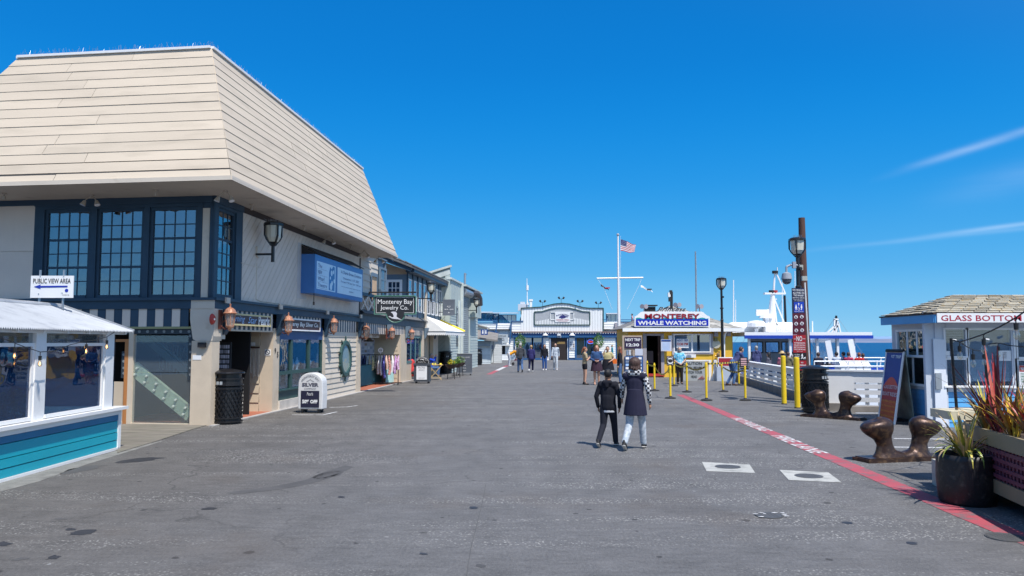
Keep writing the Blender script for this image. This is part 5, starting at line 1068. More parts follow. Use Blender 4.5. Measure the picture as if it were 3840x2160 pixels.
mp_ = Thing('menu_board', 'white menu board with rows of food photos right of the restaurant door', 'menu board', W80.p(*w8(1040, 950), .1)); mp_.part('board', rbox(1012, 842, 1072, 945, .06, .09), signw)
for i in range(3):
 for j in range(4): mp_.part('photo', rbox(1017 + i * 18, 848 + j * 24, 1031 + i * 18, 866 + j * 24, .09, .1), random.choice(phm))
ng = Thing('neon_sign', 'oval neon sign glowing red and blue in the restaurant window', 'neon sign', W80.p(*w8(1250, 860), .1)); a = w8(1250, 850)
def emis(n, c, s):
 m = bpy.data.materials.new(n); m.use_nodes = True; b = m.node_tree.nodes['Principled BSDF']; b.inputs['Base Color'].default_value = (*c, 1); b.inputs['Emission Color'].default_value = (*c, 1); b.inputs['Emission Strength'].default_value = s; return m
mb = MB(); pts = [W80.p(a[0] + .34 * math.cos(t), a[1] + .2 * math.sin(t), .1) for t in [2 * math.pi * i / 20 for i in range(21)]]; mb.tube(pts, .02, 5); ng.part('blue_tube', mb, emis('neon_blue', (.15, .2, .9), .8)); mb = MB(); mb.text('OPEN', W80.p(a[0], a[1], .1), (1, 0, 0), Z3, w=.45, h=.16, ext=.01); ng.part('lettering', mb, emis('neon_red', (.8, .06, .08), .8))
mb = MB(); mb.text('101', W80.p(*w8(893, 792), .23), (1, 0, 0), Z3, w=.4, h=.2, ext=.01); rf.part('house_number', mb, signw); rf.part('door_light', rbox(872, 758, 912, 780, .22, .4), signw)
for x_ in (738, 1040): mb = MB(); p = W80.p(*w8(x_, 765), .45); mb.lathe([(.32, -.12), (.12, .05), (.04, .12)], p, 12); mb.cyl(p + Z3 * .1, p + Z3 * .5, .02, n=5); rf.part('pendant_lamp', mb, signw)
for x_ in (707, 918, 1130, 1337):
 mb = MB(); s0, _ = w8(x_, 450); z0 = gtop(s0); p = W80.p(s0, z0, .1); mb.cyl(p, p + Z3 * .45, .02, n=5)
 for e in (-1, 1): mb.cyl(p + Z3 * .45, p + Vector((e * .2, -.1, .5)), .02, n=5); mb.cyl(p + Vector((e * .17, -.1, .45)), p + Vector((e * .27, -.25, .6)), .05, .12, n=8)
 rf.part('sign_floodlight', mb, blackm)
for (x0, x1) in ((-230, 360), (1395, 1760)):
 a = w8(x0, 733); b = w8(x1, 640 if x0 < 0 else 622); W80.clap(rf, rfwhite, a[0], b[0], a[1], b[1], .24, .04, -.6)
rf.part('wing_wall', rbox(-230, 640, 490, 800, -1.1, -.65), rfwhite); rf.part('wing_wall', rbox(1395, 622, 1760, 800, -1.1, -.65), rfwhite)
W80.clap(rf, rfwhite, w8(360, 0)[0], w8(488, 0)[0], w8(0, 733)[1], w8(0, 622)[1], .24, .04, -.05); rf.part('wing_wall', rbox(360, 622, 490, 733, -.6, -.06), rfwhite)
rf.part('wing_trim', rbox(352, 612, 490, 622, -.6, .1), rfblue)
rf.part('blue_fascia', rbox(-230, 733, 200, 800, -.6, -.1), rfdeep)
for x0, x1, y0, y1 in ((-60, 140, 520, 606), (150, 205, 535, 630), (212, 405, 545, 632), (1450, 1598, 535, 620)):
 a, b = w8(x0, y1), w8(x1, y0); k = max(2, int((x1 - x0) / 40)); W80.window(rf, a[0], b[0], a[1], b[1], k, 1, rfblue, glassm('deck_glass', (.3, .5, .6), .2, body=(.02, .13, .25), bodyf=.8), fw=.08, mw=.06, d0=-1.3, d1=-1.2)
mb = rbox(-60, 505, 140, 518, -1.4, -.9); rbox(140, 515, 440, 524, -1.4, -.9, mb); rbox(1440, 520, 1600, 532, -1.4, -.9, mb); rf.part('deck_roof', mb, hutwall)
mb = MB()
for a, b in (((-60, 608), (190, 608)), ((190, 608), (190, 640)), ((355, 612), (355, 640)), ((1380, 600), (1450, 600)), ((1600, 600), (1760, 600)), ((-60, 630), (190, 630)), ((1600, 622), (1760, 622))): mb.bar(W80.p(*w8(*a), -.5), W80.p(*w8(*b), -.5), .06, .08)
for a, b in (((195, 640), (170, 780)), ((355, 640), (338, 870)), ((390, 745), (390, 930))): mb.bar(W80.p(*w8(*a), .1), W80.p(*w8(*b), .1), .12, .12)
rf.part('deck_rail', mb, rfblue)
mb = MB(); p = w8(485, 430); W80.box(mb, p[0] - .5, p[0] + .6, p[1] - .6, p[1] + .1, -1.5, -.8); W80.box(mb, p[0] - .25, p[0] + .25, p[1] + .1, p[1] + .35, -1.4, -1.0); rf.part('roof_vent', mb, hutwall)
mb = MB(); p = w8(578, 460); W80.box(mb, p[0] - .13, p[0] + .13, p[1] - .5, w8(578, 385)[1], -.9, -.65); W80.box(mb, p[0] - .2, p[0] + .2, w8(578, 385)[1], w8(578, 365)[1], -.95, -.6); rf.part('chimney', mb, rfwhite)
mb = MB(); a_, b_ = W80.p(*w8(537, 450), -.8), W80.p(*w8(533, 125), -.8); mb.cyl(a_, b_, .07, .03, n=6); mb.cyl(W80.p(*w8(537, 260), -.8), W80.p(*w8(537, 205), -.8), .14, n=8); mb.cyl(W80.p(*w8(540, 430), -.8), W80.p(*w8(540, 400), -.8), .14, n=8); rf.part('antenna_mast', mb, signw)
mb = rbox(1532, 632, 1558, 712, -.6, -.3); rf.part('flue_box', mb, greytrim)
mb = MB(); mb.bb(-12, 14, 80.35, 96, 3.1, 3.2); mb.bb(w8(465, 0)[0], w8(1395, 0)[0], 80.3, 92, 3.4, 4.6); rf.part('roof_deck', mb, pm('roof_felt', (.05, .05, .05)))
kn = Thing('notice_board', 'grey notice board lettered in dark print above the counter left of the restaurant', 'sign', W80.p(*w8(260, 860), .3)); kn.part('board', rbox(188, 765, 318, 862, .25, .3), pm('pale_board', (.42, .46, .48), .6))
mb = MB()
for i, tx in enumerate(('HOMEMADE', 'FUDGE', 'COFFEE')): p = w8(245, 785 + i * 24); mb.text(tx, W80.p(p[0], p[1], .31), (1, 0, 0), Z3, w=(.9, .5, .6)[i], h=.14)
kn.part('lettering', mb, blackm)
mb = rbox(236, 895, 285, 990, .03, .06); rf.part('counter_window', mb, interior); rf.part('counter', rbox(180, 882, 340, 892, .0, .5), rfwhite)
mb = MB()
for i in range(44): p = w8(380 + i * 28, 742); c = W80.p(p[0], p[1] - .12, .42); mb.ball(c, .05, 6, 4)
rf.part('eave_bulbs', mb, signw, kind='stuff')
# ================================================================== DINING SHELTER (left foreground)
K1, K0 = G(447, 1684), G(0, 1810); kd = (K0 - K1).normalized(); K = Wall(K1, math.atan2(kd.y, kd.x), 1)
if K.n.x < 0: K.n = -K.n
KL = (K0 - K1).length + 3.5
sl = Thing('dining_shelter', 'turquoise boarded glass-walled dining shelter with a white corrugated roof', 'shelter', K1)
zz = lambda y: K.z_(447, y)
kz = [max(0.005, zz(1688)), zz(1675), zz(1619), zz(1576), zz(1553), zz(1524), zz(1290), 2.0]
K.pc(sl, 'base_board', white, 0, KL, .0, kz[1], -.06, .02)
n = 0
for a, b, m_ in ((kz[1], (kz[1] + kz[2]) / 2 + .0, turq), ((kz[1] + kz[2]) / 2, kz[2], turq), (kz[2], kz[3] - 0.0, turq), (kz[3], kz[4], tealb)):
 K.pc(sl, 'wall_board', m_, .08, KL, a + .006, b - .006, -.05, .0 + .006 * (n % 2)); n += 1
mb = MB(); K.box(mb, 0, .09, 0, kz[4], -.1, .02); K.box(mb, 0, KL, kz[4], kz[5] - .05, -.1, .02); sl.part('white_trim', mb, white)
mb = MB(); K.box(mb, -.08, KL, kz[5] - .05, kz[5], -.14, .1); sl.part('ledge', mb, white)
p_a, p_b, p_c, p_d = K.s_(427), K.s_(396), K.s_(172), K.s_(134)
for a, b in ((p_a, p_b), (p_c - .0, p_d)): mb = MB(); K.box(mb, min(a, b), max(a, b), kz[5], 2.0, -.1, .01); sl.part('post', mb, white)
for a in (p_d + 1.6, p_d + 3.2): mb = MB(); K.box(mb, a, a + .16, kz[5], 2.0, -.1, .01); sl.part('post', mb, white)
for a, b in ((p_b, p_c), (p_d, p_d + 1.6), (p_d + 1.76, p_d + 3.2)):
 K.window(sl, a + .05, b - .05, kz[5] + .06, kz[6] - .03, 1, 1, white, gfilm, fw=.05, mw=.03, d0=-.07, d1=-.01)
 K.pc(sl, 'transom_pane', ghazed, a, b, kz[6] + .02, 2.0, -.05, -.045)
mb = MB(); c = K.p(0, 0);
def kx(px_, z, s_): return K.p(s_, z, 0)
for (d0, d1) in ((-2.35, -2.25),): K.box(mb, 0, KL, 0, 2.0, d0, d1)
K.box(mb, 0, .08, 0, kz[4], -2.3, -.1); sl.part('rear_wall', mb, navyb)
K.pc(sl, 'end_pane', gfilm, .02, .03, kz[5], 1.95, -2.25, -.12)
K.pc(sl, 'floor', interiorb, .05, KL, .0, .02, -2.25, -.06)
RX = 1.12; ZR, ZEV = 2.47, 2.035
for side in (0, 1):
 d0, d1 = (.14, -RX) if side == 0 else (-2.45, -RX)
 nn = 140; m_ = MB(); vs_ = []
 for i in range(nn * 4 + 1):
  s_ = -.06 + (KL + .1) * i / (nn * 4); o_ = .017 * math.sin(i * math.pi / 2)
  vs_ += [K.p(s_, ZEV + o_, d0), K.p(s_, ZR + o_, d1), K.p(s_, ZEV + o_ - .006, d0), K.p(s_, ZR + o_ - .006, d1)]
 fs = []
 for i in range(nn * 4): a = 4 * i; fs += [(a, a + 4, a + 5, a + 1), (a + 2, a + 3, a + 7, a + 6), (a, a + 2, a + 6, a + 4), (a + 1, a + 5, a + 7, a + 3)]
 m_.add(vs_, fs); sl.part('roof_sheet', m_, tin)
mb = MB(); mb.cyl(K.p(-.07, ZR + .01, -RX), K.p(KL, ZR + .01, -RX), .045, n=8); mb.bar(K.p(-.07, ZEV, .15), K.p(-.07, ZR + .01, -RX), .03, .07); sl.part('ridge_cap', mb, tin)
mb = MB(); mb.bar(K.p(0, ZEV - .03, .0), K.p(KL, ZEV - .03, 0), .05, .05)
for i in range(12): q = i * .6 + .1; mb.bar(K.p(q, ZEV - .03, .1), K.p(q, ZR - .04, -RX), .04, .05)
mb.prism([K.p(.01, 2.0, 0), K.p(.01, 2.0, -2.3), K.p(.01, ZR - .02, -RX)], K.u * .02); sl.part('rafter', mb, white, norm=True)
def leaf_ball(name, label, cat, c, r, n, size, mats, seed=1, group=None, flat=1.0, world=True):
 rr = random.Random(seed); t = Thing(name, label, cat, c, 0, group); m_ = MB()
 for i in range(n):
  a = rr.random() * 2 * math.pi; ph = math.acos(2 * rr.random() - 1); q = r * (rr.uniform(.72, 1.05) * (1 + .12 * math.sin(3 * a + seed)))
  p = Vector((math.sin(ph) * math.cos(a) * q, math.sin(ph) * math.sin(a) * q, math.cos(ph) * q * flat + r * flat))
  u_ = Vector((rr.gauss(0, 1), rr.gauss(0, 1), rr.gauss(0, 1))).normalized(); v_ = u_.cross(Vector((rr.gauss(0, 1), rr.gauss(0, 1), rr.gauss(0, 1)))).normalized(); e = size * rr.uniform(.6, 1.3)
  m_.add([p - u_ * e, p - v_ * e * .45, p + u_ * e, p + v_ * e * .45], [(0, 1, 2, 3)], rr.randrange(len(mats)))
 t.part('foliage', m_, mats, world=False, kind='stuff'); return t
greens = [pm('leaf_green_%d' % i, c, .6, .2, 6, 0) for i, c in enumerate(((.06, .16, .02), (.10, .22, .03), (.03, .09, .015)))]
hp = K.p(K.s_(42), .6, .45); hp.z = 0
sh_c = K.p(K.s_(62, -.3), .66, -.3); t = leaf_ball('reflection_shrub', 'round green shrub standing in for a hedge reflection behind the left shelter glass', 'shrub', sh_c, .25, 2600, .03, [pm('leaf_shade_lifted_%d' % i, c, .6, .2, 6, 0) for i, c in enumerate(((.30, .50, .06), (.42, .60, .10), (.14, .28, .03)))], 4)  # shrub stands in for a hedge reflection; leaf colours lightened against the roof shade
mb = MB(); q = K.p(K.s_(62, -.3), 0, -.3); mb.lathe([(.15, .0), (.2, .66)], (q.x, q.y, .02), 12); t.part('pot', mb, blackm)
pw = A(195, 1283, 13.1)
pv = Thing('public_view_sign', 'white Public View Area sign with a blue arrow on two poles above the corrugated roof', 'sign', (pw.x, 13.1, 2.4))
a0, a1, z0, z1 = A(114, 1118, 13.1).x, A(274, 1118, 13.1).x, A(190, 1117, 13.1).z, A(190, 1034, 13.1).z
mb = MB(); mb.box(((a0 + a1) / 2, 13.1, (z0 + z1) / 2), (a1 - a0, .02, z1 - z0)); pv.part('board', mb, signw)
for px_ in (147, 236): x_ = A(px_, 1100, 13.12).x; mb = MB(); mb.bar((x_, 13.13, 2.35), (x_, 13.13, z1 + .1), .035, .02); pv.part('pole', mb, steel)
def pvp(f, g, d=.012): return Vector((a0 + (a1 - a0) * f, 13.1 - d, z0 + (z1 - z0) * g))
mb = MB(); mb.text('PUBLIC VIEW AREA', pvp(.5, .76), (1, 0, 0), Z3, w=(a1 - a0) * .88, h=(z1 - z0) * .22, bold=.01); mb.text('COASTAL', pvp(.84, .13), (1, 0, 0), Z3, w=.12, h=.02); pv.part('lettering', mb, blackm)
bl = pm('arrow_blue', (.01, .03, .35), .5)
mb = MB(); mb.prism([pvp(.08, .5), pvp(.24, .40), pvp(.23, .46), pvp(.87, .48), pvp(.87, .55), pvp(.23, .54), pvp(.24, .60)], (0, -.003, 0)); mb.cyl(pvp(.85, .33, .01), pvp(.85, .33, .014), .03, n=14); pv.part('arrow', mb, bl, norm=True)
mb = MB()
for f, g in ((.2, .18), (.75, .22), (.22, .97), (.77, .97)): mb.cyl(pvp(f, g, .01), pvp(f, g, .018), .01, n=6)
pv.part('bolts', mb, steel)
bulbm = glassm('bulb_glass', (.95, .9, .8), .12); fil = emis('warm_filament', (1.0, .45, .12), 6)
wire = pm('black_cable', (.012, .012, .012), .5)
def bulb(t, p, s_=1.0, lit=True):
 m_ = MB(); m_.cyl(p, p - Z3 * .05 * s_, .006 * s_, n=5); m_.cyl(p - Z3 * .05 * s_, p - Z3 * .11 * s_, .022 * s_, .02 * s_, n=8); so_ = t.part('bulb_socket', m_, wire)
 m_ = MB(); m_.lathe([(.014, 0), (.022, -.02), (.03, -.05), (.028, -.075), (.014, -.092), (.003, -.096)], p - Z3 * .11 * s_, 10); m_.v = [p - Z3 * .11 * s_ + (v - (p - Z3 * .11 * s_)) * s_ for v in m_.v]; t.part('bulb', m_, bulbm, so_, smooth=True)
 if lit: m_ = MB(); m_.cyl(p - Z3 * .14 * s_, p - Z3 * .175 * s_, .009 * s_, n=5); t.part('filament', m_, fil, so_)
def c1(x, y): return (x / 1.5095, 900 + y / 1.5095)
lg = Thing('string_lights', 'black cable with lit amber bulbs looped along the glass front of the dining shelter', 'string lights', K.p(1, 1.8, .2))
kp = [K.p(*K.uv(*c1(x, y), .14), .14) for x, y in ((-60, 525), (0, 550), (85, 585), (160, 612), (228, 634), (310, 628), (400, 592), (485, 572), (540, 566), (605, 548), (650, 520))]
mb = MB(); mb.tube(kp, .006, 5); lg.part('cable', mb, wire)
for x, y in ((85, 588), (228, 636), (490, 572), (606, 550)): bulb(lg, K.p(*K.uv(*c1(x, y), .14), .14))
# ================================================================== STREET FURNITURE
def C2(x, y): return (2560 + x / 2.0125, 1500 + y / 2.0125)
perf = pm('bin_dark_mesh', (.016, .018, .022), .45, .1, 6, 0)
def make_bin(label, group='black slatted litter bins'):
 t = Thing('litter_bin', label, 'litter bin', (0, 0, 0), 0, group); r = .33
 m_ = MB(); m_.lathe([(r * .93, .04), (r * .95, .84)], (0, 0, 0), 24); t.part('body', m_, perf, world=False)
 m_ = MB(); nn = 22
 for k in (-1, 1):
  for i in range(nn):
   a = 2 * math.pi * i / nn; P = [Vector(((r + .004) * math.cos(a + k * j * .26), (r + .004) * math.sin(a + k * j * .26), .12 + .16 * j)) for j in range(5)]
   for p, q in zip(P[:-1], P[1:]): m_.bar(p, q, .02, .012)
 t.part('lattice', m_, black, world=False)
 m_ = MB()
 for z in (.04, .12, .78, .86, 1.0): m_ = MB(); m_.lathe([(r * 1.0, z), (r * 1.06, z + .005), (r * 1.06, z + .035), (r, z + .04)], (0, 0, 0), 24); t.part('band', m_, black, world=False)
 m_ = MB(); m_.lathe([(r * .97, .86), (r * .97, 1.0)], (0, 0, 0), 24); m_.lathe([(r * .9, 1.0), (r * .9, 1.13)], (0, 0, 0), 24); t.part('collar', m_, black, world=False)
 m_ = MB(); m_.lathe([(r * 1.12, 1.13), (r * 1.14, 1.15), (r * 1.12, 1.17), (r * .8, 1.21), (r * .3, 1.24), (.01, 1.245)], (0, 0, 0), 24); t.part('lid', m_, black, world=False)
 m_ = MB(); m_.lathe([(r * .9, 0), (r * .9, .05)], (0, 0, 0), 16); t.part('foot', m_, blackm, world=False)
 m_ = MB()
 for a in (-1.9, -1.65): m_.box(Vector((r * .985 * math.cos(a), r * .985 * math.sin(a), .93)), (.05, .05, .07), (Vector((-math.sin(a), math.cos(a), 0)), Vector((math.cos(a), math.sin(a), 0)), Z3))
 t.part('sticker', m_, pm('bin_sticker', (.35, .38, .40), .5), world=False); return t
b0 = make_bin('black lattice litter bin standing against the cream corner post of the theatre'); b0.o.location = G(850, 1588)
for px, y, lab, sc in ((3058, 1547, 'black litter bin beside the yellow bollards near the far mooring cleat', 1.0), (1671, 1400, 'black litter bin behind the cafe tables beside a yellow bollard', 1.08), (1791, 1369, 'black litter bin farthest away, near the storage shed', 1.1)):
 copy_tree(b0.o, None, G(px, y), .6, lab, sc)
g_ = G(1812, 1364); mb = MB(); mb.lathe([(.26, 0), (.27, .9), (.2, 1.05), (.05, 1.12)], g_, 14); single('brown_drum', mb, pm('brown_drum_paint', (.13, .05, .05), .5), 'rounded brown drum just right of the farthest litter bin', 'drum', smooth=False)
def bollard(px, y, h, r, lab, lean=0):
 p = G(px, y); t = Thing('yellow_bollard', lab, 'bollard', p, 0, 'yellow steel bollards'); m_ = MB(); m_.lathe([(r, 0), (r, h - .03), (r * .9, h), (.01, h + .01)], (lean, 0, 0), 16); t.part('post', m_, yellow, world=False, smooth=False)
 m_ = MB(); m_.lathe([(r * 1.25, 0), (r * 1.1, .03)], (0, 0, 0), 12); t.part('collar', m_, blackm, world=False)
bollard(2941, 1516, 1.44, .072, 'yellow bollard just left of the leaning timber pile'); bollard(2991, 1531, 1.42, .078, 'yellow bollard just left of the black litter bin on the right')
bollard(1699, 1392, 1.5, .13, 'yellow bollard behind the planters on stands'); bollard(1733, 1380, 1.3, .13, 'yellow bollard at the left foot of the roll-up shutter'); bollard(1761, 1370, 1.2, .13, 'yellow bollard at the right foot of the roll-up shutter')
bronze = pm('polished_bronze', (.055, .032, .026), .38, .35, 5, .5, 16, metal=.5, col2=(.17, .10, .055), m2=.58)
def cleat(pa, pb, hz, label):
 a, b = G(*pa), G(*pb); L = (b - a).length; c = (a + b) / 2; ang = math.atan2(b.y - a.y, b.x - a.x)
 t = Thing('mooring_cleat', label, 'mooring cleat', c, ang, 'large bronze mooring cleats'); m_ = MB(); m_.bb(-L / 2, L / 2, -.2, .2, 0, .05); m_.bb(-L / 2 + .03, L / 2 - .03, -.17, .17, .05, .065); t.part('base_plate', m_, bronze, world=False)
 m_ = MB(); k = L / 1.2; H = hz
 def horn(sg):
  path = [(sg * .22 * k, .03, .23, .16), (sg * .235 * k, .12, .145, .12), (sg * .25 * k, .24, .104, .098), (sg * .28 * k, .35, .116, .108), (sg * .32 * k, .43, .18, .16), (sg * .35 * k, .50, .215, .185), (sg * .36 * k, .56, .22, .19), (sg * .36 * k, .61, .18, .16), (sg * .36 * k, .64, .11, .10), (sg * .36 * k, .655, .01, .01)]
  m2 = MB(); nn = 20; vs_ = []
  for x, z, rx, ry in path:
   for i in range(nn): q = 2 * math.pi * i / nn; vs_.append(Vector((x + rx * k * math.cos(q), ry * math.sin(q), (z + (sg * math.cos(q)) * -.035 * max(0, min(1, (z - .2) / .2))) * H / .655)))
  f = [(j * nn + i, j * nn + (i + 1) % nn, (j + 1) * nn + (i + 1) % nn, (j + 1) * nn + i) for j in range(len(path) - 1) for i in range(nn)] + [tuple(range(nn))[::-1], tuple((len(path) - 1) * nn + i for i in range(nn))]
  m_.add(vs_, f)
 horn(-1); horn(1); vs_ = []; nn = 14
 for i in range(9):
  x = (-.3 + .6 * i / 8) * k; zt = .10 + .10 * abs(i - 4) / 4
  for j in range(nn): q = math.pi * j / (nn - 1); vs_.append(Vector((x, .13 * math.cos(q), .05 + (zt - .02) * math.sin(q))))
 m_.add(vs_, [(i * nn + j, (i + 1) * nn + j, (i + 1) * nn + j + 1, i * nn + j + 1) for i in range(8) for j in range(nn - 1)] + [(i * nn, i * nn + nn - 1, (i + 1) * nn + nn - 1, (i + 1) * nn) for i in range(8)] + [tuple(range(nn)), tuple(range(8 * nn, 9 * nn))])
 o = t.part('cleat_body', m_, bronze, world=False, smooth=True, norm=True)
 md = o.modifiers.new('remesh', 'REMESH'); md.mode = 'VOXEL'; md.voxel_size = .014; md.use_smooth_shade = True; sm_ = o.modifiers.new('smooth', 'SMOOTH'); sm_.iterations = 14; sm_.factor = .6
 return t
cleat((3228, 1731), (3537, 1719), .66, 'large bronze mooring cleat nearest the camera, beside the red line')
cleat((3016, 1560), (3237, 1577), .66, 'large bronze mooring cleat farther away, in front of the litter bin')
def lamp_post(px, Y, label, tiltpx=0):
 p = A(px, 1283, Y); t = Thing('lamp_post', label, 'street lamp', (p.x, Y, 0), .3, 'black wharf lamp posts')
 m_ = MB(); m_.lathe([(.13, 0), (.13, .15), (.09, .25), (.085, .9), (.075, 1.0), (.07, 2.9), (.085, 2.95), (.06, 3.0), (.055, 4.45)], (0, 0, 0), 14); t.part('post', m_, black, world=False)
 m_ = MB(); m_.cyl((0, -.07, 4.1), (0, -.16, 4.1), .05, n=8); m_.lathe([(.075, 3.5), (.09, 3.52), (.09, 3.56), (.075, 3.58)], (0, 0, 0), 10); t.part('clamp', m_, black, world=False)
 t.M = Matrix.Identity(4); t.I = Matrix.Identity(4); lamp_head(t, 4.47); return t
lamp_post(2709, 38.5, 'black lamp post with a lantern head in front of the yellow ticket hut')
L2 = lamp_post(2999, 23.6, 'black lamp post with a lantern head against the leaning timber pile')
ca = Thing('security_camera', 'grey dome security camera hanging from an arm on the nearer lamp post', 'camera', (A(2950, 1030, 23.5).x, 23.5, A(2950, 1050, 23.5).z))
mb = MB(); a = A(2950, 1045, 23.5); mb.lathe([(.04, .2), (.13, .16), (.16, .0), (.16, -.02)], a, 16); gray = pm('camera_grey', (.30, .33, .38), .5, .05, 4, 0); ca.part('housing', mb, gray)
mb = MB(); mb.lathe([(.14, -.02), (.13, -.1), (.08, -.16), (.01, -.18)], a, 16); ca.part('dome', mb, pm('smoked_dome', (.10, .12, .15), .15))
mb = MB(); mb.tube([a + Z3 * .2, a + Z3 * .36, a + Vector((.12, 0, .42)), Vector((A(2998, 1010, 23.6).x, 23.6, a.z + .42))], .035, 8); mb.box(Vector((A(2978, 1006, 23.5).x, 23.5, a.z + .42)), (.1, .1, .2)); ca.part('arm', mb, gray)
pt = A(3006, 817, 24.3); pb_ = A(3026, 1530, 24.3); pb_ = pt + (pb_ - pt) * ((pt.z) / (pt.z - pb_.z)) if pb_.z != pt.z else pb_
pile = Thing('timber_pile', 'tall brown timber pile leaning behind the lamp post, carrying signs and a white conduit', 'pile', (pb_.x, pb_.y, 0))
pilem = pm('pile_wood', (.095, .045, .033), .75, .35, 6, .6, 25, stretch=(4, 4, .25))
mb = MB(); mb.cyl(pt, pb_, .10, .165, n=14); pile.part('timber', mb, pilem)
mb = MB(); e1 = A(3018, 1060, 24.1); mb.tube([e1, A(3026, 1200, 24.06), A(3037, 1385, 24.04), Vector((A(3039, 1385, 24.04).x, 24.04, .0))], .022, 6); pile.part('conduit', mb, white)
for px, py, w_, h_ in ((3002, 1003, .13, .16), (3016, 1044, .16, .14)): p = A(px, py, 23.9); mb = MB(); mb.box(p, (w_, .1, h_)); pile.part('junction_box', mb, pm('box_beige', (.45, .47, .42), .5))
def c4(x, y): return (2940 + x / 3.6225, 1020 + y / 3.6225)
ys_ = 23.35
rsn = Thing('wharf_rules_sign', 'tall narrow stack of blue and red wharf rules panels on the leaning pile', 'sign', (A(2995, 1283, ys_).x, ys_, 1.0))
def rq(x, y, d=0): q = A(*c4(x, y), ys_); return Vector((q.x, ys_ - d, q.z))
sgn = {k: pm('sign_' + k, c, .4, .04, 4, 0) for k, c in dict(navy=(.012, .016, .055), blue=(.01, .05, .42), plum=(.085, .008, .02), red=(.34, .015, .022), blk=(.015, .012, .014)).items()}
def lx_(y): return 107 + (y - 220) * .0235, 275 + (y - 220) * .029
for y0, y1, m_ in ((218, 560, 'navy'), (560, 852, 'plum'), (855, 1095, 'red'), (1097, 1200, 'blk'), (1203, 1335, 'red')):
 a, b = lx_(y0); c, d = lx_(y1); mb = MB(); mb.prism([rq(a, y0), rq(b, y0), rq(d, y1), rq(c, y1)], (0, .03, 0)); rsn.part('panel', mb, sgn[m_], norm=True)
mb = MB(); mb.prism([rq(134, 408, .004), rq(270, 405, .004), rq(272, 548, .004), rq(138, 550, .004)], (0, .003, 0)); rsn.part('panel', mb, sgn['blue'], norm=True)
def rt_(mb, tx, x0, x1, yc, h, bold=.01): mb.text(tx, rq((x0 + x1) / 2, yc), (1, 0, -.03), Z3, w=(rq(x1, yc) - rq(x0, yc)).length, h=h / 3.6225 / F_PX * ys_, ext=.008, bold=bold)
mb = MB()
for tx, x0, x1, yc, h in (('NO VEHICLES', 118, 270, 246, 26), ('ALLOWED ON', 120, 272, 284, 26), ('THE WHARF', 128, 265, 319, 26), ('8:00 AM TO 10:00 PM', 120, 273, 351, 16), ('VIOLATORS SUBJECT', 124, 262, 376, 9), ('TO CITATIONS', 138, 262, 392, 9), ('PUBLIC RESTROOMS', 142, 262, 539, 9),
 ('NO', 168, 246, 905, 70), ('SKATEBOARDING', 136, 284, 964, 18), ('ROLLER SKATING', 134, 286, 994, 18), ('BICYCLE RIDING', 136, 288, 1023, 18), ('CARTS OR DRONES', 134, 290, 1052, 18), ('M.C.C. 17.04', 175, 250, 1077, 8), ('ALL DOGS', 142, 212, 1122, 16), ('MUST BE', 146, 208, 1147, 16), ('ON LEASH', 142, 212, 1170, 14), ('NO', 230, 262, 1230, 20), ('PARKING', 214, 298, 1266, 20)): rt_(mb, tx, x0, x1, yc, h)
mb.bar(rq(132, 911, .008), rq(158, 910, .008), .012); mb.bar(rq(258, 909, .008), rq(287, 908, .008), .012)
rsn.part('lettering', mb, signw)
mb = MB()
def man(cx, cy, s_, skirt=0):
 mb.cyl(rq(cx, cy - 30 * s_, .008), rq(cx, cy - 30 * s_, .012), .018 * s_, n=8); mb.prism([rq(cx + a * s_, cy + b * s_, .009) for a, b in (((-9, -20), (9, -20), (14 if skirt else 10, 12), (5, 14), (5, 38), (-5, 38), (-5, 14), (-14 if skirt else -10, 12)))], (0, -.003, 0))
man(162, 482, 1, 1); man(236, 478, 1); mb.prism([rq(198, 421, .009), rq(209, 436, .009), rq(202, 436, .009), rq(202, 455, .009), rq(194, 455, .009), rq(194, 436, .009), rq(187, 436, .009)], (0, -.003, 0))
mb.tube([rq(200 + 15 * math.cos(t), 506 + 15 * math.sin(t), .01) for t in [i * .5 - .4 for i in range(9)]], .006, 4); mb.tube([rq(195, 472, .01), rq(197, 495, .01), rq(208, 495, .01), rq(214, 512, .01)], .008, 4)
mb.prism([rq(x, y, .009) for x, y in ((243, 1110), (252, 1112), (253, 1130), (262, 1145), (250, 1140), (252, 1155), (264, 1180), (256, 1183), (244, 1160), (236, 1183), (229, 1181), (240, 1152), (238, 1132), (230, 1146), (227, 1142), (236, 1126))], (0, -.003, 0)); mb.prism([rq(x, y, .009) for x, y in ((268, 1160), (285, 1158), (290, 1148), (293, 1158), (288, 1168), (288, 1184), (283, 1184), (281, 1170), (273, 1172), (272, 1185), (268, 1185))], (0, -.003, 0))
rsn.part('pictogram', mb, signw, norm=True)
mb = MB(); mk = MB()
for i, (x, y) in enumerate(((162, 612), (241, 609), (165, 703), (243, 700), (167, 794), (246, 791))):
 c = rq(x, y); mb.cyl(c - Vector((0, .004, 0)), c - Vector((0, .006, 0)), .055, n=18); rr = random.Random(i)
 mk.bar(rq(x - 17, y - 17, .009), rq(x + 17, y + 17, .009), .008, .004, up=(0, 1, 0)); mk.cyl(rq(x + 4, y - 14, .008), rq(x + 4, y - 14, .010), .011, n=6); mk.tube([rq(x + 2, y - 6, .01), rq(x - 4, y + 6, .01), rq(x + 6 - i, y + 16, .01)], .007, 4); mk.tube([rq(x - 4, y + 6, .01), rq(x - 12 + i, y + 16, .01)], .007, 4); mk.tube([rq(x - 12, y - 4, .01), rq(x + 12, y + 2 - i, .01)], .006, 4)
rsn.part('white_disc', mb, signw); rsn.part('ban_pictogram', mk, sgn['plum'])
wf_ = Thing('wharf_fence', 'white timber rail fence along the right edge of the wharf', 'fence', (10, 30, 0))
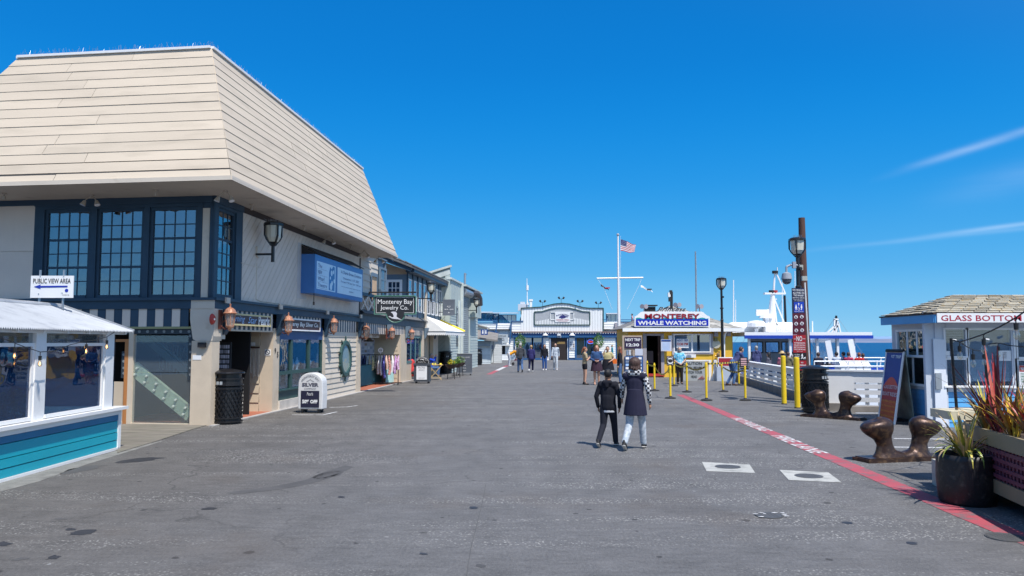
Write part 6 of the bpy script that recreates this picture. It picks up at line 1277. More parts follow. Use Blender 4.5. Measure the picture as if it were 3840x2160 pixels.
FA, FB = Vector((9.22, 24.3, 0)), Vector((11.15, 38.2, 0)); FW = Wall(FA, math.atan2(FB.y - FA.y, FB.x - FA.x), 1); FLn = (FB - FA).length
for z0, z1 in ((.26, .36), (.43, .53), (.60, .70), (.76, .93)):
 n_ = 5
 for i in range(n_): FW.pc(wf_, 'rail', white, FLn * i / n_ + .01, FLn * (i + 1) / n_ - .01, z0 + random.uniform(-.006, .006), z1, .0, .04)
for i in range(9): FW.pc(wf_, 'post', white, FLn * i / 8 - .07, FLn * i / 8 + .07, 0, .93, -.14, -.002)
mb = MB(); FW.box(mb, -.1, FLn, .93, .98, -.2, .08); wf_.part('cap_rail', mb, white)
mb = MB(); FW.box(mb, -.1, FLn, .0, .22, -.1, .22); wf_.part('kerb_timber', mb, greyw)
pn = Thing('white_gate_panel', 'white fence section behind the cleat, solid at its left end and slatted to the right', 'fence', (9.3, 21.6, 0))
q0, q1, q2 = A(3092, 1283, 21.15), A(3198, 1283, 20.95), A(3345, 1283, 20.6)
W1 = Wall(q0, math.atan2(q1.y - q0.y, q1.x - q0.x), 1); W2 = Wall(q1, math.atan2(q2.y - q1.y, q2.x - q1.x), 1)
for W_ in (W1, W2):
 if W_.n.y > 0: W_.n = -W_.n
l1, l2 = (Vector(q1) - Vector(q0)).xy.length, (Vector(q2) - Vector(q1)).xy.length
W1.pc(pn, 'solid_panel', white, 0, l1, .05, 1.06, -.05, 0); W1.pc(pn, 'cap_rail', white, -.05, l1, 1.06, 1.1, -.12, .05)
for z0, z1 in ((.05, .16), (.24, .36), (.44, .56), (.60, .72), (.76, 1.05)): W2.pc(pn, 'rail', white, 0, l2, z0, z1, -.04, 0)
for f in (0, .33, .66, 1): W2.pc(pn, 'post', white, l2 * f - .05, l2 * f + .05, 0, 1.05, -.12, -.042)
W2.pc(pn, 'cap_rail', white, -.03, l2 + .1, 1.055, 1.1, -.14, .05)
mb = MB(); W1.box(mb, 0, l1, 0, .2, .0, .15); pn.part('kerb_timber', mb, greyw)
mb = MB(); mb.bar((8.9, 20.55, .08), (13, 20.3, .08), .25, .16); single('edge_timber', mb, greyw, None, None, kind='structure')
fx = A(2321, 1283, 48)
fp = Thing('flagpole', 'tall white flagpole with a yardarm between the restaurant and the ticket hut', 'flagpole', (fx.x, 48, 0))
ft = A(2321, 885, 48).z; mb = MB(); mb.cyl((0, 0, 0), (0, 0, ft), .11, .05, n=12); fp.part('pole', mb, whitec, world=False)
zy = A(2321, 1043, 48).z; mb = MB(); mb.cyl((A(2238, 1045, 48).x - fx.x, 0, zy - .02), (A(2412, 1042, 48).x - fx.x, 0, zy + .03), .05, n=8); fp.part('yardarm', mb, whitec, world=False)
mb = MB(); mb.ball((0, 0, ft + .08), .09, 10, 6); fp.part('finial', mb, pm('finial_grey', (.4, .4, .42), .4), world=False)
def A48(px, py, d=0): q = A(px, py, 48); q.y -= d; return q
mb = MB()
for a, b in (((2240, 1046), (2262, 1075)), ((2262, 1075), (2296, 1160)), ((2406, 1043), (2396, 1072)), ((2396, 1072), (2352, 1160)), ((2327, 885), (2327, 1300))): mb.cyl(A48(*a), A48(*b), .008, n=4)
fp.part('halyard', mb, whitec)
fg = Thing('national_flag', 'red and white striped flag with a starred blue canton flying from the flagpole', 'flag', A48(2326, 896))
h0 = A48(2327, 896); h1 = A48(2327, 940); e0 = A48(2385, 919); e1 = A48(2378, 949); nx = 26
def fpt(u, v):
 top = h0.lerp(e0, u); bot = h1.lerp(e1, u); p = top.lerp(bot, v); p.y += .10 * math.sin(u * 9 + v * 1.5) * u; p.z += .05 * math.sin(u * 7 + v) * u; return p
fr_, fw_, fb_ = pm('flag_red', (.45, .02, .035), .7, .03), pm('flag_white', (.75, .75, .76), .7, .03), pm('flag_blue', (.02, .03, .14), .7, .03)
for i in range(13):
 mb = MB(); vs_ = []; u0 = .4 if i < 7 else 0; k = 16
 for j in range(k + 1): u = u0 + (1 - u0) * j / k; vs_ += [fpt(u, i / 13), fpt(u, (i + 1) / 13)]
 mb.add(vs_, [(2 * j, 2 * j + 2, 2 * j + 3, 2 * j + 1) for j in range(k)]); fg.part('stripe', mb, fw_ if i % 2 else fr_)
mb = MB(); vs_ = []
for j in range(9): u = .4 * j / 8; vs_ += [fpt(u, 0), fpt(u, 7 / 13)]
mb.add(vs_, [(2 * j, 2 * j + 2, 2 * j + 3, 2 * j + 1) for j in range(8)]); fg.part('canton', mb, fb_)
mb = MB()
for i in range(9):
 for j in range(6 if i % 2 == 0 else 5): u = .4 * ((j + (.5 if i % 2 == 0 else 1)) / 6); c = fpt(u, 7 / 13 * (i + .7) / 9.4); c.y -= .012; mb.add([c + Vector((.012 * math.cos(t) * (1 if q % 2 else .45), 0, .012 * math.sin(t) * (1 if q % 2 else .45))) for q, t in enumerate([math.pi / 2 + math.pi / 5 * q for q in range(10)])], [tuple(range(10))])
fg.part('stars', mb, fw_, kind='stuff')
for (a, b, c_, m_, lab) in (((2253, 1070), (2284, 1088), 5, blackm, 'small dark pennant on the left halyard of the flagpole'), ((2403, 1073), (2448, 1095), 5, whitec, 'small white and dark pennant on the right halyard of the flagpole')):
 p, q = A48(*a), A48(*b); mb = MB(); k = 8; vs_ = []
 for i in range(k + 1): f = i / k; o = p.lerp(q, f); o.z += .03 * math.sin(f * 9); o.y += .05 * math.sin(f * 7); vs_ += [o + Z3 * .07 * (1 - f * .6), o - Z3 * .07 * (1 - f * .6)]
 mb.add(vs_, [(2 * i, 2 * i + 2, 2 * i + 3, 2 * i + 1) for i in range(k)]); t = Thing('pennant', lab, 'pennant', p); t.part('cloth', mb, m_); mb = MB(); o = p.lerp(q, .5); mb.bb(o.x, o.x + .3, o.y - .07, o.y - .06, o.z - .05, o.z + .02); t.part('coloured_patch', mb, fr_ if m_ is blackm else blackm)
# ================================================================== WHALE WATCHING TICKET HUT
W41 = W_at(41)
def h4(x, y, d=0): return W41.uv(2140 + x / 2.587, 860 + y / 2.587, d)
def hp_(x, y, d=0): s, z = h4(x, y, d); return W41.p(s, z, d)
def hbox(x0, y0, x1, y1, d0, d1, mb_=None):
 a = h4(x0, y1, d1); b = h4(x1, y0, d1); m_ = mb_ or MB(); W41.box(m_, a[0], b[0], max(0, a[1]), b[1], d0, d1); return m_
ht = Thing('ticket_hut', 'yellow whale watching ticket hut with a grey shingled hip roof', 'ticket hut', (hp_(1000, 1000).x, 41, 0))
mb = hbox(560, 985, 710, 1440, -.2, 0); hbox(900, 985, 985, 1440, -.2, 0, mb); hbox(710, 985, 900, 1012, -.2, 0, mb); hbox(1380, 985, 1560, 1440, -.2, 0, mb); hbox(985, 1210, 1380, 1440, -.2, 0, mb); hbox(985, 985, 1380, 1012, -.2, 0, mb); ht.part('wall', mb, hutyel)
XR = hp_(1560, 0).x; XL = hp_(560, 0).x
mb = MB(); mb.bb(XR - .15, XR, 41.2, 46, 0, 2.58); mb.bb(XL, XL + .15, 41.2, 46, 0, 2.58); mb.bb(XL, XR, 45.9, 46, 0, 2.58); ht.part('side_wall', mb, hutyel)
mb = MB(); mb.bb(XL + .2, XR - .2, 44, 44.1, 0, 2.58); mb.bb(XL + .2, XR - .2, 41.25, 44, 2.5, 2.58); ht.part('room_lining', mb, interior)
mb = hbox(705, 1012, 735, 1420, 0, .05); hbox(880, 1012, 905, 1420, 0, .05, mb); hbox(735, 1012, 880, 1032, 0, .05, mb); ht.part('door_frame', mb, greytrim)
ht.part('open_door', hbox(850, 1035, 880, 1400, -.15, -.1), brown); ht.part('door_step', hbox(718, 1402, 912, 1425, 0, .35), redp)
ht.part('counter_inside', hbox(745, 1180, 800, 1300, -.9, -.4), pm('dim_counter', (.08, .06, .06), .6))
mb = hbox(985, 1012, 1002, 1212, 0, .05); hbox(1350, 1012, 1382, 1212, 0, .05, mb); hbox(1002, 1190, 1350, 1212, 0, .06, mb); hbox(1002, 1012, 1350, 1022, 0, .05, mb); ht.part('window_trim', mb, greytrim)
a, b = h4(1008, 1184), h4(1344, 1026); W41.window(ht, a[0], b[0], a[1], b[1], 2, 1, whitec, gfar, fw=.06, mw=.08, d0=-.02, d1=.07)
for x0, y0, x1, y1, m_ in ((1395, 992, 1430, 1040, greytrim), (1520, 992, 1555, 1035, greytrim), (1397, 1050, 1425, 1085, pm('olive_box', (.2, .17, .06), .5))): ht.part('speaker_box', hbox(x0, y0, x1, y1, 0, .15), m_)
mb = MB(); mb.cyl(hp_(1412, 1115, 0), hp_(1412, 1115, .1), .22, n=16); ht.part('meter_dial', mb, pm('meter_face', (.62, .58, .45), .4))
mb = MB(); mb.tube([hp_(1515, 985, .3), hp_(1500, 1010, .1), hp_(1488, 1060, .1), hp_(1488, 1400, .1)], .06, 8); ht.part('downpipe', mb, whitec)
mb = MB(); mb.tube([hp_(1440, 1180, .2), hp_(1440, 1260, .2), hp_(1470, 1260, .2), hp_(1400, 1225, .15)], .04, 6); mb.ball(hp_(1432, 1215, .2), .1, 8, 6); ht.part('brass_valve', mb, pm('brass_pipe', (.42, .28, .14), .35, metal=.6))
ht.part('shelf', hbox(1000, 1214, 1215, 1245, .02, .4), white)
ze = h4(0, 962, .4)[1]; xl, xr = hp_(515, 970, .5).x, hp_(1672, 970, .5).x; y0_, y1_ = 40.62, 46.8; zr_ = ze + 1.35
mb = MB(); A_ = [Vector((xl, y0_, ze)), Vector((xr, y0_, ze)), Vector((xr, y1_, ze)), Vector((xl, y1_, ze)), Vector((xl + 3.2, 43.6, zr_)), Vector((xr - 3.2, 43.6, zr_))]
mb.add(A_, [(0, 1, 5, 4), (1, 2, 5), (2, 3, 4, 5), (3, 0, 4), (0, 3, 2, 1)]); ht.part('roof', mb, pm('roof_under_grey', (.2, .19, .18), .8))
shake = pm('grey_shake', (.34, .33, .30), .85, .15, 4, .4, 30, rnd=.25); shake2 = pm('hut_shake', (.37, .34, .27), .85, .15, 5, .4, 30, rnd=.22, col2=(.42, .28, .10), m2=.62)
def shakes(t, e0, e1, t0, t1, rows, wd, mat):
 nrm = (e1 - e0).cross(t0 - e0).normalized(); nrm = nrm if nrm.z > 0 else -nrm; rr = random.Random(11)
 for j in range(rows):
  f0, f1 = j / rows, (j + 1.15) / rows; f1 = min(1, f1); L0, L1, U0, U1 = e0.lerp(t0, f0), e1.lerp(t1, f0), e0.lerp(t0, f1), e1.lerp(t1, f1)
  k = max(1, int((L1 - L0).length / wd)); o = rr.random() / k
  for i in range(k):
   g0, g1 = (i + .03) / k, (i + .97) / k; jl = rr.uniform(-.03, .03); dn = (L0 - U0).normalized() * jl * .6; lift = nrm * (.03 + rr.uniform(0, .015))
   m_ = MB(); m_.prism([L0.lerp(L1, g0) + dn + lift, L0.lerp(L1, g1) + dn + lift, U0.lerp(U1, g1) + nrm * .012, U0.lerp(U1, g0) + nrm * .012], -nrm * .015); t.part('shingle', m_, mat)
shakes(ht, A_[0], A_[1], A_[4], A_[5], 8, .5, shake); shakes(ht, A_[1], A_[2], A_[5], A_[5] + Vector((0, .01, 0)), 8, .5, shake);
mb = MB(); mb.bb(xl - .05, xr + .05, y0_ - .1, y0_, ze - .16, ze + .02); mb.bb(xr, xr + .1, y0_, y1_, ze - .16, ze + .02); ht.part('gutter', mb, whitec)
mb = MB(); mb.bb(xl + .1, xr - .1, y0_ + .05, 41.0, ze - .12, ze - .08); ht.part('soffit', mb, hutyel)
wsn = Thing('whale_watching_sign', 'white arched roof sign lettered Monterey Whale Watching in red and white over blue waves', 'sign', hp_(985, 945, .5))
pr = [(620, 945), (620, 848), (640, 838), (662, 820), (680, 803), (700, 798), (1265, 798), (1285, 803), (1305, 822), (1328, 838), (1350, 848), (1350, 945)]
mb = MB(); mb.prism([hp_(x, y, .5) for x, y in pr], (0, .12, 0)); wsn.part('board', mb, signw, norm=True)
mb = MB(); q = [(632, 935)] + [(632 + 704 * i / 44, 880 - (8 if i % 4 == 0 else 0) - 10 * abs(math.sin(i * math.pi / 4.0))) for i in range(45)] + [(1336, 935)]
mb.prism([hp_(x, y, .505) for x, y in q], (0, -.01, 0)); wsn.part('blue_wave_band', mb, pm('royal_blue', (.005, .02, .42), .4), norm=True)
mb = MB(); q = [(632, 900)] + [(632 + 704 * i / 40, 868 - 12 * abs(math.sin(i * math.pi / 5 + .6))) for i in range(41)] + [(1336, 900)]; mb.prism([hp_(x, y, .5) for x, y in q], (0, -.004, 0)); wsn.part('teal_wave_band', mb, pm('teal_wave', (.02, .30, .35), .4), norm=True)
def ttx(t, mat, tx, x0, x1, y0, y1, d, name='lettering', **kw):
 m_ = MB(); m_.text(tx, hp_((x0 + x1) / 2, (y0 + y1) / 2, d), (1, 0, 0), Z3, w=(hp_(x1, y0, d) - hp_(x0, y0, d)).length, h=(hp_(x0, y0, d) - hp_(x0, y1, d)).length, **kw); t.part(name, m_, mat)
ttx(wsn, pm('sign_dark_outline', (.02, .03, .12), .5), 'MONTEREY', 721, 1252, 820, 869, .516, bold=.03); ttx(wsn, pm('sign_red', (.78, .07, .03), .4), 'MONTEREY', 719, 1249, 818, 867, .522, bold=.022); ttx(wsn, signw, 'WHALE WATCHING', 650, 1316, 888, 928, .522, bold=.035)
pn2 = Thing('script_sign', 'dark cut-out script word Princess standing on top of the whale watching sign', 'sign', hp_(978, 798, .45)); ttx(pn2, signw, 'Princess', 845, 1122, 756, 800, .45, shear=.45, bold=.02); ttx(pn2, blackm, 'Princess', 841, 1118, 753, 797, .47, shear=.45, bold=.01)
rt2 = MB(); rt2.cyl(hp_(978, 800, -2.0), hp_(978, 605, -2.0), .08, n=8); rm = Thing('camera_mast', 'short dark mast with white cameras on the ticket hut roof', 'mast', hp_(978, 800, -2)); rm.part('pole', rt2, blackm)
for x_, y_, m_ in ((955, 635, white), (962, 680, blackm), (972, 612, blackm)): mb = MB(); mb.box(hp_(x_, y_, -1.9), (.14, .14, .24)); rm.part('camera', mb, m_)
am_ = Thing('whip_antenna', 'tall thin whip antenna rising from the ticket hut roof', 'antenna', hp_(1218, 790, -1)); mb = MB(); mb.cyl(hp_(1219, 800, -1), hp_(1214, 400, -1), .045, n=6); mb.cyl(hp_(1214, 400, -1), hp_(1210, 215, -1), .05, .04, n=6); am_.part('rod', mb, steel)
for x_, y_, lab in ((712, 750, 'left'), (1035, 735, 'middle'), (1250, 750, 'right')):
 t = Thing('roof_floodlight', 'twin floodlights on a stalk, %s of three above the whale watching sign' % lab, 'floodlight', hp_(x_, 800, .3), 0, 'floodlights over the whale watching sign'); mb = MB(); mb.cyl(hp_(x_, 800, .3), hp_(x_, y_, .3), .03, n=6)
 for e in (-1, 1): mb.cyl(hp_(x_ + e * 5, y_, .3), hp_(x_ + e * 20, y_ - 2, .45), .06, .13, n=8)
 t.part('lamp', mb, greytrim)
t = Thing('roof_vent', 'dark square vent cowl on the ticket hut roof', 'vent', hp_(770, 798, -.6)); mb = MB(); p = hp_(770, 785, -.6); mb.box(p, (.5, .5, .35)); mb.box(p + Z3 * .25, (.7, .7, .06)); t.part('cowl', mb, blackm)
tanb = pm('tan_board', (.42, .33, .25), .6)
nb = Thing('next_trip_board', 'tan display board with a dark Next Trip 12:30 sign left of the hut door', 'sign board', hp_(600, 1400, .6)); nb.part('backing', hbox(505, 1030, 692, 1400, .5, .56), tanb)
nb.part('panel', hbox(525, 1045, 686, 1155, .56, .6), pm('dark_purple', (.03, .015, .05), .4)); ttx(nb, signw, 'NEXT TRIP', 530, 676, 1058, 1084, .6, bold=.02); ttx(nb, signw, '12:30', 540, 664, 1106, 1136, .6, bold=.035)
nb.part('paper', hbox(625, 1158, 700, 1224, .56, .59), pm('notice_paper', (.55, .57, .66), .6));
for i, m_ in enumerate(phm): nb.part('brochure', hbox(542 + i * 24, 1172, 560 + i * 24, 1220, .56, .6), m_)
nb.part('blue_rack', hbox(527, 1232, 702, 1398, .56, .66), pm('rack_blue', (.02, .08, .25), .5))
for j in range(5):
 for i in range(4): nb.part('leaflet', hbox(534 + i * 41, 1240 + j * 32, 566 + i * 41, 1262 + j * 32, .66, .69), (signw, phm[0], bluel)[(i + j) % 3])
ns = Thing('price_notice', 'white price notice with a blue heading on a post right of the hut door', 'notice', hp_(925, 1180, .4)); ns.part('board', hbox(877, 1068, 978, 1182, .3, .34), pm('notice_paper', (0, 0, 0))); ns.part('heading', hbox(880, 1072, 972, 1088, .34, .35), rfdeep)
mb = MB()
for j in range(7): hbox(888, 1098 + j * 11, 962, 1102 + j * 11, .34, .345, mb)
ns.part('text_line', mb, bluel); ns.part('post', hbox(950, 1030, 985, 1068, .05, .2), white)
wn = Thing('window_notice', 'white paper in the hut window reading Next Trip 12:30 PM', 'notice', hp_(1085, 1150, .08)); wn.part('paper', hbox(1028, 1063, 1144, 1150, .075, .08), signw); ttx(wn, pm('ink_blue', (.01, .09, .30), .5), 'NEXT TRIP', 1033, 1138, 1068, 1088, .085, bold=.02); ttx(wn, pm('ink_red', (.55, .04, .03), .5), '12:30 PM', 1033, 1138, 1100, 1126, .085, bold=.03)
def f4(x, y): return (2100 + x / 2.8975, 1240 + y / 2.8975)
gt = Thing('wharf_gate', 'white slatted gate and rails beside the hut with papers tied on', 'gate', (0, 37, 0)); W37 = W_at(37.3)
def gbox(x0, y0, x1, y1, d0=0, d1=.04, mb_=None):
 a = W37.uv(*f4(x0, y1), d1); b = W37.uv(*f4(x1, y0), d1); m_ = mb_ or MB(); W37.box(m_, a[0], b[0], max(0, a[1]), b[1], d0, d1); return m_
for x0, y0, x1, y1 in ((1370, 318, 1620, 330), (1375, 400, 1590, 418), (1375, 450, 1590, 470), (1375, 505, 1590, 525), (1375, 560, 1430, 595)): gt.part('rail', gbox(x0, y0, x1, y1), white)
for x_ in (1395, 1588, 1632, 1690): gt.part('post', gbox(x_ - 12, 318, x_ + 12, 600, -.1, 0), white)
mb = MB(); a = W37.p(*W37.uv(*f4(1640, 590)), .1); b = W37.p(*W37.uv(*f4(1690, 330)), .1); mb.bar(a, b, .08); gt.part('brace', mb, white)
cs = Thing('caution_sign', 'grey sign reading Caution Low Beam Watch Your Head, behind the stanchions', 'sign', W37.p(*W37.uv(*f4(1470, 560)), .1)); cs.part('board', gbox(1340, 332, 1580, 560, .06, .09), pm('sign_grey', (.36, .38, .38), .5))
for tx, x0, x1, y0, y1 in (('CAUTION', 1345, 1542, 340, 372), ('LOW BEAM', 1360, 1536, 388, 416), ('WATCH YOUR', 1345, 1546, 436, 466), ('HEAD', 1425, 1490, 486, 514)):
 m_ = MB(); c = W37.p(*W37.uv(*f4((x0 + x1) / 2, (y0 + y1) / 2), .1), .1); m_.text(tx, c, (1, 0, 0), Z3, w=(x1 - x0) / 2.8975 / F_PX * 37.3, h=(y1 - y0) / 2.8975 / F_PX * 37.3, bold=.015); cs.part('lettering', m_, blackm)
mb = MB()
for i in range(3): a = W37.p(*W37.uv(*f4(1500 + i * 22, 530), .1), .1); b = W37.p(*W37.uv(*f4(1550 + i * 12, 490 + i * 10), .1), .1); mb.bar(a, b, .06, .01)
cs.part('red_stripe', mb, redp)
rb = Thing('red_notice', 'red faded notice on a pale blue grey panel behind the stanchion tape', 'notice board', W37.p(*W37.uv(*f4(1790, 590)), .4)); rb.part('panel', gbox(1708, 395, 1870, 592, .3, .5), pm('panel_blue_grey', (.40, .46, .54), .5)); rb.part('frame', gbox(1718, 288, 1880, 392, .3, .36), whitec); rb.part('red_face', gbox(1728, 298, 1870, 382, .36, .38), pm('faded_red', (.33, .02, .03), .4, .2, 9, 0))
st0 = Thing('stanchion', '', 'stanchion', (0, 0, 0), 0, 'yellow queue stanchions')
mb = MB(); mb.lathe([(.18, 0), (.185, .02), (.16, .035), (.05, .055), (.04, .08)], (0, 0, 0), 20); st0.part('base', mb, blackm, world=False)
mb = MB(); mb.lathe([(.036, .06), (.036, .92)], (0, 0, 0), 12); st0.part('pole', mb, yellow, world=False)
mb = MB(); mb.lathe([(.042, .92), (.042, 1.0), (.03, 1.01), (.028, 1.05), (.005, 1.06)], (0, 0, 0), 12); st0.part('tape_head', mb, yellow, world=False)
SP = [(950, 607, 1.0, 'at the far left of the queue, beside the hut door'), (1028, 662, 1.0, 'second from the left in the queue'), (1200, 745, 1.05, 'nearest left one, carrying a small framed notice'), (1240, 611, 1.0, 'just behind the notice, left of the man in the aqua shirt'), (1380, 677, 1.03, 'right of the man in the aqua shirt, before the caution sign'), (1592, 768, 1.16, 'tallest, in front of the white gate'), (1775, 672, 1.02, 'leaning one before the pale grey panel'), (1945, 602, 1.0, 'farthest right one beside the leaning man'), (2015, 768, 1.07, 'nearest right one, carrying a pink notice')]
SPp = []
for i, (x, y, sc, lab) in enumerate(SP):
 loc = G(*f4(x, y - 8)); lab = 'yellow stanchion ' + lab
 if i == 0: st0.o.location = loc; st0.o['label'] = lab; o = st0.o
 else: o = copy_tree(st0.o, None, loc, .4 * i, lab)
 o.scale = (1, 1, sc); SPp.append((loc, sc))
 if i == 6: o.rotation_euler = (0, R(-3), 0)
for k_ in range(3, 4): pass
def tape(i, j, sag, mats, z=.96, label=''):
 a = SPp[i][0] + Z3 * z * SPp[i][1]; b = SPp[j][0] + Z3 * z * SPp[j][1]; n = 24; m_ = MB()
 for k in range(n):
  p, q = a.lerp(b, k / n), a.lerp(b, (k + 1) / n); p = p - Z3 * sag * math.sin(math.pi * k / n); q = q - Z3 * sag * math.sin(math.pi * (k + 1) / n); m_.add([p - Z3 * .03, q - Z3 * .03, q + Z3 * .03, p + Z3 * .03], [(0, 1, 2, 3)], k % len(mats))
 single('barrier_tape', m_, mats, label, 'tape', 'yellow tapes between the stanchions')
yt = pm('yellow_tape', (.62, .46, .03), .5)
tape(0, 1, .05, [yt], label='yellow tape between the two leftmost stanchions'); tape(1, 2, .28, [yt], label='sagging yellow tape running to the stanchion with the framed notice'); tape(3, 4, .1, [yt], label='yellow tape passing behind the man in the aqua shirt'); tape(4, 5, .12, [yt, blackm], .93, label='dark and yellow tape in front of the caution sign')
tape(5, 7, .01, [yellow, blackm], 1.0, label='taut black and yellow hazard tape at the top of the tallest stanchion'); tape(6, 8, .12, [yt, blackm], .9, label='sagging hazard tape to the stanchion with the pink notice')
for i, x0, y0, x1, y1, m_, lab, fm in ((2, 1160, 275, 1236, 380, signw, 'small white framed notice with a dark emblem on a stanchion', brown), (8, 1955, 290, 2036, 392, pm('pink_paper', (.62, .38, .40), .5), 'small pink framed notice with an arrow on the right stanchion', blackm)):
 Y_ = SPp[i][0].y - .02; a, b = A(*f4(x0, y1), Y_), A(*f4(x1, y0), Y_); t = Thing('stanchion_notice', lab, 'notice', ((a.x + b.x) / 2, Y_, a.z)); mb = MB(); mb.bb(a.x, b.x, Y_, Y_ + .02, a.z, b.z); t.part('frame', mb, fm); mb = MB(); mb.bb(a.x + .03, b.x - .03, Y_ - .006, Y_, a.z + .03, b.z - .03); t.part('paper', mb, m_)
 c = (a + b) / 2; c.y = Y_ - .008; mb = MB()
 if i == 2: mb.lathe([(.13, 0), (.13, .004), (.11, .004), (.11, 0)], c, 16, ring=True, ax=(Vector((1, 0, 0)), Z3, Vector((0, -1, 0)))); mb.bb(c.x - .14, c.x + .14, Y_ - .01, Y_ - .007, b.z - .14, b.z - .11); mb.ball(c, (.08, .006, .06), 8, 5)
 else:
  mb.bar(c + Vector((-.12, 0, -.2)), c + Vector((.1, 0, -.2)), .004, .03); mb.prism([c + Vector((.08, 0, -.15)), c + Vector((.16, 0, -.2)), c + Vector((.08, 0, -.25))], (0, -.003, 0))
  for k in range(6): mb.bb(c.x - .2, c.x + .2 - .04 * (k % 3), Y_ - .01, Y_ - .008, b.z - .1 - k * .07, b.z - .08 - k * .07)
 t.part('print', mb, blackm)
# ================================================================== BOATS
def b4(x, y, Y): return A(2700 + x / 3.622, 1000 + y / 3.622, Y)
bt_ = Thing('tour_boat', 'white tour boat with a blue-edged flat canopy and tall white mast moored beside the wharf', 'boat', (18, 40, -3))
bw = pm('boat_white', (.80, .81, .82), .3, .03, 2, 0); bg = pm('boat_grey_blue', (.16, .20, .26), .4, .05, 2, 0); bs = pm('boat_blue', (.01, .05, .38), .4, .05, 2, 0)
mb = MB(); mb.prism([(13.2, 36, -3.3), (26, 36, -3.3), (31, 40.5, -3.3), (26, 46, -3.3), (13.8, 46, -3.3)], (0, 0, 3.2)); bt_.part('hull', mb, bw, norm=True)
mb = MB(); mb.prism([(13.3, 36.1, -.1), (25.8, 36.1, -.1), (30.6, 40.5, -.1), (25.8, 45.9, -.1), (13.9, 45.9, -.1)], (0, 0, .05)); bt_.part('deck', mb, pm('deck_grey', (.35, .38, .42), .6), norm=True)
Yc = 43.0
a, b = b4(160, 975, Yc), b4(1795, 950, Yc); zt_ = b.z
mb = MB(); mb.bb(a.x, b.x, Yc - 2.4, Yc + 2.6, zt_ + .02, zt_ + .22); bt_.part('canopy_roof', mb, bw); mb = MB(); mb.bb(a.x - .02, b.x + .02, Yc - 2.45, Yc - 2.38, a.z - .0 - .02, zt_ + .05); mb.bb(b.x, b.x + .06, Yc - 2.4, Yc + 2.6, a.z, zt_ + .05); bt_.part('blue_edge', mb, bs)
x0, x1 = b4(380, 1000, Yc).x, b4(1215, 1000, Yc).x; WB = W_at(Yc); zb_, zc_ = b4(0, 1210, Yc).z, b4(0, 978, Yc).z
ws_ = [(385, 562), (590, 778), (808, 990), (1040, 1200)]; mb = MB(); px0 = x0; wz0, wz1 = b4(0, 1172, Yc).z, b4(0, 1018, Yc).z
for p, q in ws_: s, e = b4(p, 0, Yc).x, b4(q, 0, Yc).x; mb.bb(px0, s, Yc, Yc + .08, -.05, zc_); mb.bb(s, e, Yc, Yc + .08, -.05, wz0); mb.bb(s, e, Yc, Yc + .08, wz1, zc_); px0 = e
mb.bb(px0, x1, Yc, Yc + .08, -.05, zc_); bt_.part('cabin_wall', mb, bg)
for p, q in ws_: s, e = b4(p, 0, Yc).x, b4(q, 0, Yc).x; WB.window(bt_, s + .05, e - .05, wz0 + .05, wz1 - .05, 1, 1, blackm, glassm('boat_glass', (.55, .75, .85), .15), fw=.05, mw=.02, d0=-.04, d1=.02)
mb = MB()
for x_ in (372, 925, 1290, 1565, 1780): mb = MB(); s = b4(x_, 0, Yc - 2.2).x; mb.bar((s, Yc - 2.2, -.05), (s, Yc - 2.2, zt_), .12); bt_.part('canopy_post', mb, bw)
for p, q in ((1300, 1430), (1440, 1560), (1300 - 75, 1290)): s, e = b4(p, 0, Yc - 2.1).x, b4(q, 0, Yc - 2.1).x; mb = MB(); mb.bb(s, e, Yc - 2.12, Yc - 2.11, .3, zt_); bt_.part('plastic_screen', mb, ghazed)
for (xa, ya, xb, yb) in ((1460, 1005, 1515, 1250), (1765, 990, 1822, 1200)): mb = MB(); mb.bar(b4(xa, ya, 38.5), b4(xb, yb + 60, 38.5), .28, .06, up=(0, 1, 0)); bt_.part('davit', mb, bw)
def rail(xs, Y, zs, zt, nm='guard_rail', n=9):
 mb = MB()
 for z in zs: mb.cyl((xs[0], Y, z), (xs[1], Y, z), .035, n=6)
 for i in range(n): x = xs[0] + (xs[1] - xs[0]) * i / (n - 1); mb.cyl((x, Y, 0), (x + .15 * (i % 2), Y, zt), .03, n=5)
 bt_.part(nm, mb, bw)
rail((14.2, 26), 36.3, (.5, .72, .95), .95); rail((16, 26), 39.5, (.6, .85, 1.05), 1.05, n=12)
mb = MB(); a, b = b4(1600, 1345, 36.8), b4(2000, 1345, 36.8); c = Vector((0, 0, .5)); mb.cyl((a.x, 36.8, .55), (b.x, 36.8, .55), .38, n=18); bt_.part('liferaft_canister', mb, bw)
for f in (.25, .5, .75): mb = MB(); x = a.x + (b.x - a.x) * f; mb.cyl((x - .02, 36.8, .55), (x + .02, 36.8, .55), .392, n=18); bt_.part('canister_strap', mb, greytrim)
for x_ in (1240, 1330, 1600, 2040): mb = MB(); p = b4(x_, 1340, 37.5); mb.bb(p.x, p.x + 1.0, 37.4, 37.9, .1, .55); bt_.part('blue_bench', mb, bs)
mb = MB(); a, b = b4(170, 870, Yc + .8), b4(980, 930, Yc + .8); mb.capsule((a.x, Yc + .8, zt_ + .5), (b.x, Yc + .8, zt_ + .5), .33, .33, n=14); bt_.part('roof_pontoon', mb, bw, smooth=True)
def m4(x, y, d=0): return b4(x, y, Yc - d)
mb = MB(); mb.cyl(m4(680, 935), m4(718, 380), .29, .12, n=10); mb.cyl(m4(725, 380), m4(745, 80), .07, .04, n=6); mb.bar(m4(598, 365), m4(882, 365), .3, .1); bt_.part('mast', mb, bw)
mb = MB()
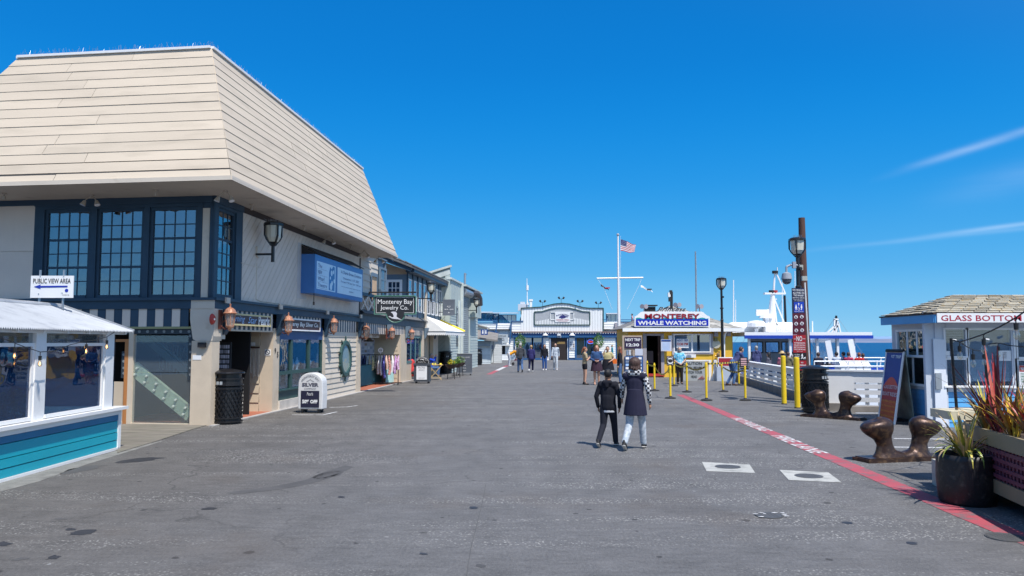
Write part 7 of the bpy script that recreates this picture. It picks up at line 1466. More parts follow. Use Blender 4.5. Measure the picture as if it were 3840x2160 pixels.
for a, b in (((780, 860), (730, 420)), ((860, 860), (725, 740)), ((420, 940), (660, 710)), ((880, 350), (775, 110)), ((775, 110), (740, 80)), ((910, 860), (730, 420)), ((690, 440), (770, 440)), ((640, 585), (700, 585))): mb.bar(m4(*a), m4(*b), .07)
mb.cyl(m4(778, 10), m4(778, 110), .03, n=5); bt_.part('mast_stay', mb, bw)
mb = MB(); mb.bar(m4(490, 625), m4(672, 625), .12, .35); mb.cyl(m4(625, 700), m4(625, 650), .4, .3, n=10); mb.bar(m4(600, 760), m4(650, 760), .5, 1.0, up=(0, 0, 1)); mb.cyl(m4(625, 930), m4(625, 700), .12, n=8); bt_.part('radar_scanner', mb, bw)
mb = MB(); mb.lathe([(.2, .1), (.5, .15), (.52, .33), (.4, .45), (.1, .5)], m4(495, 850), 16); mb.cyl(m4(495, 900), m4(495, 840), .1, n=6); bt_.part('radome', mb, bw)
for x_, y_ in ((703, 340), (742, 340), (707, 722), (748, 75)): mb = MB(); mb.cyl(m4(x_, y_ + 18), m4(x_, y_ - 18), .17, n=8); bt_.part('navigation_lamp', mb, redp if x_ in (742, 707) else blackm)
mb = MB(); a = m4(870, 900); rr = random.Random(8)
for i in range(14): q = a + Vector((rr.uniform(-1, 1.6), rr.uniform(-.5, .5), rr.uniform(-.2, .3))); mb.cyl(q, q + Vector((rr.uniform(-.5, .5), 0, rr.uniform(-.3, .5))), .03, n=5)
for x_ in (160, 175, 210, 250): mb.cyl(m4(x_, 920), m4(x_, 860), .12, n=6)
bt_.part('roof_gear', mb, bw)
for lab, x_, ya, yb, r_, m_ in (('thick white antenna just left of the tour boat mast', 183, 920, 180, .07, bw), ('shorter white antenna beside the thick one', 212, 920, 450, .05, bw), ('pale antenna behind the security camera', 845, 900, 170, .05, bw), ('white antenna hidden behind the leaning pile', 1018, 900, 60, .05, bw), ('short white antenna right of the leaning pile', 1255, 940, 740, .08, bw)):
 t = Thing('boat_antenna', lab, 'antenna', b4(x_, 930, 45.5), 0, 'antennas over the tour boat'); mb = MB(); mb.cyl(b4(x_, ya, 45.5), b4(x_, yb, 45.5), r_ * .62, r_ * .4, n=6); t.part('rod', mb, m_)
def sail(lab, x_, y0, y1, Y, lean=0, r=.09, dark=False):
 base = b4(x_, 940, Y); t = Thing('sailing_boat', lab, 'sailing boat', (base.x, Y, -3), 0, 'sailing boats moored behind the tour boat'); L = 4.5
 mb = MB(); mb.prism([(base.x - L, Y - 1, -3.2), (base.x + L * .6, Y - 1.2, -3.2), (base.x + L, Y, -3.2), (base.x + L * .6, Y + 1.2, -3.2), (base.x - L, Y + 1, -3.2)], (0, 0, 1.2)); t.part('hull', mb, bw if not dark else navyb, norm=True)
 mb = MB(); mb.bb(base.x - 1.5, base.x + 1.5, Y - .7, Y + .7, -2.0, -1.4); t.part('cabin', mb, bw); top = b4(x_ + lean, y0, Y)
 mb = MB(); mb.cyl((base.x, Y, -2), top, r, r * .7, n=6); t.part('mast', mb, blackm if dark else bw)
 mb = MB()
 for e in (-L * .9, L * .9): mb.cyl((base.x + e, Y, -2), top, .015, n=3, cap=False)
 t.part('stay', mb, steel); mb = MB(); mb.cyl((base.x, Y, -1), (base.x - 3.2, Y, -.9), .1, n=6); t.part('boom', mb, bs)
sail('sailing boat with a dark leaning mast behind the tour boat mast', 905, 390, 0, 60, -28, .12, True); sail('sailing boat with a thin white mast left of the radome', 385, 740, 0, 75); sail('small sailing boat with a short dark mast above the radome', 503, 745, 0, 72, 0, .08, True); sail('sailing boat with a slim dark mast right of the dark leaning one', 940, 755, 0, 70, 0, .08, True); sail('sailing boat with a dark mast and white frame at the canopy end', 1578, 665, 0, 62, 0, .12, True)
mb = MB(); q = lambda x, y: b4(x, y, 47)
for a, b in (((1430, 920), (1550, 810)), ((1550, 920), (1555, 715)), ((1480, 930), (1600, 800)), ((1600, 740), (1570, 930)), ((1380, 910), (1520, 905)), ((1545, 715), (1605, 715)), ((1605, 760), (1650, 960))): mb.bar(q(*a), q(*b), .09)
t = Thing('stern_gantry', 'small white tubular gantry over the right end of the boat canopy', 'gantry', q(1500, 930)); t.part('tube', mb, bw)
# ================================================================== GLASS BOTTOM BOAT HUT (right)
def r4(x, y): return (3200 + x / 1.509, 1080 + y / 1.509)
def r5(x, y): return (3480 + x / 3.15, 1180 + y / 3.15)
HX, HY = 9.28, 16.9; HF = Wall((HX, HY), 0.0, -1); HLw = Wall((HX, HY), R(93), 1)
hh = Thing('boat_trip_hut', 'pale blue hut with a shingled hip roof and a red lettered Glass Bottom fascia', 'ticket hut', (HX, HY, 0)); ZH = 2.28
def hf(x, y, d=0): return HF.uv(*r5(x, y), d)
def fbox(x0, y0, x1, y1, d0, d1, mb_=None):
 a, b = hf(x0, y1, d1), hf(x1, y0, d1); m_ = mb_ or MB(); HF.box(m_, a[0], b[0], max(0, a[1]), b[1], d0, d1); return m_
mb = fbox(0, -40, 200, 1400, -.08, 0); fbox(200, -40, 2200, 172, -.08, 0, mb); fbox(460, 172, 478, 860, -.08, 0, mb); fbox(1005, 172, 1055, 860, -.08, 0, mb); fbox(200, 850, 2200, 912, -.08, 0, mb); fbox(200, 490, 460, 528, -.08, .0, mb); hh.part('front_wall', mb, hutwall)
s0 = hf(200, 900)[0]; HF.clap(hh, hutblue, s0, 5, 0, hf(0, 912)[1], .11, .02, -.05)
a, b = hf(208, 490), hf(452, 175); HF.window(hh, a[0], b[0], a[1], b[1], 1, 1, whitec, gdark, fw=.035, mw=.02, d0=-.05, d1=.02)
a, b = hf(216, 838), hf(448, 532); HF.window(hh, a[0], b[0], a[1], b[1], 1, 1, whitec, gdark, fw=.035, mw=.02, d0=-.05, d1=.02)
a, b = hf(492, 842), hf(1000, 182); HF.window(hh, a[0], b[0], a[1], b[1], 1, 1, whitec, gdark, fw=.05, mw=.03, d0=-.05, d1=.02)
bl1, bl2 = pm('grey_blind', (.22, .24, .27), .6, .04, 3, 0), pm('white_blind', (.62, .64, .66), .6, .04, 3, 0)
z0, zm_, z1 = hf(0, 790)[1], hf(0, 540)[1], hf(0, 185)[1]
for i in range(42):
 z = z0 + (z1 - z0) * i / 42
 HF.pc(hh, 'blind_slat', bl2 if z < zm_ else bl1, a[0], b[0], z, z + (z1 - z0) / 42 - .004, -.10, -.09)
for i in range(16): z = hf(0, 490)[1] + (hf(0, 175)[1] - hf(0, 490)[1]) * i / 16; HF.pc(hh, 'blind_slat', bl1, hf(208, 0)[0], hf(452, 0)[0], z, z + .024, -.10, -.09)
a, b = hf(1062, 500), hf(1500, 188); HF.window(hh, a[0], b[0], a[1], b[1], 1, 1, whitec, gdark, fw=.05, mw=.03, d0=-.05, d1=.02); a, b = hf(1062, 842), hf(1500, 545); HF.window(hh, a[0], b[0], a[1], b[1], 1, 1, whitec, gdark, fw=.05, mw=.03, d0=-.05, d1=.02)
mb = MB(); HF.box(mb, .1, 5, 0, ZH, -1.5, -1.45); HF.box(mb, .1, 5, 0, .9, -1.4, -.1); hh.part('room_lining', mb, interior); mb = MB(); HF.box(mb, 5, 5.1, 0, ZH, -1.7, 0); HF.box(mb, 0, 5, 0, ZH, -1.75, -1.7); hh.part('rear_wall', mb, hutwall)
mb = MB(); q = [hf(*p, .03) for p in ((55, 283), (192, 295), (228, 1335), (88, 1322))]; mb.prism([HF.p(s, max(z, .01), .03) for s, z in q], HF.n * .03); hh.part('folded_shutter', mb, pm('shutter_white', (.70, .73, .78), .4, .03), norm=True)
hh.part('hasp', fbox(98, 690, 160, 880, .07, .1), steel); hh.part('sill_shelf', fbox(200, 842, 1000, 862, .0, .08), whitec)
hh.part('paper_notice', fbox(842, 425, 978, 545, .03, .034), signw); hh.part('paper_notice', fbox(205, 430, 258, 485, .03, .034), signw); hh.part('paper_notice', fbox(236, 310, 400, 430, -.04, -.035), pm('dark_paper', (.12, .14, .15), .6))  # last sheet is dark grey, set just behind the glass
mb = MB()
for j in range(4): c = HF.p(*hf(905, 450 + 20 * j, .04), .036); mb.text(('CLOSED', 'UNTIL', 'FURTHER', 'NOTICE')[j], c, (1, 0, 0), Z3, w=.09, h=.022)
hh.part('lettering', mb, blackm)
nsg = Thing('no_food_sign', 'white sign headed NO in red, in the right window of the boat hut', 'sign', HF.p(*hf(1110, 850, .05), .05)); nsg.part('board', fbox(1082, 600, 1250, 845, .03, .045), signw); nsg.part('red_heading', fbox(1082, 602, 1250, 672, .045, .05), redp)
mb = MB(); mb.text('NO', HF.p(*hf(1125, 640, .05), .05), (1, 0, 0), Z3, w=.11, h=.075, bold=.03); nsg.part('lettering', mb, signw); mb = MB()
for j, tx in enumerate(('FOOD', 'DRINK', 'AND', 'TIRES')): mb.text(tx, HF.p(*hf(1130, 700 + 30 * j, .045), .045), (1, 0, 0), Z3, w=.13, h=.04, bold=.01)
nsg.part('lettering', mb, pm('print_green', (.04, .20, .08), .5))
hl = lambda x, y, d=0: HLw.uv(*r4(x, y), d)
LW_ = 1.75
mb = MB(); wy0, wy1 = hl(400, 545)[1], hl(400, 232)[1]; sA, sB = .28, LW_ - .2
HLw.box(mb, 0, sA, 0, ZH, -.08, 0); HLw.box(mb, sB, LW_, 0, ZH, -.08, 0); HLw.box(mb, sA, sB, wy1, ZH, -.08, 0); HLw.box(mb, sA, sB, wy0 - .12, wy0, -.08, 0); hh.part('side_wall', mb, hutwall)
HLw.clap(hh, hutblue, .12, LW_, 0, wy0 - .12, .11, .02, -.05)
HLw.window(hh, sA + .05, sB - .05, wy0, (wy0 + wy1) / 2 - .03, 2, 1, whitec, gdark, fw=.05, mw=.05, d0=-.05, d1=.02); HLw.window(hh, sA + .05, sB - .05, (wy0 + wy1) / 2 + .03, wy1 - .05, 3, 1, whitec, glassm('wavy_glass', (.5, .6, .6), .4, ripple=1.2), fw=.05, mw=.05, d0=-.05, d1=.02)
hh.part('corner_post', (lambda m_: (m_.bb(HX - .02, HX + .12, HY - .03, HY + .1, 0, ZH), m_)[1])(MB()), hutwall)
ex0, ex1, ey0, ey1 = HX - .28, HX + 5.6, HY - .5, HY + 1.85; ZE2 = 2.46; rg = Vector((ex0 + 1.1, (ey0 + ey1) / 2, 2.92)); rg2 = Vector((ex1 - 1.1, (ey0 + ey1) / 2, 2.92))
E_ = [Vector((ex0, ey0, ZE2)), Vector((ex1, ey0, ZE2)), Vector((ex1, ey1, ZE2)), Vector((ex0, ey1, ZE2))]
mb = MB(); mb.add(E_ + [rg, rg2], [(0, 1, 5, 4), (1, 2, 5), (2, 3, 4, 5), (3, 0, 4), (3, 2, 1, 0)]); hh.part('roof', mb, pm('roof_under_grey', (0, 0, 0)))
shakes(hh, E_[0], E_[1], rg, rg2, 9, .28, shake2); shakes(hh, E_[3], E_[0], rg, rg + Vector((0, .01, 0)), 9, .24, shake2)
mb = MB(); mb.bb(ex0 - .02, ex0 + .02, ey0, ey1, ZH - .02, ZE2 - .02); mb.bb(ex0, ex0 + .3, ey0 - .02, ey0 + .02, ZH - .02, ZE2 - .02); hh.part('fascia', mb, hutblue); mb = MB(); mb.bb(ex0, ex1, ey0, ey1, ZE2 - .05, ZE2 - .03); hh.part('soffit', mb, hutwall); mb = MB(); mb.bb(ex0 - .04, ex1, ey0 - .04, ey1 + .04, ZE2 - .02, ZE2 + .012); hh.part('roof_edge', mb, brown)
gs = Thing('glass_bottom_sign', 'long white fascia board lettered Glass Bottom in dark red', 'sign', (ex0 + 1, ey0, ZH)); FS = W_at(ey0); sa = FS.uv(3515, 1209, .05); sb2 = FS.uv(3840, 1176, .05)
mb = MB(); FS.box(mb, sa[0], ex1, sa[1], sb2[1] + .01, .02, .05); gs.part('board', mb, signw); mb = MB(); a, b = FS.uv(3529, 1204, .05), FS.uv(3830, 1182, .05); mb.text('GLASS BOTTOM', FS.p((a[0] + b[0]) / 2, (a[1] + b[1]) / 2, .05), (1, 0, 0), Z3, w=b[0] - a[0], h=(b[1] - a[1]), bold=.012); gs.part('lettering', mb, pm('sign_crimson', (.36, .01, .03), .5))
B0, B1 = G(3295, 1578), G(3354, 1592); tz = 1.57; T0 = A(3326, 1325, B0.y + .1); T1 = A(3389, 1313, B1.y + .12); T0.z = T1.z = (T0.z + T1.z) / 2
af = Thing('trip_board', 'tall A-frame board in blue and red advertising glass bottom boat rides', 'sandwich board', (B0 + B1) / 2); nrm = (B1 - B0).cross(T0 - B0).normalized(); nrm = nrm if nrm.dot(EYE - B0) > 0 else -nrm
def aq_(u, v, d=0): return B0.lerp(B1, u).lerp(T0.lerp(T1, u), v) + nrm * d
for v0, v1, m_ in ((0, .30, pm('sunset_red', (.62, .11, .04), .5, .1, 5, 0)), (.30, .52, pm('sunset_deep_red', (.45, .05, .05), .5, .1, 5, 0)), (.52, 1, pm('night_blue', (.04, .06, .26), .5, .1, 5, 0))): mb = MB(); mb.prism([aq_(0, v0), aq_(1, v0), aq_(1, v1), aq_(0, v1)], -nrm * .03); af.part('panel', mb, m_, norm=True)
mb = MB(); mb.prism([aq_(.08 + .84 * i / 10, .52 + .12 * math.sin(math.pi * i / 10), .002) for i in range(11)], nrm * .003); af.part('panel', mb, pm('sun_red', (.75, .10, .05), .5), norm=True)
mb = MB()
for a, b in (((0, 0), (0, 1)), ((1, 0), (1, 1)), ((0, 1), (1, 1))): mb.bar(aq_(*a), aq_(*b), .035)
af.part('frame', mb, white)
def atx(mat, tx, v, w_, h, **kw): m_ = MB(); c = aq_(.5, v, .004); m_.text(tx, c, (B1 - B0).normalized(), (T0 - B0).normalized(), w=w_ * (B1 - B0).length, h=h, **kw); af.part('lettering', m_, mat)
atx(signw, 'NEXT TRIP', .93, .85, .07, bold=.02)
for i, tx in enumerate(('GLASS BOTTOM', 'BOAT RIDES')): atx(signw, tx, .50 - i * .10, .88, .09)
for i, tx in enumerate(('30 MIN CRUISE', 'on Monterey Bay', 'See Lions-Sea Otters', 'Marine Birds and more')): atx(pm('sign_orange', (.9, .45, .08), .5), tx, .30 - i * .068, .86, .05)
mb = MB(); C0_, C1_ = G(3393, 1560), G(3457, 1553); C1_ = C0_ + (B1 - B0) * 1.0 + Vector((.35, .1, 0)); Ct0, Ct1 = T0 - nrm * .05, T1 - nrm * .05
C0_ = B0 + Vector((.50, .05, 0)); C1_ = B1 + Vector((.47, .0, 0)); mb.prism([C0_, C1_, Ct1, Ct0], nrm * .02); af.part('back_panel', mb, pm('grimy_backing', (.20, .23, .19), .6, .6, 3, 0), norm=True)
mb = MB(); mb.bar(B1 + Vector((0, .05, .03)), C1_ + Z3 * .03, .05); mb.box((C0_ + C1_) / 2 + Z3 * .05, (.3, .3, .1)); mb.cyl(T0 + Z3 * .02, T1 + Z3 * .02, .04, n=8); af.part('ballast', mb, blackm)
# ================================================================== PLANTERS (right foreground)
Pk0 = Vector((5.60, 9.75, 0)); Pdir = (Vector((5.20, 7.8, 0)) - Pk0).normalized(); PW = Wall(Pk0, math.atan2(Pdir.y, Pdir.x), 1)
if PW.n.x > 0: PW.n = -PW.n
pl = Thing('planter_box', 'long tan timber planter with a maroon lattice side and red lining', 'planter', Pk0); PLn = 4.2; ptan = pm('planter_tan', (.29, .23, .135), .6, .08, 3, .15, 40)
for d in (0, -1.1): PW.pc(pl, 'rim_board', ptan, 0, PLn, .68, .85, d - .04, d); PW.pc(pl, 'base_board', ptan if d == 0 else greyw, 0, PLn, .17, .32, d - .04, d)
EW = Wall(PW.p(0, 0, 0), PW.u.angle(Vector((1, 0, 0))) * (-1 if PW.u.y < 0 else 1) + R(90), 1)
mb = MB();
for z0, z1 in ((.68, .85), (.17, .32)): mb.bar(PW.p(0, (z0 + z1) / 2, 0), PW.p(0, (z0 + z1) / 2, -1.1), .04, z1 - z0); mb.bar(PW.p(PLn, (z0 + z1) / 2, 0), PW.p(PLn, (z0 + z1) / 2, -1.1), .04, z1 - z0)
pl.part('end_board', mb, ptan); mb = MB(); PW.box(mb, .06, PLn - .05, .2, .80, -1.05, -.10); pl.part('red_lining', mb, pm('red_liner', (.38, .02, .02), .5))
mar = pm('maroon_lattice', (.17, .05, .08), .5, .1, 4, .1, 40)
n = 46
for i in range(n): s = .05 + (PLn - .1) * i / n; PW.pc(pl, 'lattice_strip', mar, s, s + .042, .31, .69, -.035, -.02)
for z in (.37, .46, .55, .64): PW.pc(pl, 'lattice_strip', mar, .03, PLn, z - .02, z + .02, -.018, -.004)
for s in (0, 4.1): PW.pc(pl, 'corner_post', ptan, s, s + .09, .17, .68, -.02, .003)
for s, sz in ((.02, .24), (2.1, .22), (3.6, .22)): PW.pc(pl, 'foot_block', pm('pale_block', (.46, .43, .37), .8), s, s + sz, 0, .17 if s > .1 else .17, -.25, .04)
PW.pc(pl, 'skid', blackm, .0, PLn, .0, .12, -.95, -.35)
soil = MB(); PW.box(soil, .06, PLn - .05, .80, .81, -1.04, -.11); pl.part('soil', soil, pm('dry_soil', (.09, .06, .04), .9))
PW.pc(pl, 'foot_block', pm('pale_block', (.46, .43, .37), .8), -.42, -.2, 0, .33, -.2, .2)
sq0, sq1 = A(3526, 1537, 10.35), A(3664, 1545, 10.35)
sb_ = Thing('cream_ledge', 'cream timber slab carrying the string light pole at the planter end', 'ledge', ((sq0.x + sq1.x) / 2, 10.35, .8)); mb = MB(); mb.bb(sq0.x, sq1.x - .15, 10.1, 10.6, .84, .95); sb_.part('slab', mb, pm('cream_slab', (.60, .53, .36), .6, .1, 3, .1)); mb = MB(); mb.bb(sq1.x - .14, sq1.x + .05, 10.08, 10.62, .82, .955); sb_.part('end_block', mb, pm('cream_slab', (0, 0, 0))); mb = MB(); mb.bb(sq1.x - .1, sq1.x + .0, 10.2, 10.5, 0, .82); sb_.part('support', mb, ptan)
for px, Y, y0, lab in ((3577, 10.35, 1268, 'thin black pole standing on the cream ledge holding the bulb cable'), (3701, 11.2, 1266, 'thin black pole behind the red cordyline holding the bulb cable')):
 p = A(px, y0, Y); t = Thing('light_pole', lab, 'pole', (p.x, Y, .0), 0, 'poles for the bulb cable'); mb = MB(); mb.cyl((0, 0, .95 if px < 3600 else .0), (0 - .04, 0, p.z), .02, n=8); t.part('pole', mb, black, world=False); mb = MB(); mb.cyl((-.04, 0, p.z - .02), (.03, 0, p.z - .03), .012, n=6); t.part('hook', mb, signw, world=False)
lg2 = Thing('string_lights', 'black cable with clear unlit bulbs strung from the upper right to the planter poles', 'string lights', A(3700, 1250, 10))
K_ = [A(3570, 1274, 10.35), A(3600, 1282, 10.2), A(3640, 1270, 9.9), A(3690, 1253, 9.6), A(3750, 1225, 9.3), A(3812, 1190, 9.0), A(3860, 1155, 8.7), A(4000, 1050, 8)]; mb = MB(); mb.tube(K_, .009, 6); mb.tube([A(3600, 1282, 10.3), A(3625, 1300, 10.5), A(3652, 1312, 10.7), A(3690, 1318, 10.9), A(3705, 1290, 11.2), A(3745, 1286, 11), A(3790, 1296, 10.8), A(3900, 1306, 10.4)], .007, 5); lg2.part('cable', mb, wire)
for px, py, Y, s in ((3809, 1192, 9.0, 1.25), (3688, 1255, 9.6, 1.15), (3598, 1282, 10.25, 1.15), (3648, 1312, 10.7, 1.2), (3689, 1316, 10.9, 1.0), (3743, 1286, 11.0, 1.0)): bulb(lg2, A(px, py, Y), s, False)
def blades(name, label, cat, base, n, L, wd, mats, seed, spread=1.0, droop=.5, group=None, core=.06):
 rr = random.Random(seed); t = Thing(name, label, cat, base, 0, group)
 for i in range(n):
  az = rr.random() * 6.283; tilt = rr.uniform(.05, 1.0) * spread; l = L * rr.uniform(.6, 1.1); w_ = wd * rr.uniform(.7, 1.2); k = 7; m_ = MB(); vs_ = []; d = Vector((math.cos(az), math.sin(az), 0)); sd_ = Vector((-d.y, d.x, 0)); p = d * rr.random() * core; th_ = tilt * .6; cur = droop * tilt * rr.uniform(.5, 1.8)
  for j in range(k + 1):
   f = j / k; ww = w_ * (1 - f ** 2.2) * (.6 + .8 * min(f * 3, 1)) / 1.4 + .001; vs_ += [p + sd_ * ww, p - Z3 * ww * .25 + d * ww * .2, p - sd_ * ww]
   p = p + (d * math.sin(th_) + Z3 * math.cos(th_)) * (l / k); th_ += cur * (1.2 / k) * (1 + f)
  fs = [];
  for j in range(k): a = 3 * j; fs += [(a, a + 3, a + 4, a + 1), (a + 1, a + 4, a + 5, a + 2)]
  m_.add(vs_, fs); t.part('leaf', m_, rr.choice(mats), world=False)
 return t
def leafm(n, c, c2=None): return pm(n, c, .45, .15, 9, .05, 60, rnd=.15, col2=c2, m2=.55)
redl = [leafm('cordyline_red', (.40, .025, .025), (.22, .015, .04)), leafm('cordyline_pink', (.52, .12, .08)), leafm('cordyline_dark', (.12, .015, .03))]
gold = [leafm('flax_bronze', (.50, .24, .04), (.30, .13, .03)), leafm('flax_gold', (.72, .48, .05)), leafm('flax_brown', (.17, .08, .03)), leafm('flax_olive', (.18, .16, .04))]
yg = [leafm('variegated_yellow', (.62, .50, .09), (.35, .36, .05)), leafm('variegated_green', (.20, .24, .04)), leafm('dry_straw', (.50, .36, .20))]
q = A(3745, 1570, 9.0); q.z = .80; blades('cordyline', 'red-leaved spiky cordyline at the left end of the planter box', 'plant', q, 30, .95, .026, redl, 3, .8, .45)
q = A(3700, 1560, 9.35); q.z = .80; blades('flax_plant', 'golden flax plant below the red cordyline at the planter end', 'plant', q, 46, .6, .02, gold + yg[:1], 5, 1.3, .6, 'flax plants in the planter box')
q = A(3800, 1560, 8.6); q.z = .80; blades('flax_plant', 'bronze flax plant in the middle of the planter box at the picture edge', 'plant', q, 60, .62, .020, gold, 6, .95, .6, 'flax plants in the planter box')
q = A(3880, 1560, 8.2); q.z = .80; blades('flax_plant', 'tall bronze flax plant with a red shoot near the right picture edge', 'plant', q, 56, .68, .020, gold + redl[:1], 8, .9, .5, 'flax plants in the planter box')
blades('flax_plant', 'dry straw-coloured flax clump behind the cordyline', 'plant', Vector((5.9, 8.9, .8)), 50, .42, .010, [yg[2], leafm('dead_leaf', (.25, .13, .07))], 9, 1.5, .9, 'flax plants in the planter box')
pc_ = G(3628, 1885); pr_ = .30
pot = Thing('barrel_pot', 'black barrel plant pot standing beside the planter at the red line', 'plant pot', pc_); potm = pm('black_rubber_pot', (.016, .015, .016), .5, .35, 7, .5, 22, col2=(.06, .055, .05), m2=.64)
mb = MB(); mb.lathe([(pr_ * .93, 0), (pr_ * .99, .03), (pr_ * 1.05, .28), (pr_ * 1.03, .50), (pr_ * 1.04, .56), (pr_ * .97, .56), (pr_ * .95, .48)], (0, 0, 0), 48); pot.part('barrel', mb, potm, world=False, smooth=True)
mb = MB(); mb.lathe([(pr_ * .95, .49), (pr_ * .9, .50)], (0, 0, 0), 24); pot.part('soil', mb, pm('dry_soil', (0, 0, 0)), world=False)
blades('variegated_plant', 'yellow and green striped spiky plant growing in the black barrel pot', 'plant', pc_ + Z3 * .50, 64, .60, .022, yg, 12, 1.25, 1.0)
# ================================================================== SHOPFRONT FURNITURE
def pieces(t, lst):
 for nm, m_, x0, x1, y0, y1, z0, z1 in lst: mb = MB(); mb.bb(x0, x1, y0, y1, z0, z1); t.part(nm, mb, m_, world=False)
def lt(t, m_, tx, c, w=None, h=None, **kw): mb = MB(); mb.text(tx, c, (1, 0, 0), Z3, w=w, h=h, **kw); t.part('lettering', mb, m_, world=False)
p = G(1163, 1549); sx = Thing('sandwich_board', 'white round-topped rolling board lettered Monterey Bay Silver Company, Pearls 50% off', 'sandwich board', p, R(-8)); sbw, sbh = .66, 1.06
prof = [(-sbw / 2, .1), (-sbw / 2 - .01, .5), (-sbw / 2, .78)] + [(-sbw / 2 * math.cos(t_), .78 + .27 * math.sin(t_)) for t_ in [math.pi * (i + 1) / 14 for i in range(13)]] + [(sbw / 2, .78), (sbw / 2 + .01, .5), (sbw / 2, .1)]
bwh = pm('board_white', (.66, .66, .66), .4, .03, 3, .03)
mb = MB(); mb.prism([Vector((x, -.02, z)) for x, z in prof], (0, .34, 0)); o = sx.part('body', mb, bwh, world=False, norm=True); bv = o.modifiers.new('bevel', 'BEVEL'); bv.width = .02; bv.segments = 2; bv.limit_method = 'ANGLE'
pieces(sx, [('message_panel', pm('panel_ink', (.02, .02, .045), .4), -.25, .25, -.032, -.02, .15, .58)])
lt(sx, signw, 'Pearls', (0, -.033, .50), .17, .085, shear=.2); lt(sx, signw, '50% OFF', (0, -.033, .30), .42, .10, bold=.05)
ink = pm('grey_ink', (.10, .10, .13), .5); mb = MB(); c = Vector((0, -.022, .745)); mb.text('MONTEREY BAY', c, (1, 0, 0), Z3, w=.56, h=.055, fn=lambda x, y: Vector(((.26 + y) * math.sin(x / .26), -.026, .70 + (.26 + y) * math.cos(x / .26)))); mb.text('SILVER', (0, -.022, .735), (1, 0, 0), Z3, w=.46, h=.10, bold=.05); mb.text('COMPANY', (0, -.022, .63), (1, 0, 0), Z3, w=.33, h=.05)
mb.tube([Vector((-.1, -.024, .82)), Vector((-.03, -.024, .85)), Vector((0, -.024, .88)), Vector((.03, -.024, .85)), Vector((.1, -.024, .82))], .005, 4); sx.part('lettering', mb, ink, world=False)
for x in (-.22, .22): mb = MB(); mb.cyl((x - .02, .05, .05), (x + .02, .05, .05), .05, n=12); mb.cyl((x - .02, .26, .05), (x + .02, .26, .05), .05, n=12); mb.bb(x - .03, x + .03, 0, .3, .05, .12); sx.part('wheel', mb, blackm, world=False)
fr_m = pm('board_slate', (.06, .07, .085), .5, .1, 4, .05)
p = G(1581, 1438); t = Thing('sandwich_board', 'slate rolling board with an arched jewellery shop plaque over a white notice', 'sandwich board', p, R(-5))
pieces(t, [('frame', fr_m, -.36, .36, 0, .35, .08, .86), ('notice_panel', signw, -.24, .24, -.012, -.0, .17, .80), ('crossbar', fr_m, -.38, .38, -.03, .38, .80, .90)])
mb = MB(); mb.prism([Vector((.33 * math.cos(a), .02, .90 + .30 * math.sin(a))) for a in [math.pi * i / 14 for i in range(15)]], (0, .3, 0)); t.part('arched_top', mb, blackm, world=False, norm=True)
mb = MB(); mb.text('Monterey Bay', (0, .015, 1.0), (1, 0, 0), Z3, w=.5, h=.06, fn=lambda x, y: Vector(((.24 + y) * math.sin(x / .24), .012, .90 + (.24 + y) * math.cos(x / .24)))); mb.text('Jewelry Co.', (0, .02, .955), (1, 0, 0), Z3, w=.36, h=.06, ext=.008); mb.tube([Vector((.31 * math.cos(a), .015, .90 + .28 * math.sin(a))) for a in [math.pi * i / 14 for i in range(15)]], .006, 4); mb.tube([Vector((-.08, .012, 1.05)), Vector((0, .012, 1.08)), Vector((.09, .012, 1.04))], .012, 4); t.part('lettering', mb, signw, world=False)
lt(t, ink, 'Fine Silver', (0, -.014, .71), .34, .07, shear=.4); lt(t, ink, 'Jewelry', (0, -.014, .60), .28, .08, shear=.4); lt(t, ink, 'OPEN DAILY', (0, -.014, .24), .3, .03)
mb = MB(); [mb.cyl((x - .02, y, .04), (x + .02, y, .04), .045, n=10) for x in (-.28, .28) for y in (.05, .3)]; t.part('wheel', mb, blackm, world=False)
p = G(1741, 1407); t = Thing('sandwich_board', 'slate rolling menu board of the tea shop right of the planters', 'sandwich board', p, R(-4)); pieces(t, [('board', pm('slate_sign', (0, 0, 0)), -.42, .42, 0, .2, .14, 1.17), ('top_rail', steel, -.44, .44, -.02, .22, 1.17, 1.21), ('bottom_rail', steel, -.42, .42, -.03, .23, .08, .14)])
for i, (tx, w_, h_) in enumerate((('WATER + LEAVES', .62, .06), ('Café', .14, .07), ('TEA', .1, .05), ('BOBA', .16, .05), ('SMOOTHIES', .2, .05), ('BREAD', .2, .05))): lt(t, signw, tx, (0, -.012, 1.0 - i * .15), w_, h_)
mb = MB(); [mb.cyl((x - .02, y, .04), (x + .02, y, .04), .045, n=10) for x in (-.34, .34) for y in (.02, .2)]; t.part('wheel', mb, blackm, world=False)
g0 = G(1430, 1443); rk = Thing('clothes_rack', 'rolling rack of hanging scarves and patterned dresses in front of the ticket bay', 'clothes rack', (g0.x, g0.y, 0), R(8))
mb = MB(); mb.cyl((-1.0, 0, 1.30), (.75, 0, 1.30), .018, n=8); mb.cyl((.05, 0, .08), (.05, 0, 1.3), .02, n=8); mb.cyl((-.95, 0, .08), (-.95, 0, 1.3), .02, n=8); mb.cyl((.72, 0, .08), (.72, 0, 1.3), .02, n=8); mb.bar((-1.0, 0, .08), (.9, 0, .08), .05); mb.bar((.72, -.3, .06), (.72, .3, .06), .05); mb.bar((-.95, -.3, .06), (-.95, .3, .06), .05); rk.part('frame', mb, blackm, world=False)
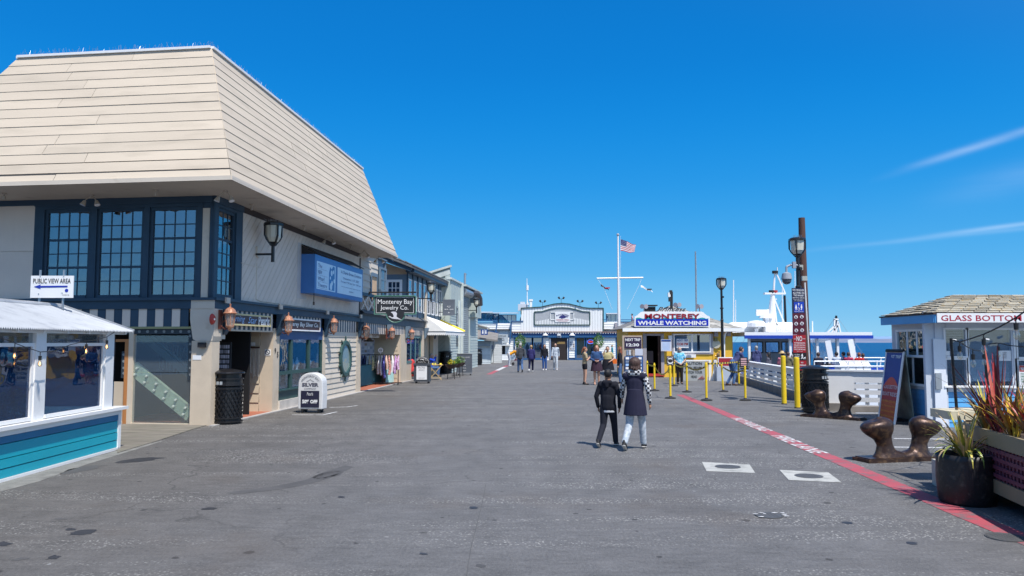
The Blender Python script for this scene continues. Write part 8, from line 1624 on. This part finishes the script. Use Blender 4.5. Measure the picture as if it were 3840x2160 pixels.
cl = [((.05, .08, .26), 0), ((.10, .16, .40), 0), ((.03, .05, .16), 0), ((.25, .32, .48), 1), ((.50, .45, .30), 0), ((.36, .42, .20), 1), ((.05, .06, .05), 1), ((.62, .62, .64), 1), ((.62, .63, .66), 0), ((.06, .06, .28), 1), ((.62, .42, .34), 0), ((.30, .12, .10), 1), ((.66, .64, .66), 1), ((.34, .18, .42), 1), ((.55, .25, .45), 1)]
for i, (c, pat) in enumerate(cl):
 m_ = pm('garment_%d' % i, c, .8, .12, 8, .1, rnd=0, col2=tuple(min(.75, v * 2.2 + .1) for v in c) if pat else None, m2=.52); x = -.98 + 1.68 * i / 14; L = random.uniform(.55, 1.0); mb = MB(); vs_ = []; k = 10; w_ = .09
 for j in range(k + 1):
  f = j / k
  for q in range(9): a = 2 * math.pi * q / 8; rr_ = (.045 + .07 * min(1, f * 2.5)) * (1 + .22 * math.sin(a * 4 + i)); vs_.append(Vector((x + rr_ * .55 * math.cos(a) + .02 * math.sin(f * 5 + i), rr_ * 1.7 * math.sin(a), 1.27 - L * f - (.03 * math.sin(a * 3) if j == k else 0))))
 mb.add(vs_, [(j * 9 + q, j * 9 + q + 1, (j + 1) * 9 + q + 1, (j + 1) * 9 + q) for j in range(k) for q in range(8)]); rk.part('garment', mb, m_, world=False, smooth=True)
mb = MB(); mb.cyl((-.05, 0, 1.3), (-.05, 0, 1.62), .012, n=6); mb.lathe([(.11, 0), (.11, .03), (.06, .03), (.06, 0)], (-.05, -.02, 1.5), 16, ring=True, ax=(Vector((1, 0, 0)), Z3, Vector((0, -1, 0)))); rk.part('round_topper', mb, signw, world=False)
wood = pm('pale_wood_slat', (.48, .34, .17), .6, .15, 5, .1)
def cafe_table(px, y, w_, lab):
 p = G(px, y); t = Thing('cafe_table', lab, 'table', p, .1, 'folding cafe tables'); mb = MB()
 for i in range(5): m_ = MB(); m_.bb(-w_ / 2, w_ / 2, -.28 + i * .115, -.28 + i * .115 + .1, .72, .745); t.part('slat', m_, wood, world=False)
 for s in (-1, 1):
  for y_ in (-.25, .25): m_ = MB(); m_.bar((-s * w_ * .42, y_, 0), (s * w_ * .42, y_, .72), .03, .05, up=(0, 1, 0)); t.part('leg', m_, wood, world=False)
 mb.bar((-w_ * .4, -.25, .1), (w_ * .4, -.25, .1), .025); t.part('stretcher', mb, wood, world=False); return t
cafe_table(1632, 1424, .75, 'wooden folding table in front of the seated grey-haired person')
mb = MB(); c = G(1632, 1424) + Z3 * .745;
for i in range(5): q = c + Vector((random.uniform(-.3, .3), random.uniform(-.15, .1), 0)); mb.lathe([(.05, 0), (.045, .05), (.02, .07)], q, 8)
single('table_leftovers', mb, pm('lemon_yellow', (.75, .62, .05), .5), 'yellow cups and wrappers lying on the folding table', 'crockery', 'crockery', kind='stuff')
p = G(1546, 1424); t = Thing('folding_chair', 'wooden folding chair with a red jacket over its back, left of the slate board', 'chair', p, 0)
for y_ in (-.2, .2): mb = MB(); mb.bar((-.25, y_, 0), (.2, y_, .5), .03, .05, up=(0, 1, 0)); t.part('leg', mb, wood, world=False); mb = MB(); mb.bar((.25, y_, 0), (-.2, y_, .9), .03, .05, up=(0, 1, 0)); t.part('leg', mb, wood, world=False)
pieces(t, [('seat', wood, -.2, .25, -.2, .2, .45, .48), ('backrest', wood, -.22, -.18, -.2, .2, .75, .9)])
jk = MB(); jk.capsule((0, 0, .45), (0, 0, .88), .2, .14, 1.0, .8); jk.capsule((0, 0, .38), (.05, 0, .5), .22, .2, 1.1, .8); jo = Thing('red_jacket', 'red puffer jacket and dark bag slung over the wooden folding chair', 'jacket', p + Vector((-.02, -.08, 0))); jo.part('jacket', jk, pm('red_quilt', (.50, .03, .03), .7, .2, 20, .4), world=False, smooth=True); mb = MB(); mb.capsule((-.1, -.05, .36), (.15, -.05, .36), .13, .13); jo.part('bag', mb, blackm, world=False, smooth=True)
for i, (px, y, lab) in enumerate(((1692, 1422, 'nearest dark planter bowl with yellow flowers on thin legs'), (1712, 1416, 'middle dark planter bowl on thin legs with trailing green'), (1724, 1410, 'rear planter bowl with a bushy green plant beside the slate menu board'))):
 p = G(px, y); t = Thing('stand_planter', lab, 'planter', p, 0, 'planter bowls on thin black stands'); mb = MB(); mb.lathe([(.16, .52), (.30, .70), (.33, .74), (.28, .74), (.25, .71)], (0, 0, 0), 14); t.part('bowl', mb, pm('planter_brown', (.06, .03, .025), .5), world=False)
 for a in (0.8, 2.4, 3.9, 5.5): mb = MB(); mb.bar((.25 * math.cos(a), .2 * math.sin(a), 0), (.2 * math.cos(a), .16 * math.sin(a), .62), .014); t.part('leg', mb, blackm, world=False)
 leaf_ball('potted_plant', ('low yellow flowering plant in the nearest planter bowl', 'small green plant in the middle planter bowl', 'bushy bright green plant in the rear planter bowl')[i], 'plant', p + Z3 * .68, (.2, .2, .27)[i], 260, .04, greens + ([pm('petal_yellow', (.8, .6, .02), .6)] * 2 if i == 0 else [pm('leaf_lime', (.25, .40, .04), .6)]), i + 1, None, .7)
for x_, y_, lab in ((455, 870, 'green potted bush left of the restaurant door windows'), (1340, 870, 'hanging green plant right of the restaurant windows')):
 q = W80.p(*w8(x_, y_, 1.0), 1.0); leaf_ball('restaurant_shrub', lab, 'shrub', q - Z3 * .5, .55, 500, .09, greens, 3, None, 1.3)
 mb = MB(); mb.lathe([(.3, 0), (.35, .6)], (q.x, q.y, 0), 10) if x_ < 500 else mb.cyl((q.x, q.y, 0), (q.x, q.y, q.z - .4), .05, n=6); single('shrub_stand', mb, brown, 'dark stand holding the ' + lab.split(' restaurant')[0].replace(' left of the', ' at left').replace(' right of the', ' at right'), 'plant stand')
# ================================================================== PEOPLE
skinA, skinB = pm('skin_light', (.52, .30, .21), .55, .04, 4, 0, rnd=0), pm('skin_tan', (.36, .19, .12), .55, .04, 4, 0, rnd=0)
def cloth(n, c, c2=None, m2=.55, sc=6): return pm('cloth_' + n, c, .85, .10, sc, .25, 45, rnd=0, spec=.2, col2=c2, m2=m2)
def checkm():
 m = bpy.data.materials.new('checked_cloth'); m.use_nodes = True; t = m.node_tree; b = t.nodes['Principled BSDF']; b.inputs['Roughness'].default_value = .85; g = N(t, 'ShaderNodeNewGeometry'); c = N(t, 'ShaderNodeTexChecker'); c.inputs['Scale'].default_value = 25; c.inputs[1].default_value = (.62, .62, .62, 1); c.inputs[2].default_value = (.02, .02, .03, 1); t.links.new(g.outputs['Position'], c.inputs[0]); t.links.new(c.outputs[0], b.inputs['Base Color']); return m
chk = checkm(); V = Vector
def person(label, loc, rz, H, top, bottom, hairm, skin=skinA, shoe=None, pose='stand', sleeve='long', leg='long', hair='short', bulk=1.0, vox=.011, arms=None, face=False, hood=None, dress=None, hem=None, sleeves_m=None, hat=None, group=None, sole=None, lean=(0, 0), seat=None, soles=True):
 shoe = shoe or blackm; t = Thing('person', label, 'person', loc, rz, group); h = H
 J = dict(pel=V((0, 0, .53)), wai=V((0, .0, .62)), che=V((0, .005, .735)), nek=V((0, -.005, .825)), hd=V((0, .012, .925)))
 for s, k in ((-1, 'L'), (1, 'R')): J['sh' + k] = V((s * .098, 0, .805)); J['el' + k] = V((s * .128, -.02, .635)); J['wr' + k] = V((s * .132, .03, .49)); J['hp' + k] = V((s * .048, 0, .52)); J['kn' + k] = V((s * .05, .01, .285)); J['an' + k] = V((s * .052, -.01, .045))
 fd = {'L': V((0, .095, -.028)), 'R': V((0, .095, -.028))}
 if pose == 'walk': J['knL'] = V((-.05, .085, .29)); J['anL'] = V((-.05, .12, .048)); J['knR'] = V((.05, -.015, .28)); J['anR'] = V((.05, -.15, .085)); fd['R'] = V((0, .075, -.065)); J['elL'].y = -.07; J['wrL'] += V((0, -.08, .01)); J['elR'].y = .03; J['wrR'] += V((0, .09, .02))
 if pose == 'walk2': J['knR'] = V((.055, .09, .29)); J['anR'] = V((.06, .14, .048)); J['knL'] = V((-.06, -.02, .28)); J['anL'] = V((-.085, -.18, .085)); fd['L'] = V((0, .07, -.068)); J['elR'].y = -.05; J['wrR'] += V((0, -.03, 0)); J['elL'].y = .03; J['wrL'] += V((0, .05, .02))
 if pose in ('bend', 'lean'):
  ang = R(62 if pose == 'bend' else 32); c, s_ = math.cos(ang), math.sin(ang)
  for k in ('wai', 'che', 'nek', 'hd', 'shL', 'shR', 'elL', 'elR', 'wrL', 'wrR'): v = J[k] - J['pel']; J[k] = J['pel'] + V((v.x, v.y * c + v.z * s_, v.z * c - v.y * s_))
  for s2, k in ((-1, 'L'), (1, 'R')): J['el' + k] = J['sh' + k] + V((s2 * .03, .06, -.15)); J['wr' + k] = J['el' + k] + V((-s2 * .03, .11, -.08 if pose == 'bend' else -.02))
  for k in 'LR': J['hp' + k].y -= .05; J['kn' + k].y -= .02; J['an' + k].y -= (.04 if pose == 'bend' else (.16 if k == 'L' else .05))
  J['pel'].y -= .04
 if pose == 'sit':
  dz = .25
  for k in J:
   if k[:2] not in ('kn', 'an'): J[k].z -= dz
  for s, k in ((-1, 'L'), (1, 'R')): J['kn' + k] = V((s * .06, .24, .28)); J['an' + k] = V((s * .06, .22, .045)); J['wr' + k] = V((s * .05, .17, .36)); J['el' + k] = V((s * .13, .03, .40))
 for k, v in (arms or {}).items(): J[k] = V(v)
 for k in J: J[k] = J[k] * h
 a_ = lambda r: r * h * bulk
 def limb(m_, k0, k1, r0, r1, g=0, sx=1.0, sy=1.0): m_.capsule(J[k0], J[k1], r0 * h + g, r1 * h + g, sx, sy)
 def mk(name, m_, mat, vx=None, parent=None, sm=4):
  o = t.part(name, m_, mat, parent, world=False, smooth=True, norm=False); md = o.modifiers.new('remesh', 'REMESH'); md.mode = 'VOXEL'; md.voxel_size = vx or vox; md.use_smooth_shade = True; s = o.modifiers.new('smooth', 'SMOOTH'); s.iterations = sm; s.factor = .5; return o
 B = MB(); hd = J['hd']
 def ball(m_, c, r, n=14, k=10): m_.ball(c, r, n, k)
 ball(B, hd, (.047 * h, .057 * h, .066 * h)); ball(B, hd + V((0, .012, -.030)) * h, (.036 * h, .042 * h, .045 * h)); ball(B, hd + V((0, .060, -.012)) * h, (.008 * h, .012 * h, .013 * h), 8, 6)
 for s in (-1, 1): ball(B, hd + V((s * .048, -.004, -.008)) * h, (.006 * h, .011 * h, .018 * h), 8, 6)
 B.capsule(J['nek'] - Z3 * .02 * h, hd - Z3 * .03 * h, .031 * h, .028 * h)
 def torso(m_, g, b=bulk): m_.capsule(J['pel'] + Z3 * .01 * h, J['wai'], (.066 + g / h) * h * b, (.060 + g / h) * h * b, 1.28, .92, side=(1, 0, 0)); m_.capsule(J['wai'], J['che'], (.060 + g / h) * h * b, (.066 + g / h) * h * (.5 + .5 * b), 1.4, .80, side=(1, 0, 0)); m_.capsule(J['shL'] * .92 + J['che'] * .08 - Z3 * .012 * h, J['shR'] * .92 + J['che'] * .08 - Z3 * .012 * h, .042 * h + g, .042 * h + g, 1.0, 1.0); m_.capsule(J['che'] + Z3 * .03 * h, J['nek'] - Z3 * .01 * h, .055 * h + g, .034 * h + g, 1.5, .9, side=(1, 0, 0))
 torso(B, -.004)
 for k, s in (('L', -1), ('R', 1)):
  limb(B, 'sh' + k, 'el' + k, .027 * (.6 + .4 * bulk), .021); limb(B, 'el' + k, 'wr' + k, .022, .014)
  d = (J['wr' + k] - J['el' + k]).normalized(); pc = J['wr' + k] + d * .025 * h; side = V((-s, .35, 0)).normalized(); B.capsule(J['wr' + k], pc + d * .014 * h, .013 * h, .019 * h, .75, 1.2, side=V((1, 0, 0)))
  ax_ = d.cross(V((1, 0, 0))).normalized()
  for i in range(4): q = pc + d * .022 * h + ax_ * (i - 1.5) * .0105 * h; L_ = (.030, .036, .033, .025)[i] * h; B.capsule(q, q + d * L_ + V((-s * .012 * h, 0, 0)), .0058 * h, .0045 * h, n=6)
  B.capsule(pc + ax_ * .012 * h - d * .01 * h, pc + ax_ * .030 * h + d * .022 * h, .007 * h, .005 * h, n=6)
  limb(B, 'hp' + k, 'kn' + k, .050 * bulk, .033); limb(B, 'kn' + k, 'an' + k, .034 * (.6 + .4 * bulk), .020); B.capsule(J['an' + k], J['an' + k] + fd[k] * h * .9, .020 * h, .016 * h)
 mk('body', B, skin)
 T = MB(); torso(T, .010)
 if pose != 'sit' and dress is None and leg != 'skirt': T.capsule(J['pel'] - Z3 * .025 * h, J['wai'], .068 * h * bulk + .012, .064 * h * bulk + .01, 1.3, .95, side=(1, 0, 0))
 sm_ = T if sleeves_m is None else MB()
 for k in 'LR':
  limb(sm_, 'sh' + k, 'el' + k, .028 * (.6 + .4 * bulk), .024, .010)
  if sleeve == 'long': sm_.capsule(J['el' + k], J['el' + k].lerp(J['wr' + k], .93), .024 * h + .009, .018 * h + .009)
 if sleeve == 'short':
  sm_ = None; T = MB(); torso(T, .010)
  for k in 'LR': T.capsule(J['sh' + k], J['sh' + k].lerp(J['el' + k], .6), .029 * h + .012, .028 * h + .016)
 if hood: T.capsule(J['nek'] + V((-.04, -.035, .0)) * h, J['nek'] + V((.04, -.035, .0)) * h, .028 * h, .028 * h, 1, 1.1); T.capsule(J['nek'] + V((0, -.045, -.005)) * h, J['nek'] + V((0, -.055, -.05)) * h, .034 * h, .02 * h, 1.2, .6)
 tp = mk('top', T, top)
 if sleeves_m: mk('sleeve', sm_, sleeves_m)
 if dress:
  D = MB(); zt, zb = J['wai'].z, (.36 if dress is True else dress) * h; rows = []
  D.lathe([(.082 * h, zt + .03 * h), (.105 * h, J['pel'].z), (.118 * h, (J['pel'].z + zb) / 2), (.128 * h, zb)], (0, J['pel'].y, 0), 20, sx=1.02 * bulk, sy=.84 * bulk); mk('skirt', D, top if leg != 'skirt' else bottom)
 if hem: D = MB(); D.lathe([(.090 * h, .44 * h), (.092 * h, .50 * h)], (0, 0, 0), 20, sx=1.0, sy=.75); mk('shirt_hem', D, hem)
 Lg = MB()
 if leg in ('long', 'short') :
  Lg.capsule(J['pel'] - Z3 * .01 * h, J['pel'] + Z3 * .03 * h, .068 * h * bulk + .006, .062 * h * bulk + .006, 1.28, .95, side=(1, 0, 0))
  for k in 'LR':
   if leg == 'long': limb(Lg, 'hp' + k, 'kn' + k, .052 * bulk, .037, .008); Lg.capsule(J['kn' + k], J['kn' + k].lerp(J['an' + k], .94), .037 * h + .008, .029 * h + .008)
   else: Lg.capsule(J['hp' + k], J['hp' + k].lerp(J['kn' + k], .35), .054 * h * bulk + .008, .05 * h + .008)
  mk('trousers' if leg == 'long' else 'shorts', Lg, bottom)
 for k in 'LR':
  Sx = MB(); an = J['an' + k]; Sx.capsule(an - Z3 * .012 * h, an + fd[k] * h, .025 * h, .021 * h, 1.0, .95); Sx.capsule(an + Z3 * .02 * h, an - Z3 * .015 * h - V((0, .012, 0)) * h, .023 * h, .025 * h); so_ = mk('shoe', Sx, shoe, .009)
  if sole: Sl = MB(); dn = V((0, fd[k].z, -fd[k].y)).normalized() * -1; dn = -V((0, -fd[k].z, fd[k].y)).normalized(); off = dn * .017 * h; Sl.capsule(an - Z3 * .014 * h - V((0, .014, 0)) * h + off, an + fd[k] * h + off, .022 * h, .02 * h, 1.0, .35, side=(1, 0, 0)); t.part('sole', Sl, sole, so_, world=False)
 Hh = MB()
 if hair != 'none':
  ball(Hh, hd + V((0, -.010, .012)) * h, (.051 * h, .058 * h, .062 * h))
  if hair == 'bob': ball(Hh, hd + V((0, -.014, .004)) * h, (.068 * h, .066 * h, .068 * h)); ball(Hh, hd + V((0, -.02, -.035)) * h, (.070 * h, .05 * h, .045 * h))
  if hair in ('long', 'pony'):
   if hair == 'long':
    for s in (-1, 1): Hh.capsule(hd + V((s * .04, -.02, 0)) * h, hd + V((s * .05, -.02 if not face else .0, -.13)) * h, .024 * h, .014 * h)
    Hh.capsule(hd + V((0, -.03, 0)) * h, hd + V((0, -.05, -.14)) * h, .045 * h, .03 * h, 1.2, .6)
   else: Hh.capsule(hd + V((0, -.055, .02)) * h, hd + V((0, -.10, -.10)) * h, .022 * h, .010 * h)
  if hair in ('bob', 'long'):
   rs_ = random.Random(int(h * 100))
   for i in range(26):
    a = R(165 + 210 * i / 25) if hair == 'bob' or face else R(180 + 180 * i / 25); r1 = rs_.uniform(.052, .070); c_ = V((math.cos(a), math.sin(a), 0)); Hh.capsule(hd + (c_ * .03 + V((0, -.01, .05))) * h, hd + (c_ * r1 + V((0, -.012, rs_.uniform(-.075, -.045) if hair == 'bob' else rs_.uniform(-.15, -.09)))) * h, .012 * h, .006 * h, n=6)
  mk('hair', Hh, hairm, vox * .8, sm=2)
 if face:
  for s in (-1, 1): e = MB(); e.ball(hd + V((s * .018, .051, .0)) * h, (.0055 * h, .004 * h, .004 * h), 8, 5); t.part('eye', e, blackm, world=False)
  e = MB(); e.ball(hd + V((0, .0535, -.036)) * h, (.014 * h, .004 * h, .0035 * h), 8, 5); t.part('mouth', e, pm('lips', (.35, .09, .08), .5), world=False)
 if hat: e = MB(); e.lathe([(.11 * h, .03 * h), (.112 * h, .035 * h), (.06 * h, .045 * h), (.052 * h, .085 * h), (.03 * h, .10 * h), (.002, .101 * h)], hd, 18); t.part('hat', e, hat, world=False)
 t.J = J; return t
hb, hk, hr, hg, hblond = (pm('hair_' + n, c, .5, .35, 14, .8, 60, rnd=0, stretch=(3, 3, .5)) for n, c in (('brown', (.065, .033, .024)), ('black', (.010, .009, .010)), ('auburn', (.22, .07, .03)), ('grey', (.36, .35, .34)), ('blond', (.42, .28, .14))))
cb, cn, cd_, cw = cloth('black', (.014, .015, .022)), cloth('navy', (.022, .022, .045)), cloth('denim', (.06, .12, .26), (.12, .20, .36)), cloth('white', (.62, .63, .66))
cj = cloth('pale_denim', (.36, .42, .48), (.55, .58, .62), .5, 9)
soleW = pm('sole_white', (.62, .60, .56), .6)
k_ = person('boy in a black hoodie and dark trousers walking away beside the taller girl', G(2282, 1676), R(-22), 1.38, cb, cloth('charcoal', (.018, .02, .03)), hk, skinB, blackm, 'walk2', hood=True, hem=cw, vox=.009, sole=soleW, bulk=1.08, arms=dict(elL=(-.155, -.01, .64), wrL=(-.14, .03, .50), elR=(.155, -.01, .64), wrR=(.14, .03, .50)))
k2 = person('girl with a brown bob in a dark coat with checked sleeves walking away', G(2384, 1686), R(-20), 1.60, cn, cj, hb, skinB, blackm, 'walk2', hair='bob', dress=.37, sleeves_m=chk, vox=.009, sole=soleW, arms=dict(elR=(.150, -.02, .64), wrR=(.155, .02, .50), elL=(-.145, .03, .65), wrL=(-.16, .08, .55)))
mb = MB(); h_ = 1.6; mb.capsule(k2.J['nek'] + V((-.07, -.04, .0)), k2.J['nek'] + V((.07, -.04, 0)), .05, .05, 1, 1.2); o = k2.part('hood', mb, chk, world=False, smooth=True)
def g4(x, y): return G(*f4(x, y))
person('woman with auburn ponytail in a tan top and black shorts checking her phone', g4(270, 588), R(-80), 1.66, cloth('tan', (.40, .32, .20)), cb, hr, skinA, blackm, 'stand', 'short', 'short', 'pony', arms=dict(elL=(-.12, .03, .64), wrL=(-.03, .14, .72), elR=(.12, .03, .64), wrR=(.03, .14, .72)))
person('woman with long auburn hair in a denim jacket over a dark dress, facing us', g4(400, 588), R(178), 1.74, cloth('denim_jacket', (.035, .08, .19)), cloth('plum_dress', (.045, .025, .04)), hr, skinA, skinA, 'stand', 'long', 'skirt', 'long', 1.18, face=True, dress=.34, arms=dict(elL=(-.15, .0, .64), wrL=(-.05, .09, .60), elR=(.15, 0, .64), wrR=(.05, .09, .60)))
person('woman in an olive tan tee and black skirt raising a hand to her face', g4(520, 575), R(172), 1.68, cloth('olive_tee', (.44, .38, .20)), cb, hk, skinA, blackm, 'stand', 'short', 'skirt', 'short', 1.38, face=True, dress=.36, arms=dict(elR=(.16, .06, .68), wrR=(.07, .09, .88), elL=(-.17, .02, .66), wrL=(-.08, .12, .60)))
person('woman with reddish hair in a black jacket and light jeans in the group', g4(655, 575), R(75), 1.66, cb, cd_, hr, skinA, blackm, 'stand', hair='long', bulk=1.15)
q = g4(575, 565); mb = MB(); mb.box(q + Vector((0, -.3, .98)), (.28, .08, .22)); single('orange_bag', mb, pm('bag_orange', (.75, .16, .02), .5), 'bright orange bag held between the women standing in the group', 'bag')
person('man in a faded grey leather jacket and jeans walking away toward the restaurant', G(1951, 1397), R(8), 1.80, cloth('leather', (.05, .055, .065)), cd_, hg, skinA, blackm, 'walk', bulk=1.15, vox=.016)
person('short-haired woman in a navy jacket and trousers walking beside the leather-jacketed man', G(1992, 1395), R(0), 1.68, cloth('indigo', (.03, .03, .12)), cloth('dark_navy', (.012, .016, .05)), hblond, skinA, signw, 'walk2', bulk=1.15, vox=.016)
person('woman with long dark hair, black jacket and blue jeans walking toward us', G(2042, 1388), R(183), 1.72, cb, cloth('mid_denim', (.03, .09, .28)), hk, skinA, signw, 'stand', hair='long', face=True, vox=.016)
person('young man in a pale blue jacket and light jeans walking toward us', G(2083, 1387), R(178), 1.80, cloth('pale_blue', (.50, .56, .64), (.12, .14, .18), .58), cj, hk, skinA, signw, 'walk', face=True, vox=.016)
person('person in an orange jacket and pale jeans bending over a pushchair', G(1912, 1372), R(-75), 1.72, cloth('amber', (.66, .28, .02)), cj, hg, skinA, signw, 'bend', vox=.018)
p = G(1938, 1370); t = Thing('pushchair', 'small dark folding pushchair under the hands of the orange-jacketed person', 'pushchair', p, 0); mb = MB()
for x in (-.3, .3):
 for y in (-.2, .2): w_ = MB(); w_.lathe([(.12, -.02), (.12, .02)], (x, y, .12), 12, ax=(V((1, 0, 0)), Z3, V((0, 1, 0)))); t.part('wheel', w_, blackm, world=False)
for y in (-.2, .2): mb.bar((-.3, y, .12), (.25, y, .75), .03); mb.bar((.3, y, .12), (-.35, y, 1.0), .03)
t.part('frame', mb, steel, world=False); mb = MB(); mb.prism([V((-.2, -.2, .35)), V((.25, -.2, .4)), V((.3, -.2, .75)), V((.1, -.2, .55)), V((-.2, -.2, .5))], (0, .4, 0)); t.part('seat', mb, cloth('plum', (.12, .03, .06)), world=False)
mp2 = person('grey-haired man in a face mask and aqua patterned shirt waiting in the queue', g4(1302, 582), R(182), 1.66, cloth('aqua_print', (.03, .38, .62), (.55, .72, .78), .54, 10), cloth('dark_brown_trouser', (.022, .018, .018)), hg, skinA, blackm, 'stand', 'short', hair='long', bulk=1.2, face=True, arms=dict(elL=(-.16, .0, .64), wrL=(-.04, .09, .55), elR=(.16, 0, .64), wrR=(.04, .09, .55)))
mb = MB(); mb.ball(mp2.J['hd'] + V((0, .045, -.05)), (.055, .05, .045), 12, 8); mp2.part('face_mask', mb, pm('mask_blue', (.30, .55, .68), .7), world=False, smooth=True)
person('man in a blue hoodie and jeans leaning on the gate with his head down', g4(1895, 596), R(-72), 1.78, cloth('slate_hoodie', (.055, .065, .16)), cd_, hb, skinA, brown, 'lean', hood=True, bulk=1.1)
person('grey-haired man in a navy hoodie standing on the tour boat deck', b4(500, 1380, 40.5) * V((1, 1, 0)) - Z3 * .05, R(5), 1.72, cloth('slate_hoodie', (0, 0, 0)), cd_, hg, skinA, None, 'stand', hood=True, bulk=1.15, vox=.014)
person('pink-shirted person standing on the upper deck right of the flagpole', Vector((A(2368, 1200, 82).x, 81.5, A(2368, 1236, 81.5).z)), R(90), 1.7, cloth('pink', (.70, .35, .36)), cd_, hk, skinA, None, 'stand', 'short', vox=.025)
person('teal-topped person by the restaurant wall behind the women', W80.p(w8(1440, 1000)[0], 0, 4), R(90), 1.6, cloth('teal', (.02, .28, .34)), cd_, hblond, skinA, None, 'stand', vox=.025)
ps = person('grey-haired person in a bright blue jacket sitting at the folding cafe table', G(1617, 1412), R(-95), 1.68, cloth('bright_blue', (.02, .07, .50)), cd_, hg, skinA, blackm, 'sit', vox=.014, arms=dict(elR=(.10, .10, .50), wrR=(.04, .13, .63), elL=(-.10, .10, .50), wrL=(-.03, .14, .64)))
p = G(1612, 1412); t = Thing('folding_chair', 'wooden folding chair under the grey-haired person in the blue jacket', 'chair', p + V((-.05, 0, 0)), 0); pieces(t, [('seat', wood, -.22, .22, -.2, .2, .36, .39)])
for s in (-1, 1):
 for y_ in (-.18, .18): mb = MB(); mb.bar((-s * .2, y_, 0), (s * .2, y_, .37), .03, .04, up=(0, 1, 0)); t.part('leg', mb, wood, world=False)
straw = pm('straw_hat', (.62, .46, .24), .7, .1, 20, .2)
for i, (x, y, c, hm, hd_, ht_, lab) in enumerate(((665, 1192, (.10, .10, .13), hk, 'long', None, 'dark-haired passenger in grey at the left end of the boat seats'), (845, 1190, (.55, .20, .26), hk, 'short', straw, 'passenger in pink with a pale brimmed hat behind the left yellow bollard'), (925, 1190, (.18, .16, .10), hb, 'short', None, 'passenger in olive camouflage left of the rules sign'), (990, 1225, (.35, .33, .32), hg, 'short', None, 'grey-haired passenger just left of the rules sign'), (1335, 1195, (.03, .03, .05), hb, 'short', None, 'passenger in a black coat right of the leaning pile'), (1490, 1198, (.16, .16, .15), hg, 'short', None, 'passenger in grey camouflage with pale hair'), (1582, 1190, (.42, .46, .52), hk, 'short', None, 'passenger in a light grey jacket with black hair'), (1678, 1188, (.10, .12, .22), hk, 'short', None, 'passenger in navy with black hair left of the straw hat'), (1745, 1192, (.45, .05, .10), hb, 'short', None, 'passenger in crimson just left of the straw hat'), (1820, 1190, (.14, .07, .05), hb, 'short', straw, 'passenger wearing a wide straw hat on the boat'), (1890, 1198, (.50, .03, .03), hr, 'short', None, 'passenger in red right of the straw hat'), (1942, 1208, (.04, .05, .12), hb, 'short', None, 'passenger in dark blue at the far right of the boat seats'))):
 Y = 38.4 + (i % 2) * .5; q = b4(x, y, Y); person(lab, Vector((q.x, Y, q.z - .675 * 1.7)), R(random.uniform(-50, 50)), 1.7, cloth('passenger_%d' % i, c), cd_, hm, skinA, None, 'sit', hair=hd_, vox=.018, hat=ht_, bulk=1.1, group='passengers seated on the tour boat')
mb = MB(); mb.bb(13.9, 25.5, 37.9, 38.3, .25, .33); mb.bb(13.9, 25.5, 37.85, 37.9, .3, .6); bt_.part('bench', mb, bs)
for x0, x1, y, hw, hr, c, lab in ((-15, -7.5, -13, 4.2, 7.6, (.30, .24, .18), 'brown gabled shop mirrored in the left upper windows, standing behind the viewpoint'), (-6.5, 1.0, -15, 4.6, 8.2, (.34, .31, .26), 'beige gabled shop mirrored in the corner windows, standing behind the viewpoint')):
 m_ = pm('far_shop_%d' % int(-x0), c, .8, .1, 2, .1); t = Thing('gabled_shop', lab, 'shop', ((x0 + x1) / 2, y, 0)); mb = MB(); xm = (x0 + x1) / 2
 mb.prism([V((x0, y, 0)), V((x1, y, 0)), V((x1, y, hw)), V((xm, y, hr)), V((x0, y, hw))], (0, -8, 0)); t.part('wall', mb, m_, norm=True)
 for sg in (x0, x1): mb = MB(); d = .5 if sg == x1 else -.5; mb.prism([V((xm, y + .6, hr + .1)), V((sg + d, y + .6, hw - .35)), V((sg + d, y + .6, hw - .15)), V((xm, y + .6, hr + .3))], (0, -9.2, 0)); t.part('roof', mb, shg, norm=True)
 for k in range(3): mb = MB(); x = x0 + 1.1 + k * 2.2; mb.bb(x, x + 1.2, y, y + .05, 1, 2.3); t.part('window', mb, whitec)
 mb = MB(); mb.bb(xm - .7, xm + .7, y, y + .05, 4.2, 5.6); t.part('window', mb, whitec)
